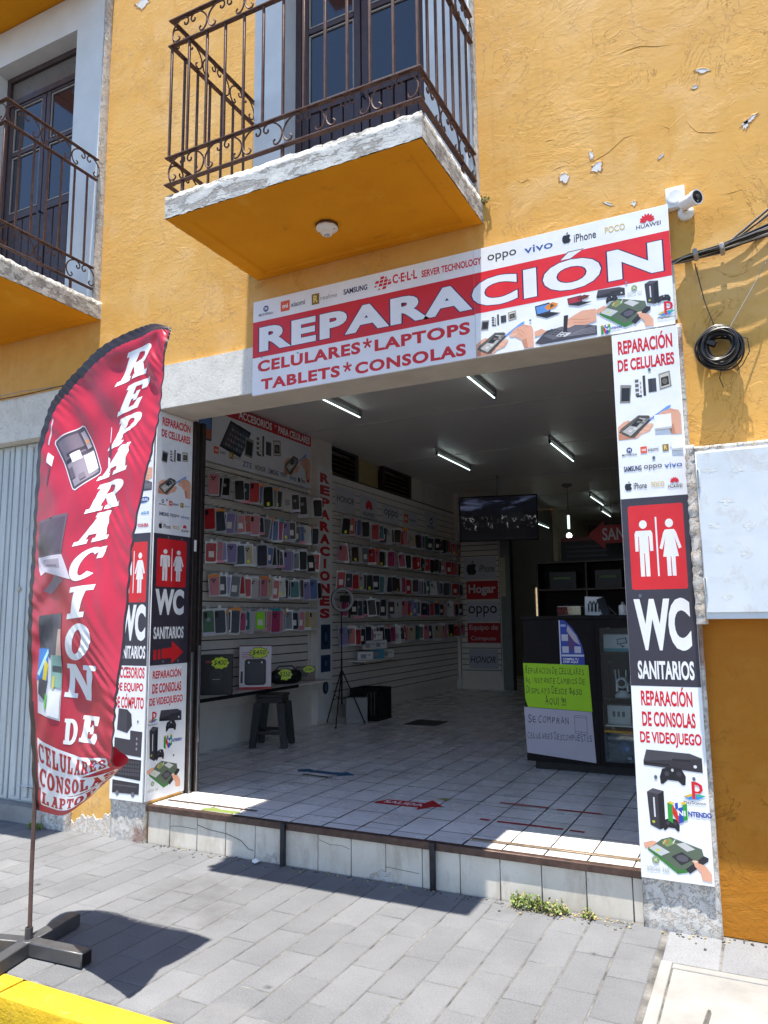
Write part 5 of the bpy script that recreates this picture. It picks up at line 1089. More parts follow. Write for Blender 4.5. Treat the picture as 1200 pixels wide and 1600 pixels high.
# weeds at the foot of the wall and beside the slab
def weed(x, y, z, r, h, n_, label, seed, dry=.3):
    t = thing('weed', label, 'weed', (x, y, z), ); rg = random.Random(seed); g, d, st = B(), B(), B()
    for i in range(n_):
        a = rg.uniform(0, 2*PI); q = r*math.sqrt(rg.random()); bx, by = x+q*math.cos(a)*1.3, min(y+q*math.sin(a)*.55, -.004); hh = h*rg.uniform(.35, 1)*(1-.5*q/r)
        tip = Vector((bx+rg.uniform(-.02, .02), min(by+rg.uniform(-.025, .01), -.002), z+hh)); st.tube([(bx, by, z), ((bx+tip.x)/2+rg.uniform(-.004, .004), (by+tip.y)/2, z+hh*.55), tip], .0011, M['leaf'], 3, cap=False)
        for k in range(5):
            f = rg.uniform(.3, 1.05); p = Vector((bx, by, z)).lerp(tip, f); v = Vector((rg.uniform(-1, 1), rg.uniform(-1, .6), rg.uniform(-.2, .8))).normalized(); s = v.orthogonal().normalized(); L_ = rg.uniform(.010, .022)
            dd = rg.random() < dry*.4; (d if dd else g).face([p, p+v*L_*.5+s*L_*.32, p+v*L_, p+v*L_*.5-s*L_*.32], M['leaf_dry'] if dd else rg.choice((M['leaf'], M['leaf_pale'])), False)
    for i in range(int(n_*dry)):
        a = rg.uniform(0, 2*PI); q = r*1.5*math.sqrt(rg.random()); p = Vector((x+q*math.cos(a)*1.3, min(y-.01+q*math.sin(a)*.5, -.004), z+.003)); v = Vector((rg.uniform(-1, 1), rg.uniform(-1, 1), rg.uniform(0, .5))).normalized()*rg.uniform(.01, .03); d.tube([p, p+v], .0012, M['leaf_dry'], 3, cap=False)
    g.build('leaf_cluster', t, sharp=False); d.build('dry_leaves', t, sharp=False); st.build('stem', t, sharp=False)
weed(-1.235, -.06, 0, .072, .12, 80, 'bushiest green weed at the foot of the sunlit tiled step', 1)
weed(-1.09, -.065, 0, .058, .10, 54, 'yellowish weed growing between two other weeds under the step', 2, .8)
weed(-.915, -.055, 0, .030, .075, 22, 'small weed at the step nearest to the right pillar', 3, .9)
weed(-5.02, -.09, 0, .05, .06, 40, 'low green weed by the garage pillar behind the flag pole', 4, .2)
weed(-1.375, -.012, 4.10, .02, .06, 16, 'dry weed sprouting where the balcony slab meets the wall', 5, 1.0)
b = B(); rg = random.Random(12)
for i in range(420):
    x_ = rg.uniform(-3.9, .4); y_ = -.01-abs(rg.gauss(0, .06))
    if rg.random() < .35: x_, y_ = rg.uniform(-1.35, -.7), -.02-abs(rg.gauss(0, .05))
    s_ = rg.uniform(.002, .006); b.box(x_-s_, x_+s_, y_-s_, y_+s_, .0, s_*.9, M['joint'] if i % 3 else M['leaf_dry'], 0, 1)
o = b.build('wall_foot_litter', None, (0, 0, 0), sharp=False); o['label'] = 'dry litter and grit gathered along the foot of the step'; o['category'] = 'litter'; o['kind'] = 'stuff'
b = B(); p = [(-3.02+.03*math.cos(a)*(1+.3*math.sin(3*a)), -.055+.02*math.sin(a), .012+.006*math.sin(2*a+1)) for a in [2*PI*i/9 for i in range(9)]]
for i in range(9): b.face([p[i], p[(i+1) % 9], (-3.02, -.055, .03)], M['white_plastic'])
tag(b.build('paper_scrap', None, (-3.02, -.055, 0), sharp=False), 'crumpled white paper scrap on the pavement against the tiled step', 'paper')

# ================================================================== inside the shop
ORD = ['first', 'second', 'third', 'fourth', 'fifth', 'sixth', 'seventh', 'eighth', 'ninth', 'tenth', 'eleventh', 'twelfth', 'thirteenth', 'fourteenth', 'fifteenth', 'sixteenth', 'seventeenth', 'eighteenth', 'nineteenth', 'twentieth']
def ordn(i):
    if i < 20: return ORD[i]
    return ('twenty ' if i < 29 else 'thirty ')+ORD[(i+1) % 10-1] if (i+1) % 10 else {29: 'thirtieth', 39: 'fortieth'}[i]
# slatwall panels on the left wall
def slatwall(name, label, y0, y1, z0, z1, hook_rows, pitch=.098):
    t = thing(name, label, 'display wall', (-5.03, (y0+y1)/2, z0)); b = B(); z = z0
    while z < z1-.02:
        zt = min(z+pitch-.012, z1); b.box(-5.034, -5.016, y0, y1, z, zt, M['slat'], .002); z += pitch
    b.build('slat_panel', t); b = B(); b.box(-5.0595, -5.0345, y0, y1, z0, z1, M['groove']); b.build('backing', t)
    b = B(); b.box(-5.04, -5.012, y0-.012, y0-.0005, z0, z1, M['white_plastic']); b.box(-5.04, -5.012, y1+.0005, y1+.012, z0, z1, M['white_plastic']); b.build('edge_trim', t)
    for z in hook_rows:
        b = B(); b.box(-5.0155, -5.006, y0+.03, y1-.03, z-.012, z+.012, M['slat'], .002); y = y0+.08
        while y < y1-.05:
            b.tube([(-5.006, y, z), (-4.87, y, z), (-4.85, y, z+.012)], .0028, M['grey_metal'], 5); y += .1 if y1 < 4 else .118
        b.build('hook_row', t)
    return t
R1 = [3.045, 2.69, 2.37, 2.03, 1.67]; R2 = [2.90, 2.54, 2.17, 1.82, 1.45]
slatwall('slatwall', 'white slatwall nearest the doorway crowded with phone cases', .50, 3.74, .66, 3.16, R1)
slatwall('slatwall', 'long white slatwall farther inside below the brown louvre windows', 4.27, 8.84, .42, 3.47, R2)
b = B(); b.box(-5.058, -4.975, 8.842, 8.899, .255, 3.85, WP); b.build('corner_trim', bld)
# vertical lettering board on the column between them
t = thing('column_sign', 'white column board with stacked red letters between the two slatwalls', 'sign', (-4.98, 3.9, 1.6))
b = B(); b.box(-4.979, -4.970, 3.885, 4.235, .30, 3.50, ink('#e4e2e2', .4)); b.build('panel', t)
S = Sheet(east(-4.970)); S.on('lettering'); z = 3.41
for ch in 'REPARACIONES': S.text(ch, 3.925 if ch != 'I' else 4.015, z-.125, 4.17 if ch != 'I' else 4.08, z, '#c0202b', .06); z -= .158
S.build(t)
for k, (z0, z1, c1, c2) in enumerate(((1.16, 1.47, '#25405f', '#15202e'), (.88, 1.09, '#2b3f6e', '#1a2438'), (.58, .80, '#e2e0e0', '#24242a'))):
    t2 = thing('leaflet', ['blue phone leaflet highest on the column board', 'dark blue leaflet in the middle of the column board', 'white leaflet with a black camera lowest on the column board'][k], 'leaflet', (-4.97, 4.06, z0))
    b = B(); b.box(-4.9695, -4.967, 3.95, 4.18, z0, z1, ink(c1, .4)); b.build('paper', t2); S = Sheet(east(-4.967)); S.on('picture'); S.ell(4.06, (z0+z1)/2, .07, (z1-z0)*.38, c2); S.ell(4.07, (z0+z1)/2, .035, (z1-z0)*.2, '#4a6a8a'); S.build(t2)
# accessories banner high on the near wall
t = thing('wall_banner', 'white accessories banner with a red strip above the nearest phone cases', 'banner', (-5.0, 2.6, 3.2))
b = B(); b.box(-5.009, -5.004, .95, 3.76, 3.168, 3.845, ink('#dcdde4', .4)); b.build('sheet', t); S = Sheet(east(-5.004)); S.on('red_strip'); S.rect(.95, 3.71, 3.76, 3.843, '#c9242e')
S.on('lettering'); S.text('*', 2.13, 3.76, 2.19, 3.81, WH, .03); S.text('ACCESORIOS', 2.27, 3.735, 2.90, 3.825, WH, .03); S.text('*', 2.95, 3.775, 3.0, 3.82, WH, .03); S.text('PARA CELULARES', 3.03, 3.735, 3.73, 3.825, WH, .03); S.text('REFACCIONES', 1.35, 3.735, 2.06, 3.825, WH, .03)
S.on('picture')
S.rrect(1.62, 3.38, 1.82, 3.68, .02, '#24345f'); S.rrect(1.635, 3.40, 1.805, 3.66, .012, '#b8563f'); S.rect(1.635, 3.50, 1.805, 3.65, '#5b83c0')
for dx, c in ((.10, '#3d4d60'), (0, '#4a4250')):
    S.poly([(1.95+dx*1.4, 3.36-dx*.2), (2.17+dx*1.4, 3.32-dx*.2), (2.36+dx*1.4, 3.64-dx*.2), (2.13+dx*1.4, 3.68-dx*.2)], '#1e1d22'); S.poly([(1.99+dx*1.4, 3.385-dx*.2), (2.17+dx*1.4, 3.355-dx*.2), (2.32+dx*1.4, 3.615-dx*.2), (2.14+dx*1.4, 3.65-dx*.2)], c)
    for i in range(4):
        for j in range(4): S.rect(2.05+dx*1.4+i*.045+j*.035, 3.39-dx*.2+j*.06-i*.008, 2.075+dx*1.4+i*.045+j*.035, 3.42-dx*.2+j*.06-i*.008, ('#8f8d96', '#77757e', '#6a7a90', '#9a968e')[(i*3+j) % 4])
pic_parts(S, (2.38, 3.33, 3.10, 3.65)); pic_hand_phone(S, (3.16, 3.27, 3.74, 3.62))
S.on('emblem'); em_mi(S, 1.86, 3.27, 1.94, 3.345); S.text('xiaomi', 1.96, 3.285, 2.05, 3.32, '#55555a', .01); em_realme(S, 2.12, 3.26, 2.19, 3.335); S.text('realme', 2.20, 3.275, 2.31, 3.31, '#8b8678', 0)
for tx, ua, ub, c in (('ZTE', 2.35, 2.52, '#3554a0'), ('HONOR', 2.58, 2.78, '#2c2c30'), ('SAMSUNG', 2.84, 3.04, NAVY), ('oppo', 3.08, 3.22, '#3a3a40'), ('vivo', 3.27, 3.42, '#3d62a8'), ('iPhone', 3.53, 3.62, '#3a3a40')): S.text(tx, ua, 3.215, ub, 3.275, c, .015)
em_apple(S, 3.485, 3.245, .065); em_huawei(S, 3.69, 3.24, .08); S.build(t)
# maker plates on the far slatwall
plates = [(4.39, 4.94, 2.97, 3.31, 'HONOR', 'white maker plate with black capitals nearest the column'), (5.09, 5.62, 2.97, 3.29, 'HUAWEI', 'white maker plate with a red petal emblem'), (5.80, 6.38, 2.98, 3.24, 'oppo', 'white maker plate with thin rounded grey letters on the far slatwall'), (6.52, 7.07, 3.0, 3.24, 'xiaomi', 'white maker plate with an orange square on the far slatwall'), (7.42, 7.92, 2.98, 3.32, 'moto', 'mauve maker plate with a round blue emblem')]
for y0, y1, z0, z1, k, lb in plates:
    t = thing('maker_plate', lb, 'sign', (-5.01, (y0+y1)/2, z0), 'maker plates over the phone cases'); b = B(); b.box(-5.0155, -5.009, y0, y1, z0, z1, ink('#cfcdd6', .4), .001); b.build('plate', t)
    S = Sheet(east(-5.009)); S.on('lettering'); H_ = z1-z0; W_ = y1-y0
    if k == 'HONOR': S.text('HONOR', y0+.04, z0+H_*.40, y1-.03, z0+H_*.66, '#2a2a2e', .01)
    elif k == 'HUAWEI': S.text(k, y0+.08, z0+H_*.10, y1-.1, z0+H_*.28, '#33333a', .01); S.on('emblem'); em_huawei(S, (y0+y1)/2, z0+H_*.42, H_*.75)
    elif k == 'oppo': S.text(k, y0+.05, z0+H_*.28, y1-.05, z0+H_*.78, '#2e2e33', .005)
    elif k == 'xiaomi': S.text(k, y0+.23, z0+H_*.36, y1-.06, z0+H_*.62, '#5a5a60', .01); S.on('emblem'); em_mi(S, y0+.04, z0+H_*.2, y0+.19, z0+H_*.8)
    else: em_moto(S, (y0+y1)/2, z0+H_*.6, .12)
    S.build(t)
# ---- phone cases. each colour is modelled once, then copied
CC = {'red': '#c8232c', 'black': '#1a1a1d', 'navy': '#20283f', 'lilac': '#9d8fc4', 'pink': '#d9828f', 'white': '#cfccc8', 'grey': '#7d8086', 'green': '#2f6a45', 'teal': '#2f7a7c', 'blue': '#5b74ae', 'magenta': '#b9326b', 'coral': '#d8665a', 'brown': '#4a3430', 'cream': '#cbb694', 'yellow': '#b9a64a', 'lime': '#8fd62a'}
clear = N('clear_pack_film'); clear.set((.46, .46, .49), .18, None, 0, .6); PACK = clear.m
def case_mesh(cn, kind):
    W2, H2 = .050, .098; b = B(); c = ink(tuple(x*.72 for x in lin(CC[cn])[:3]) if cn != 'lime' else CC[cn], .4); body = B()
    def slab(bb, w_, h_, d0, d1, r, m):
        p = []
        for cx, cy, a in ((w_-r, h_-r, 0), (-w_+r, h_-r, 90), (-w_+r, -h_+r, 180), (w_-r, -h_+r, 270)):
            for q in range(4): t_ = math.radians(a+q*30); p.append((cx+r*math.cos(t_), cy+r*math.sin(t_)))
        n_ = len(p)
        bb.face([(x, d1, z) for x, z in p], m); bb.face([(x, d0, z) for x, z in reversed(p)], m)
        for k in range(n_):
            q = (k+1) % n_; bb.face([(*(p[k][0], d0), p[k][1]), (*(p[q][0], d0), p[q][1]), (p[q][0], d1, p[q][1]), (p[k][0], d1, p[k][1])], m)
    slab(b, W2, H2, 0, -.006, .006, PACK); 
    b.box(-.012, .012, -.004, -.002, H2, H2+.022, PACK)
    slab(body, W2*.82, H2*.84, -.0065, -.019, .013, c)
    if kind % 3 == 0:
        for dx, dz in ((-.018, .056), (.004, .056), (-.007, .038)): body.lathe((dx, -.019, dz), (0, -1, 0), [(.009, 0), (.008, .002), (.0, .002)], M['black'], 8)
        for k in range(1): pass
    elif kind % 3 == 1: body.box(-.033, -.010, -.022, -.0192, .030, .072, M['black'], .004)
    elif kind % 5 == 2: body.box(-.022, .022, -.0205, -.0192, -.045, .010, ink('#d8d4d0' if cn != 'white' else '#8a8890', .4), 0)
    if kind == 3: b.box(-.050, .050, -.0075, -.0062, .062, .106, ink(('#e08a2a', '#d8d8dc', '#c9c4bc', '#2f8f96')[len(cn) % 4], .4))
    if kind == 4: b.box(-.050, .050, -.0205, -.0062, -.098, -.070, ink(('#d9d6d2', '#d98aa0', '#b9b6c4')[len(cn) % 3], .4)); body.lathe((0, -.019, .02), (0, -1, 0), [(.016, 0), (.014, .001), (0, .001)], ink('#8a8890'), 14)
    if kind == 0 and len(cn) == 5: b.box(-.012, .012, -.0205, -.0195, -.075, -.045, ink('#d6e62a', .4))
    return b, body
near_cols = ['black', 'red', 'black', 'navy', 'lilac', 'pink', 'white', 'black', 'blue', 'grey', 'navy', 'coral', 'green', 'magenta', 'cream', 'teal', 'black', 'lilac', 'brown', 'yellow']
proto = {}
def near_proto(cn, kind):
    k = (cn, kind)
    if k not in proto:
        r = bpy.data.objects.new('phone_case', None); r.empty_display_size = .05
        a, c = case_mesh(cn, kind); o1 = a.build('clear_pack'); o2 = c.build('case_shell'); proto[k] = (r, o1, o2); COL.objects.link(r); o1.parent = r; o2.parent = r; return r
    r, o1, o2 = proto[k]; n_ = r.copy(); COL.objects.link(n_)
    for q in (o1, o2): d = q.copy(); COL.objects.link(d); d.parent = n_
    return n_
far_mesh = {}
def far_proto(cn, kind):
    k = (cn, kind)
    if k not in far_mesh:
        a, c = case_mesh(cn, kind); o1 = a.build('x'); o2 = c.build('y'); bm = bmesh.new(); bm.from_mesh(o1.data); n1 = len(o1.data.materials); k0 = len(bm.faces); bm.from_mesh(o2.data); bm.faces.ensure_lookup_table()
        for f in bm.faces[k0:]: f.material_index += n1
        me = bpy.data.meshes.new('phone_case'); bm.to_mesh(me); bm.free()
        for m in list(o1.data.materials)+list(o2.data.materials): me.materials.append(m)
        bpy.data.objects.remove(o1); bpy.data.objects.remove(o2); far_mesh[k] = me
    o = bpy.data.objects.new('phone_case', far_mesh[k]); COL.objects.link(o); return o
rg = random.Random(21); ROWN = ['top', 'second', 'third', 'fourth', 'lowest']
fixed = {0: ['pink', 'black', 'black', 'black', 'navy', 'red', 'blue', 'black', 'grey', 'black', 'white', 'black', 'black', 'black', 'white', 'black'],
    1: ['red', 'navy', 'black', 'lilac', 'lilac', 'pink', 'coral', 'pink', 'navy', 'grey', 'blue', 'blue', 'magenta', 'lilac', 'brown', 'black', 'grey', 'blue', 'white', 'navy', 'black'],
    2: ['red', 'pink', 'lilac', 'lilac', 'navy', 'white', 'cream', 'white', 'navy', 'blue', 'black', 'black', 'navy', 'lilac', 'lilac', 'grey', 'black', 'black', 'black', 'red'],
    3: ['pink', 'red', 'black', 'lilac', 'grey', 'red', 'red', 'white', 'pink', 'pink', 'cream', 'coral', 'white', 'black', 'black', 'teal', 'black', 'brown', 'lilac', 'blue', 'black'],
    4: ['green', 'navy', 'grey', 'black', 'navy', 'magenta', 'teal', 'white', 'lime', 'grey', 'pink', 'magenta', 'pink', 'blue', 'grey', 'navy', 'cream', 'pink', 'yellow', 'cream', 'white']}
for r, zh in enumerate(R1):
    L_ = fixed[r]; n_ = len(L_)
    for i, cn in enumerate(L_):
        y = 1.74+(3.70-1.74)*i/(n_-1)+rg.uniform(-.012, .012); o = near_proto(cn, (i*2+r+(i//4)) % 5); deep = rg.uniform(0, .09)
        o.location = (-4.955+deep, y, zh-.135+rg.uniform(-.022, .006)); o.rotation_euler = (rg.uniform(-.04, .04), rg.gauss(0, .05), rg.uniform(.35, 1.0)); sc_ = rg.uniform(1.10, 1.30); o.scale = (sc_, sc_, sc_*rg.uniform(.92, 1.10))
        tag(o, '%s phone case in the %s row of the near slatwall, %s from the doorway' % (cn, ROWN[r], ordn(i)), 'phone case', 'phone cases on the near slatwall')
farc = ['navy', 'black', 'brown', 'black', 'navy', 'red', 'black', 'coral', 'navy', 'blue', 'pink', 'black', 'white', 'red', 'black', 'teal', 'navy', 'white', 'black', 'brown', 'red', 'pink', 'grey', 'white', 'cream', 'brown', 'lilac', 'black', 'green', 'magenta', 'navy']
for r, zh in enumerate(R2):
    n_ = 36
    for i in range(n_):
        cn = rg.choice(farc) if r else farc[(i+6) % 31]
        if r == 2 and i in (0, 2): cn = 'red'
        if r == 1 and i < 6: cn = ['pink', 'coral', 'brown', 'cream', 'white', 'grey'][i]
        y = 4.40+(8.70-4.40)*i/(n_-1)+rg.uniform(-.015, .015); o = far_proto(cn, (i*2+r+(i//5)) % 5); deep = rg.uniform(0, .10)
        o.location = (-4.955+deep, y, zh-.135+rg.uniform(-.022, .006)); o.rotation_euler = (0, rg.gauss(0, .05), rg.uniform(.45, 1.15)); sc_ = rg.uniform(1.12, 1.32); o.scale = (sc_, sc_, sc_*rg.uniform(.92, 1.10))
        tag(o, '%s phone case in the %s row of the far slatwall, %s beyond the column' % (cn, ROWN[r], ordn(i)), 'phone case', 'phone cases on the far slatwall')
# ---- display shelf with speakers
t = thing('display_shelf', 'thin white shelf with a black edge under the near phone cases', 'shelf', (-5.0, 2.5, .83))
b = B(); b.box(-5.012, -4.62, 1.15, 3.66, .812, .832, M['slat'], .002); b.build('shelf_board', t); b = B(); b.box(-4.6195, -4.612, 1.15, 2.9, .800, .833, M['black'], .001); b.build('edge_strip', t)
def price(txt, c, parent, w_, h_, ang=PI/4):
    """fluorescent starburst price card standing square to the viewer side of a box"""
    t0 = Vector(c); fx = Vector((math.cos(ang), math.sin(ang), 0)); nn = Vector((math.sin(ang), -math.cos(ang), 0))
    S = Sheet(lambda u, v, h: t0+fx*u+Vector((0, 0, v))+nn*h); S.on('price_card'); n_ = 36
    S.poly([((w_/2)*(1+.09*math.cos(9*2*PI*i/n_))*math.cos(2*PI*i/n_), (h_/2)*(1+.09*math.cos(9*2*PI*i/n_))*math.sin(2*PI*i/n_)) for i in range(n_)], '#2a3010'); S.poly([((w_/2-.006)*(1+.09*math.cos(9*2*PI*i/n_))*math.cos(2*PI*i/n_), (h_/2-.006)*(1+.09*math.cos(9*2*PI*i/n_))*math.sin(2*PI*i/n_)) for i in range(n_)], '#c9e22a')
    S.text(txt, -w_*.36, -h_*.22, w_*.36, h_*.24, '#26330f', .012, None, 1.0, .2); S.build(parent)
def boxed(name, label, cx, cy, z0, wx, wy, h, ang, c_front, c_side, cat, art=None):
    """carton: built square at its place, then turned"""
    t = thing(name, label, cat, (cx, cy, z0)); b = B(); m_ = Matrix.Translation((cx, cy, 0)) @ Matrix.Rotation(ang, 4, 'Z')
    b.box(-wx/2, wx/2, -wy/2, wy/2, z0, z0+h, ink(c_side, .4), .003, 1, m_); b.build('carton', t)
    fx = Vector((math.cos(ang), math.sin(ang), 0)); nn = Vector((math.sin(ang), -math.cos(ang), 0)); base = Vector((cx, cy, z0))+nn*(wy/2+.0005)
    S = Sheet(lambda u, v, h_: base+fx*u+Vector((0, 0, v))+nn*h_); S.on('printed_front'); S.rect(-wx/2+.003, .003, wx/2-.003, h-.003, c_front)
    if art: art(S, wx, h)
    S.build(t); return t, base, nn
def art_a(S, w_, h): S.ell(0, h*.42, w_*.30, h*.30, '#17171a'); S.ell(0, h*.45, w_*.22, h*.2, '#2a2a30'); S.rect(-w_*.34, h*.80, w_*.1, h*.86, '#8a3038'); S.rect(-w_*.12, h*.38, w_*.12, h*.395, '#9a9aa2')
def art_b(S, w_, h):
    S.rect(-w_/2+.003, .003, w_/2-.003, h*.06, '#b32a32'); S.rrect(-w_*.33, h*.10, w_*.33, h*.70, .03, '#15151a'); S.rrect(-w_*.27, h*.15, w_*.27, h*.62, .03, '#232a38')
    for u in (-.2, .2): S.ell(w_*u, h*.62, .008, .012, '#d8d8dc')
    for i in range(4): S.rect(-w_*.42, h*(.72+.04*i), w_*(.05+.05*(i % 2)), h*(.735+.04*i), '#b05060')
    S.rect(-w_*.45, h*.15, -w_*.38, h*.42, '#22222a')
AN = .62
t, bs, nn = boxed('speaker_box', 'black speaker carton with a yellow $400 price card on the shelf', -4.80, 1.73, .833, .30, .22, .375, AN, '#1d1b1e', '#141316', 'speaker box', art_a); price('$400', bs+nn*.004+Vector((.03, .02, .30)), t, .17, .12, AN)
t, bs, nn = boxed('speaker_box', 'white and red speaker carton with a yellow $450 price card on the shelf', -4.78, 2.33, .833, .33, .24, .44, AN, '#cfc9cc', '#8e2028', 'speaker box', art_b); price('$450', bs+nn*.004+Vector((.03, .02, .37)), t, .19, .115, AN)
t = thing('portable_speaker', 'black barrel speaker with a yellow $350 price card lying on the shelf', 'speaker', (-4.80, 2.92, .833))
d_ = Vector((math.cos(AN+.35), math.sin(AN+.35), 0)); c_ = Vector((-4.80, 2.92, .833+.077)); b = B(); b.lathe(c_-d_*.17, d_, [(0, 0), (.05, .0), (.062, .012), (.076, .05), (.076, .29), (.062, .328), (.05, .34), (0, .34)], M['black'], 22); b.build('barrel', t)
b = B(); b.lathe(c_+d_*.17, d_, [(.058, -.004), (.052, .006), (.03, .004), (0, .010)], M['grey_metal'], 20); b.build('end_cone', t); b = B(); b.tube([c_-d_*.12+Vector((0, 0, .07)), c_-d_*.08+Vector((0, 0, .115)), c_+d_*.08+Vector((0, 0, .115)), c_+d_*.12+Vector((0, 0, .07))], .008, M['dark_grey_plastic'], 6); b.build('carry_handle', t)
price('$350', c_+Vector((.05, -.085, .03)), t, .16, .13, AN)
t, bs, nn = boxed('gadget_box', 'small brown carton with a yellow $280 price card at the shelf end', -4.82, 3.36, .833, .22, .12, .16, AN, '#6b5a52', '#4a3c38', 'carton', lambda S, w_, h: S.rect(-w_*.4, h*.3, w_*.1, h*.8, '#2a2426')); price('$280', bs+nn*.004+Vector((.03, .02, .13)), t, .14, .085, AN)
# ---- plastic stool
t = thing('plastic_stool', 'dark grey plastic stool standing on the tiles under the speaker shelf', 'stool', (-4.62, 2.42, .255)); G = M['dark_grey_plastic']; sx, sy, sz = -4.62, 2.42, .255; rot_ = Matrix.Translation((sx, sy, 0)) @ Matrix.Rotation(.35, 4, 'Z')
b = B(); b.box(-.145, .145, -.145, .145, sz+.495, sz+.525, G, .012, 3, rot_); b.box(-.135, .135, -.135, .135, sz+.44, sz+.4945, G, .006, 1, rot_); b.build('seat', t)
for ax_ in (-1, 1):
    for ay in (-1, 1):
        b = B(); p0, p1 = Vector((ax_*.118, ay*.118, sz+.44)), Vector((ax_*.165, ay*.165, sz))
        for q0, q1, w_ in ((p0, p1, .026),):
            tm = bmesh.new(); bmesh.ops.create_cube(tm, size=1)
            for v in tm.verts:
                f = .5-v.co.z; p = q0.lerp(q1, f); ww = w_*1.6*(1-.25*f); v.co = Vector((p.x+v.co.x*ww*2, p.y+v.co.y*ww*2, p.z))
            bmesh.ops.bevel(tm, geom=tm.edges[:], offset=.005, segments=2, affect='EDGES'); b.merge(tm, G, rot_)
        b.build('leg', t)
for a in range(4):
    b = B(); m_ = rot_ @ Matrix.Rotation(a*PI/2, 4, 'Z'); b.box(-.115, .115, -.158, -.140, sz+.13, sz+.165, G, .004, 1, m_); b.build('stretcher', t)
# ---- ring light on a tripod
t = thing('ring_light', 'round selfie ring light on a thin black tripod before the far slatwall', 'ring light', (-4.70, 4.0, .255)); bx, by = -4.70, 4.0
b = B(); b.tube([(bx, by, .50), (bx, by, 1.05)], .012, M['black'], 8); b.tube([(bx, by, 1.05), (bx, by, 1.60)], .008, M['black'], 8); b.tube([(bx, by, 1.60), (bx+.02, by-.02, 1.66)], .012, M['dark_grey_plastic'], 8); b.build('mast', t)
for k, (fx_, fy_) in enumerate(((-4.61, 3.70), (-4.98, 4.12), (-4.50, 4.22))):
    b = B(); b.tube([(bx, by, .92), (bx+(fx_-bx)*.5, by+(fy_-by)*.5, .60), (fx_, fy_, .265)], .008, M['black'], 6); b.tube([(bx, by, .56), (bx+(fx_-bx)*.5, by+(fy_-by)*.5, .60)], .005, M['black'], 6); b.lathe((fx_, fy_, .256), (0, 0, 1), [(.012, 0), (.012, .02), (.006, .03)], M['black'], 8); b.build('leg', t)
rn = Vector((.72, -.69, 0)); rx = Vector((.69, .72, 0)); rc_ = Vector((-4.66, 3.96, 1.775)); b = B(); b.tube([rc_+rx*.128*math.cos(a)+Vector((0, 0, .132*math.sin(a))) for a in [2*PI*q/40 for q in range(40)]], .018, mat('unlit_diffuser', (.36, .36, .37), .5), 8, True); b.build('ring', t)
b = B(); b.tube([rc_-rn*.012+rx*.130*math.cos(a)+Vector((0, 0, .134*math.sin(a))) for a in [2*PI*q/40 for q in range(40)]], .0215, M['black'], 8, True); b.build('back_shell', t)
b = B(); b.tube([rc_+rx*.02+Vector((0, 0, -.13)), rc_+rn*.03+Vector((0, 0, -.02))], .008, M['black'], 6); m_ = Matrix.Translation(rc_+rn*.04) @ Matrix.Rotation(.81, 4, 'Z'); b.box(-.045, .075, -.012, .012, -.03, .05, M['black'], .006, 1, m_); b.tube([rc_+rx*.03+Vector((0, 0, .05)), rc_+rx*.06+Vector((0, 0, .10))], .006, M['black'], 6); b.build('phone_holder', t)
# ---- crate, white carton, stacked small boxes
t = thing('plastic_crate', 'black slatted plastic crate on the floor behind the tripod', 'crate', (-4.62, 4.62, .255)); K = M['black']; x0, x1, y0, y1, z0 = -4.82, -4.42, 4.42, 4.82, .256
b = B(); b.box(x0, x1, y0, y1, z0, z0+.02, K); b.build('base', t); b = B(); b.box(x0, x1, y0, y0+.02, z0+.36, z0+.40, K); b.box(x0, x1, y1-.02, y1, z0+.36, z0+.40, K); b.box(x0, x0+.02, y0+.02, y1-.02, z0+.36, z0+.40, K); b.box(x1-.02, x1, y0+.02, y1-.02, z0+.36, z0+.40, K)
for (u0, u1, fixd, ax_) in ((x0, x1, y0, 0), (x0, x1, y1-.014, 0), (y0, y1, x0, 1), (y0, y1, x1-.014, 1)):
    n_ = 8
    for i in range(n_):
        a = u0+(u1-u0)*i/n_+.008; c_ = a+(u1-u0)/n_-.016
        if ax_ == 0: b.box(a, c_, fixd, fixd+.014, z0+.02, z0+.36, K)
        else: b.box(fixd, fixd+.014, a, c_, z0+.02, z0+.36, K)
b.build('slatted_side', t)
boxed('carton', 'plain white carton leaning by the black crate under the ring light', -4.62, 4.22, .256, .27, .10, .31, .66, '#8f8c8c', '#9a9796', 'carton')
for i, (y, z, w_, h, c1, lb) in enumerate(((4.93, .985, .22, .11, '#d6d6da', 'white and blue gadget carton lowest at the column end of the small stack'), (5.28, .985, .20, .13, '#3f8ba6', 'teal gadget carton lowest in the middle of the small stack'), (5.60, .985, .20, .12, '#c9c6c4', 'pale gadget carton lowest at the rear of the small stack'), (5.05, 1.118, .20, .12, '#c3bfbf', 'grey white carton in the second layer toward the doorway'), (5.36, 1.118, .21, .12, '#cfcbca', 'white carton in the second layer toward the rear'), (5.22, 1.242, .22, .12, '#d6d2d0', 'white carton topmost of the small stack beside the ring light'))):
    boxed('gadget_box', lb, -4.88, y, z, w_, .14, h, .75, c1, '#b9b5b4', 'carton', lambda S, ww, hh, i=i: (S.rect(-ww*.3, hh*.2, ww*.05, hh*.7, '#8f8b8c'), S.rect(ww*.12, hh*.55, ww*.35, hh*.65, '#6b686c')))
t = thing('bracket_shelf', 'small white bracket shelf carrying six gadget cartons', 'shelf', (-5.0, 5.2, .97)); b = B(); b.box(-5.014, -4.74, 4.72, 5.85, .965, .983, M['slat'], .002); b.build('shelf_board', t); b = B()
for y in (4.85, 5.7): b.box(-5.014, -4.85, y-.008, y+.008, .93, .9645, M['grey_metal'])
b.build('bracket', t)
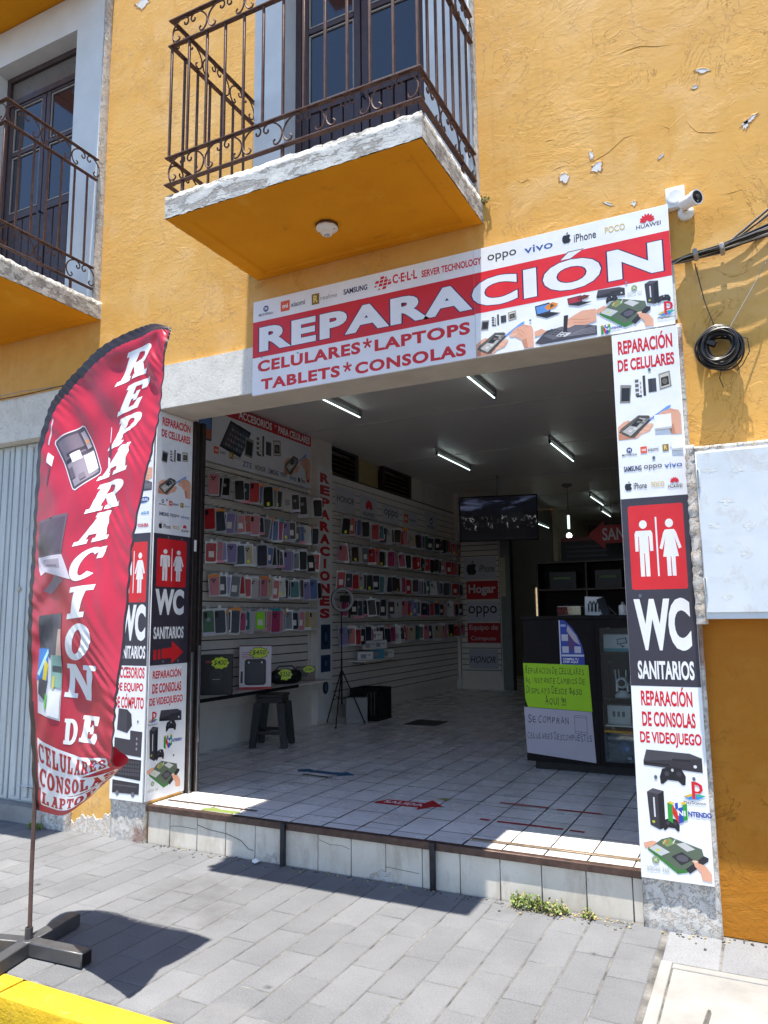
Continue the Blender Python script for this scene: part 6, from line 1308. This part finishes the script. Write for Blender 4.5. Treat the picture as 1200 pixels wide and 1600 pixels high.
# ---- ceiling tubes
TUBE = glow('lit_tube', (.80, 1.0, .97), 1.15); TUBE_FAR = TUBE
for i, (x, y0, y1, lb) in enumerate(((-3.88, 1.75, 3.02, 'lit tube lamp nearest the doorway over the phone case wall'), (-2.31, 1.75, 3.02, 'lit tube lamp nearest the doorway in the middle of the ceiling'), (-3.86, 5.16, 6.52, 'second lit tube lamp from the doorway on the phone case side'), (-2.31, 5.23, 6.65, 'second lit tube lamp from the doorway in the middle of the ceiling'), (-2.76, 10.0, 11.4, 'lit tube lamp deep inside above the hanging red arrow'), (-2.95, 12.15, 13.3, 'lit tube lamp farthest back near the red arrow'), (-4.0, 10.65, 11.8, 'lit tube lamp seen just beside the television'))):
    hz = 3.85 if i < 6 else 3.50; t = thing('tube_lamp', lb, 'ceiling light', (x, (y0+y1)/2, hz), 'tube lamps on the shop ceiling'); b = B()
    if i == 6: b.tube([(x, y0+.2, 3.49), (x, y0+.2, 3.8595)], .006, M['grey_metal'], 6)
    b.box(x-.016, x+.016, y0, y1, hz-.04, hz+.008, M['grey_metal'], .004); b.build('batten', t)
    b = B(); b.tube([(x, y0+.03, hz-.078), (x, y1-.03, hz-.078)], .0078, TUBE, 10); b.build('tube', t); b = B()
    for y in (y0+.012, y1-.030): b.box(x-.016, x+.016, y, y+.018, hz-.092, hz-.0405, M['dark_grey_plastic'], .003)
    b.build('lamp_holder', t)
t = thing('pendant_lamp', 'round lit pendant bulb on a rod below a chrome ceiling cup', 'pendant light', (-2.95, 9.0, 3.85)); b = B(); b.lathe((-2.95, 9, 3.858), (0, 0, -1), [(.09, 0), (.09, .03), (.03, .06)], M['grey_metal'], 16); b.build('ceiling_cup', t); b = B(); b.tube([(-2.95, 9, 3.80), (-2.95, 9, 3.02)], .008, M['grey_metal'], 6); b.build('rod', t)
b = B(); b.tube([(-2.95, 9, 3.30), (-2.95, 9, 3.06)], .022, glow('lit_pendant_tube', (.75, .95, .9), .6), 10); b.build('glass_sleeve', t); b = B(); b.lathe((-2.95, 9, 2.99), (0, 0, -1), [(.01, 0), (.04, .02), (.05, .05), (.04, .08), (0, .095)], glow('lit_bulb', (1, .97, .85), 2.5), 14); b.build('bulb', t)
# ---- television on a ceiling bracket
t = thing('television', 'black flat television showing a dark night scene below the ceiling', 'television', (-3.72, 7.4, 3.12)); m_ = Matrix.Translation((-3.72, 7.4, 3.12)) @ Matrix.Rotation(.26, 4, 'Z')
b = B(); b.box(-.63, .63, -.02, .02, -.37, .37, M['black'], .006, 1, m_); b.build('bezel', t); b = B(); b.tube([m_ @ Vector((0, .06, .1)), m_ @ Vector((0, .06, .72))], .02, M['grey_metal'], 8); b.box(-.15, .15, .021, .06, -.1, .15, M['grey_metal'], 0, 1, m_); b.build('ceiling_bracket', t)
scn = N('television_screen'); mp = scn.map((1, 1, 1)); nz = scn.noise(1.6, 5, .6, .5, scn.map((1.1, 1, 5))); sky_ = scn.ramp(nz, [(.52, (.002, .003, .006)), (.70, (.10, .12, .22))])
sep = scn.t.nodes.new('ShaderNodeSeparateXYZ'); scn.L(scn.co, sep.inputs[0]); up_ = scn.ramp(scn.math('ADD', sep.outputs[2], .5), [(.58, 0.0), (.66, 1.0), (.80, 1.0), (.86, 0.0)]); lo_ = scn.ramp(scn.math('ADD', sep.outputs[2], .5), [(.30, 0.0), (.36, 1.0), (.50, 1.0), (.56, 0.0)])
pt = scn.ramp(scn.noise(14, 3, .7, 1, scn.map((1.6, 1, 1))), [(.60, 0.0), (.70, .45)]); em = scn.mix(1.0, scn.mix(up_, (.002, .002, .004), sky_), scn.mix(lo_, (0, 0, 0), pt), 'ADD')
scn.set((.004, .004, .005), .12); scn.L(em, scn.b.inputs['Emission Color']); scn.b.inputs['Emission Strength'].default_value = .28
b = B(); b.box(-.61, .61, -.0215, -.0202, -.345, .35, scn.m, 0, 1, m_); b.build('screen', t)
# ---- rear slatwall strip with maker plates, facing the street
t = thing('slatwall', 'narrow rear slatwall strip facing the street behind five maker plates', 'display wall', (-4.55, 8.88, .5)); b = B(); z = .5
while z < 3.0: b.box(-4.96, -4.22, 8.872, 8.885, z, z+.086, M['slat'], .002); z += .098
b.build('slat_panel', t); b = B(); b.box(-4.96, -4.22, 8.8855, 8.8995, .5, 3.05, M['groove']); b.build('backing', t)
def rplate(z0, z1, x0, x1, c, fn, lb):
    t = thing('maker_plate', lb, 'sign', ((x0+x1)/2, 8.86, z0), 'maker plates on the rear slatwall'); b = B(); b.box(x0, x1, 8.862, 8.871, z0, z1, ink(c, .4), .001); b.build('plate', t); S = Sheet(front(8.862)); S.on('lettering'); fn(S); S.build(t)
rplate(2.22, 2.62, -4.88, -4.26, '#c9c7d2', lambda S: (em_apple(S, -4.73, 2.42, .24), S.text('iPhone', -4.58, 2.35, -4.29, 2.48, '#2a2a30', .005)), 'white plate with an apple emblem below the television')
rplate(1.86, 2.19, -4.84, -4.24, '#c0242e', lambda S: S.text('Hogar', -4.80, 1.92, -4.28, 2.13, '#d9d2d4', .03), 'red plate reading Hogar on the rear slatwall')
rplate(1.46, 1.82, -4.84, -4.24, '#c9c7d2', lambda S: S.text('oppo', -4.81, 1.54, -4.27, 1.74, '#2a2a30', .008), 'white plate with large rounded letters between two red plates')
rplate(1.08, 1.43, -4.84, -4.22, '#b3222c', lambda S: (S.text('Equipo de', -4.80, 1.28, -4.26, 1.40, '#d2b8ba', .02), S.text('Computo', -4.78, 1.10, -4.30, 1.20, '#d2b8ba', .02)), 'red plate reading Equipo de Computo')
rplate(.62, .96, -4.82, -4.28, '#b9b7c2', lambda S: S.text('HONOR', -4.80, .72, -4.32, .84, '#2a2a30', .012, None, 1, .3), 'lowest white plate with slanted black capitals near the floor')
t = thing('security_camera', 'small dark dome camera high in the rear corner of the shop', 'camera', (-4.88, 8.8, 3.62)); b = B(); b.lathe((-4.88, 8.86, 3.66), (0, -1, 0), [(.06, -.03), (.06, .02), (.05, .04)], M['white_plastic'], 16); b.build('mount', t); b = B(); b.lathe((-4.88, 8.82, 3.66), (.3, -1, -.3), [(.05, 0), (.05, .06), (.03, .09), (0, .1)], M['black'], 16); b.build('dome', t)
# ---- doorway and dim partitions farther back
b = B(); gp = mat('green_grey_partition', (.20, .22, .20), .4, .1); b.box(-4.195, -4.02, 8.9, 9.0, .256, 3.2, gp); b.box(-4.015, -3.99, 8.9, 9.0, .256, 3.2, M['black']); b.build('door_partition', bld)
b = B(); b.box(-4.185, -4.10, 8.88, 8.8995, 1.9, 2.6, mat('pale_slit_pane', (.52, .47, .34), .4)); b.build('slit_pane', bld)  # pane in one even pale cream
b = B(); b.box(-3.98, -1.6, 11.5, 11.6, .256, 3.855, DC); b.build('partition_wall', bld) if False else b.bm.free()
# ---- shelf unit and dark banner behind the counter
t = thing('rear_shelf', 'dark wooden shelf unit with boxes behind the sales counter', 'shelf', (-2.2, 6.6, .255)); DL = M['dark_laminate']; b = B(); b.box(-2.85, -.6, 6.78, 6.80, .26, 2.30, DL); b.build('back_panel', t)
for z in (.9, 1.35, 1.90, 2.29): b = B(); b.box(-2.85, -.6, 6.45, 6.7795, z, z+.025, M['brown_metal']); b.build('shelf_board', t)
for x in (-2.87, -2.18, -.6): b = B(); b.box(x, x+.02, 6.44, 6.80, .256, 2.32, M['brown_metal']); b.build('upright', t)
for i, (x0, x1, z0, h, lb) in enumerate(((-2.70, -2.32, 1.926, .24, 'black carton with a green stripe left on the upper rear shelf'), (-2.06, -1.70, 1.926, .25, 'black carton with a green stripe on the upper rear shelf nearest the pillar'), (-2.60, -2.25, 1.376, .14, 'flat dark carton on the lower rear shelf'))):
    boxed('carton', lb.replace('left on the upper rear shelf', 'on the upper rear shelf beside the upright'), (x0+x1)/2, 6.6, z0, x1-x0, .2, h, 0, '#101012', '#141416', 'carton', lambda S, w_, hh: S.rect(-w_*.35, hh*.55, w_*.3, hh*.68, '#4a6a22'))
t = thing('dark_banner', 'dark blue printed banner with a red top edge behind the counter', 'banner', (-2.1, 7.2, 2.3)); b = B(); b.box(-2.68, -.9, 7.2, 7.206, 2.32, 2.72, ink('#1b1b26', .5)); b.build('sheet', t); S = Sheet(front(7.2)); S.on('red_strip'); S.rect(-2.68, 2.66, -.9, 2.72, '#6d1a20'); S.on('lettering')
for i in range(3): S.rect(-2.6, 2.42+i*.07, -2.0, 2.45+i*.07, '#35354a')
S.build(t)
t = thing('arrow_sign', 'red hanging arrow sign with grey letters pointing to the toilets', 'sign', (-1.6, 6.5, 2.66)); S = Sheet(front(6.5), .0002); S.on('arrow_panel')
b = B(); pts = [(-2.13, 2.665), (-1.90, 2.86), (-1.90, 2.79), (-.95, 2.79), (-.95, 2.54), (-1.90, 2.54), (-1.90, 2.46)]; ar = ink('#a3252c', .5)
b.face([(x, 6.5, z) for x, z in pts], ar); b.face([(x, 6.515, z) for x, z in reversed(pts)], ar)
for k in range(7): (xa, za), (xc, zc) = pts[k], pts[(k+1) % 7]; b.face([(xa, 6.5, za), (xc, 6.5, zc), (xc, 6.515, zc), (xa, 6.515, za)], ar)
b.build('arrow_panel', t); S.on('lettering'); S.text('SANITARIOS', -1.93, 2.58, -1.02, 2.755, '#b9b4b6', .02); S.build(t)
for x in (-1.8, -1.05): b = B(); b.tube([(x, 6.508, 2.79), (x, 6.508, 3.859)], .003, M['grey_metal'], 5); b.build('hanging_wire', t)
# ---- sales counter
t = thing('sales_counter', 'high dark brown sales counter with a glazed display section', 'counter', (-1.1, 2.6, .255)); x0, xg, xe, yf, yb = -1.895, -1.275, -.40, 2.285, 2.80
b = B(); b.box(x0, xg, yf, yb, .325, 1.515, DL, .003); b.build('cabinet_body', t); b = B(); b.box(x0+.06, xe, yf+.05, yb-.02, .2565, .3245, M['black']); b.build('plinth', t)
b = B(); b.box(x0-.012, xe+.01, yf-.012, yb+.01, 1.516, 1.548, DL, .003); b.build('counter_top', t)
b = B(); b.box(xg+.001, xg+.035, yf, yf+.03, .325, 1.515, DL); b.box(xg+.035, xe, yf, yf+.03, 1.445, 1.515, DL); b.box(xg+.035, xe, yf, yf+.03, .325, .36, DL); b.box(xe-.03, xe, yf, yf+.03, .36, 1.445, DL); b.box(xg+.035, xe, yb-.02, yb, .325, 1.515, M['black']); b.box(xe-.02, xe, yf+.03, yb-.02, .325, 1.515, DL); b.box(xg+.035, xe-.02, yf+.03, yb-.02, .326, .345, DL); b.build('display_frame', t)
b = B(); b.box(xg+.036, xe-.031, yf+.010, yf+.014, .361, 1.444, glass('display_pane')); b.build('display_pane', t)
for z in (.64, .86, 1.235): b = B(); b.box(xg+.04, xe-.025, yf+.04, yb-.03, z, z+.008, glass('glass_shelf', (.75, .85, .82)) if z != .64 else M['slat']); b.build('glass_shelf', t)
def hand(S, t, u0, v0, u1, v1, c, seed=0):
    rg = random.Random(seed); wd = [.35 if ch in ' !' else .55 if ch in 'I' else 1.0 for ch in t]; k = (u1-u0)/sum(wd); x = u0
    for i, (ch, q) in enumerate(zip(t, wd)):
        if ch != ' ':
            big = 1.25 if i == 0 or t[i-1] == ' ' else 1.0; y = v0+rg.uniform(-.004, .004); h = (v1-v0)*big*rg.uniform(.88, 1.08); o = S.base; S.base = 'writing'
            S.text(ch, x+q*k*.10, y, x+q*k*(.86 if ch != 'I' else .4), y+h, c, 0, None, 1, rg.uniform(-.05, .2), rg.uniform(-.09, .09)); S.base = o
        x += q*k
    S.new()
def card(name, label, cat, pts, y, c, part='sheet', curl=0):
    t = thing(name, label, cat, (sum(p[0] for p in pts)/len(pts), y, min(p[1] for p in pts))); b = B(); m_ = ink(c, .55)
    b.face([(u, y, v) for u, v in pts], m_); b.face([(u, y+.0015, v) for u, v in reversed(pts)], m_)
    for k in range(len(pts)): (ua, va), (ub, vb) = pts[k], pts[(k+1) % len(pts)]; b.face([(ua, y, va), (ub, y, vb), (ub, y+.0015, vb), (ua, y+.0015, va)], m_)
    b.build(part, t); return t, Sheet(front(y))
t, S = card('handwritten_card', 'fluorescent green handwritten card about repairs taped to the counter', 'card', [(-1.90, 1.145), (-1.34, 1.135), (-1.325, .755), (-1.87, .775), (-1.89, .84)][::-1], yf-.006, '#a4d815'); S.on('lettering'); gk = '#3a5512'
for tx, ua, va, ub, vb in (('REPARACION DE CELULARES', -1.885, 1.055, -1.375, 1.105), ('AL INSTANTE CAMBIOS DE', -1.885, .975, -1.37, 1.022), ('DISPLAYS DESDE $650', -1.88, .89, -1.40, .938), ('AQUI !!!', -1.72, .80, -1.54, .862)): hand(S, tx, ua, va, ub, vb, gk, len(tx))
S.build(t)
t, S = card('handwritten_card', 'white handwritten card with a phone drawing taped low on the counter', 'card', [(-1.905, .772), (-1.33, .752), (-1.312, .345), (-1.89, .392)][::-1], yf-.003, '#b9b3bd'); S.on('lettering'); gk = '#4a4650'
hand(S, 'SE COMPRAN', -1.875, .645, -1.52, .70, gk, 3); hand(S, 'CELULARES DESCOMPUESTOS', -1.885, .512, -1.335, .562, gk, 4); S.on('drawing'); S.line([(-1.475, .72), (-1.375, .715), (-1.375, .565), (-1.475, .575), (-1.475, .72)], .003, gk); S.line([(-1.475, .705), (-1.375, .70)], .003, gk); S.line([(-1.475, .592), (-1.375, .585)], .003, gk); S.ell(-1.425, .579, .005, .005, gk); S.build(t)
t, S = card('chip_poster', 'blue phone chip poster with a curved edge on the dark counter', 'poster', [(-1.575, 1.10), (-1.575, 1.512), (-1.53, 1.512), (-1.47, 1.455), (-1.42, 1.38), (-1.385, 1.30), (-1.37, 1.22), (-1.37, 1.10)][::-1], yf-.002, '#2f4aa8'); S.on('picture'); S.poly([(-1.575, 1.10), (-1.565, 1.10), (-1.565, 1.51), (-1.575, 1.51)], '#d9dbe8'); S.poly([(-1.50, 1.47), (-1.43, 1.38), (-1.40, 1.30), (-1.45, 1.33), (-1.51, 1.42)], '#b9b4c2'); S.poly([(-1.50, 1.40), (-1.44, 1.32), (-1.46, 1.24), (-1.51, 1.28)], '#5a3a78')
for u, v in ((-1.555, 1.335), (-1.553, 1.235), (-1.45, 1.235)): S.rect(u, v, u+.055, v+.055, '#c4c6d6')
S.rect(-1.56, 1.455, -1.515, 1.475, '#9fb0e0'); S.on('lettering'); S.rect(-1.56, 1.205, -1.372, 1.222, '#cfd2e2'); S.text('COMPRA TU', -1.55, 1.172, -1.42, 1.192, WH, .03); S.text('CHIP AQUI', -1.55, 1.148, -1.425, 1.168, WH, .03); S.build(t)
# things on the counter top
t = thing('acrylic_box', 'clear acrylic box on the counter above the blue poster', 'box', (-1.52, 2.45, 1.548)); b = B(); gl = glass('acrylic', (.8, .82, .85)); b.box(-1.60, -1.40, 2.36, 2.52, 1.5485, 1.556, M['dark_grey_plastic']); b.build('base', t); b = B()
for a in ((-1.60, -1.40, 2.36, 2.363), (-1.60, -1.40, 2.517, 2.52), (-1.60, -1.597, 2.3635, 2.5165), (-1.403, -1.40, 2.3635, 2.5165)): b.box(*a, 1.5565, 1.625, gl)
b.box(-1.60, -1.40, 2.36, 2.52, 1.6255, 1.629, M['white_plastic'], .001); b.build('clear_side', t)
t = thing('earphone_stand', 'white stand of black earphones leaning on the counter top', 'display stand', (-1.32, 2.46, 1.548)); m_ = Matrix.Translation((-1.31, 2.46, 1.549)) @ Matrix.Rotation(-.2, 4, 'X') @ Matrix.Rotation(.2, 4, 'Z'); b = B(); b.box(-.075, .075, 0, .008, 0, .165, M['white_plastic'], .004, 1, m_); b.build('back_card', t); b = B()
for u in (-.03, 0, .03): b.tube([m_ @ Vector((u-.012, -.01, .03)), m_ @ Vector((u-.014, -.012, .09)), m_ @ Vector((u, -.012, .12)), m_ @ Vector((u+.014, -.012, .09)), m_ @ Vector((u+.012, -.01, .03))], .006, M['black'], 6)
b.build('earphone', t)
t = thing('phone_stand', 'black phone tilted on a stand beside the white bottle', 'phone', (-1.18, 2.44, 1.548)); m_ = Matrix.Translation((-1.20, 2.44, 1.552)) @ Matrix.Rotation(-.35, 4, 'Y') @ Matrix.Rotation(-.25, 4, 'X'); b = B(); b.box(-.035, .035, 0, .010, 0, .16, M['black'], .005, 2, m_); b.build('handset', t); b = B(); b.box(-1.25, -1.10, 2.40, 2.52, 1.5485, 1.556, M['dark_grey_plastic'], .002); b.tube([(-1.13, 2.50, 1.556), (-1.20, 2.47, 1.63)], .006, M['grey_metal'], 6); b.build('stand', t)
t = thing('pump_bottle', 'small white bottle with a dispenser cap on the counter', 'bottle', (-1.06, 2.44, 1.548)); b = B(); b.lathe((-1.06, 2.44, 1.5485), (0, 0, 1), [(0, 0), (.033, 0), (.035, .006), (.035, .075), (.028, .085), (.014, .09)], M['white_plastic'], 18); b.build('bottle_body', t); b = B(); b.lathe((-1.06, 2.44, 1.6386), (0, 0, 1), [(.014, 0), (.014, .018), (.010, .022), (0, .022)], M['grey_metal'], 12); b.build('cap', t)
t = thing('card_reader', 'low dark tray with a red cable at the back of the counter', 'tray', (-1.38, 2.62, 1.548)); b = B(); b.box(-1.46, -1.30, 2.58, 2.70, 1.5485, 1.575, M['black'], .004); b.build('tray', t); b = B(); b.tube([(-1.33, 2.60, 1.577), (-1.27, 2.58, 1.556), (-1.18, 2.60, 1.553)], .004, ink('#8e2028'), 6); b.build('cable', t)
# things in the glazed section
def inbox(lb, cx, z0, w_, h, cf, cs, art): boxed('gadget_box', lb, cx, 2.46, z0, w_, .12, h, 0, cf, cs, 'carton', art)
inbox('white and teal tablet stand carton on the upper glass shelf', -1.12, 1.2435, .22, .145, '#b4b6bb', '#8f9196', lambda S, w_, h: (S.rect(-w_/2+.003, .003, w_/2-.003, h*.2, '#2f8a96'), S.poly([(w_*.02, h*.4), (w_*.4, h*.5), (w_*.36, h*.82), (-.0, h*.72)], '#26262a'), S.poly([(w_*.05, h*.46), (w_*.35, h*.54), (w_*.32, h*.76), (w_*.03, h*.68)], '#a9abb0'), S.poly([(w_*.1, h*.44), (w_*.2, h*.25), (w_*.3, h*.3)], '#3a3a40')))
inbox('white carton with a round lens picture beside the tablet stand carton', -.93, 1.2435, .12, .13, '#c2c0c4', '#9a989c', lambda S, w_, h: S.ell(0, h*.5, w_*.28, h*.3, '#26262c'))
inbox('dark blue headset carton at the bottom of the glazed section', -1.10, .346, .26, .24, '#1d1e2a', '#15151c', lambda S, w_, h: (S.ell(0, h*.5, w_*.18, h*.2, '#2f3a60'), S.ell(.02, h*.45, w_*.07, h*.08, '#6a7ab0'), S.rect(w_*.08, h*.1, w_*.2, h*.18, '#b9b9c4')))
inbox('pale carton standing at the bottom of the glazed section', -.90, .346, .10, .26, '#a9b0b6', '#8d9499', lambda S, w_, h: S.rect(-w_*.3, h*.2, w_*.3, h*.7, '#c9ced2'))
inbox('white carton with grey diagrams on the middle glass shelf below the white camera', -1.13, .648, .19, .155, '#c3c2c0', '#a5a4a2', lambda S, w_, h: [S.rect(-w_*.28+i*w_*.2, h*.4, -w_*.16+i*w_*.2, h*.68, '#6a6a6c') for i in range(3)])
t = thing('wifi_camera', 'white round-headed camera with antennas inside the glazed counter', 'camera', (-1.10, 2.45, .868)); WPm = M['white_plastic']; b = B(); b.lathe((-1.10, 2.45, .8685), (0, 0, 1), [(0, 0), (.062, 0), (.066, .010), (.055, .026), (.03, .038), (.025, .05)], WPm, 22); b.build('base', t)
b = B(); b.lathe((-1.10, 2.45, .985), (0, -1, 0), [(0, -.05), (.03, -.042), (.048, -.01), (.048, .015), (.040, .035), (.030, .040)], WPm, 22); b.box(-1.152, -1.135, 2.43, 2.465, .91, .985, WPm, .004); b.box(-1.065, -1.048, 2.43, 2.465, .91, .985, WPm, .004); b.build('head', t); b = B(); b.lathe((-1.10, 2.411, .985), (0, -1, 0), [(.029, 0), (.027, .004), (.014, .007), (0, .010)], M['black'], 18); b.build('lens', t)
for x in (-1.15, -1.125, -1.075, -1.04): b = B(); b.tube([(x, 2.475, .96), (x+(x+1.10)*.2, 2.48, 1.09)], [.006, .0045], WPm, 8); b.build('antenna', t)
# ---- floor stickers and a dark mat
def sticker(lb, pts, c, txt=None):
    t = thing('floor_sticker', lb, 'floor sticker', (sum(p[0] for p in pts)/len(pts), sum(p[1] for p in pts)/len(pts), .2555)); S = Sheet(ground(.2555), .0002, .0004); S.on('vinyl'); S.poly(pts, ink(c, .45))
    if txt: S.on('lettering'); S.text(*txt)
    S.build(t)
sticker('red exit arrow sticker with white letters on the floor tiles', [(-2.56, .72), (-2.50, .83), (-2.22, .83), (-2.20, .93), (-2.06, .78), (-2.12, .76), (-2.20, .64), (-2.21, .70), (-2.54, .69)], '#b9242c', ('SALIDA', -2.50, .735, -2.20, .80, WH, .02))
sticker('blue double arrow sticker on the floor tiles farther inside', [(-3.70, 1.47), (-3.62, 1.55), (-3.56, 1.505), (-3.26, 1.505), (-3.26, 1.56), (-3.12, 1.46), (-3.26, 1.36), (-3.26, 1.41), (-3.56, 1.42), (-3.64, 1.40)], '#2b5f86')
for lb, xa, xb, y in (('longest red tape strip farther from the step edge', -1.744, -1.405, 1.06), ('red tape strip farther from the step edge by the pillar', -1.338, -1.043, 1.035), ('short red tape strip nearest the exit arrow', -1.73, -1.66, .592), ('long red tape strip nearer the step edge', -1.61, -1.187, .583), ('short red tape strip nearer the step edge by the pillar', -1.145, -1.055, .568)): sticker(lb, [(xa, y-.016), (xb, y-.022), (xb, y+.012), (xa, y+.016)], '#a8242c')
sticker('torn green sticker on the sunlit floor tiles at the doorway', [(-3.55, .035), (-3.30, .04), (-3.22, .07), (-3.30, .11), (-3.42, .10), (-3.5, .13), (-3.56, .08)], '#7d8a4a'); sticker('small torn yellow sticker beside the red exit arrow', [(-2.20, .98), (-2.12, .96), (-2.08, .99), (-2.14, 1.02)], '#9a9440'); sticker('dark green worn sticker under the blue double arrow', [(-3.56, 1.31), (-3.30, 1.29), (-3.24, 1.325), (-3.54, 1.345)], '#26352c')
b = B(); b.box(-4.02, -3.60, 4.35, 4.75, .2556, .262, M['dark_grey_plastic'], .002); tag(b.build('floor_mat', None, (-3.8, 4.55, .2556)), 'small dark mat on the tiles right of the black crate'.replace('right of', 'in front of'), 'mat')
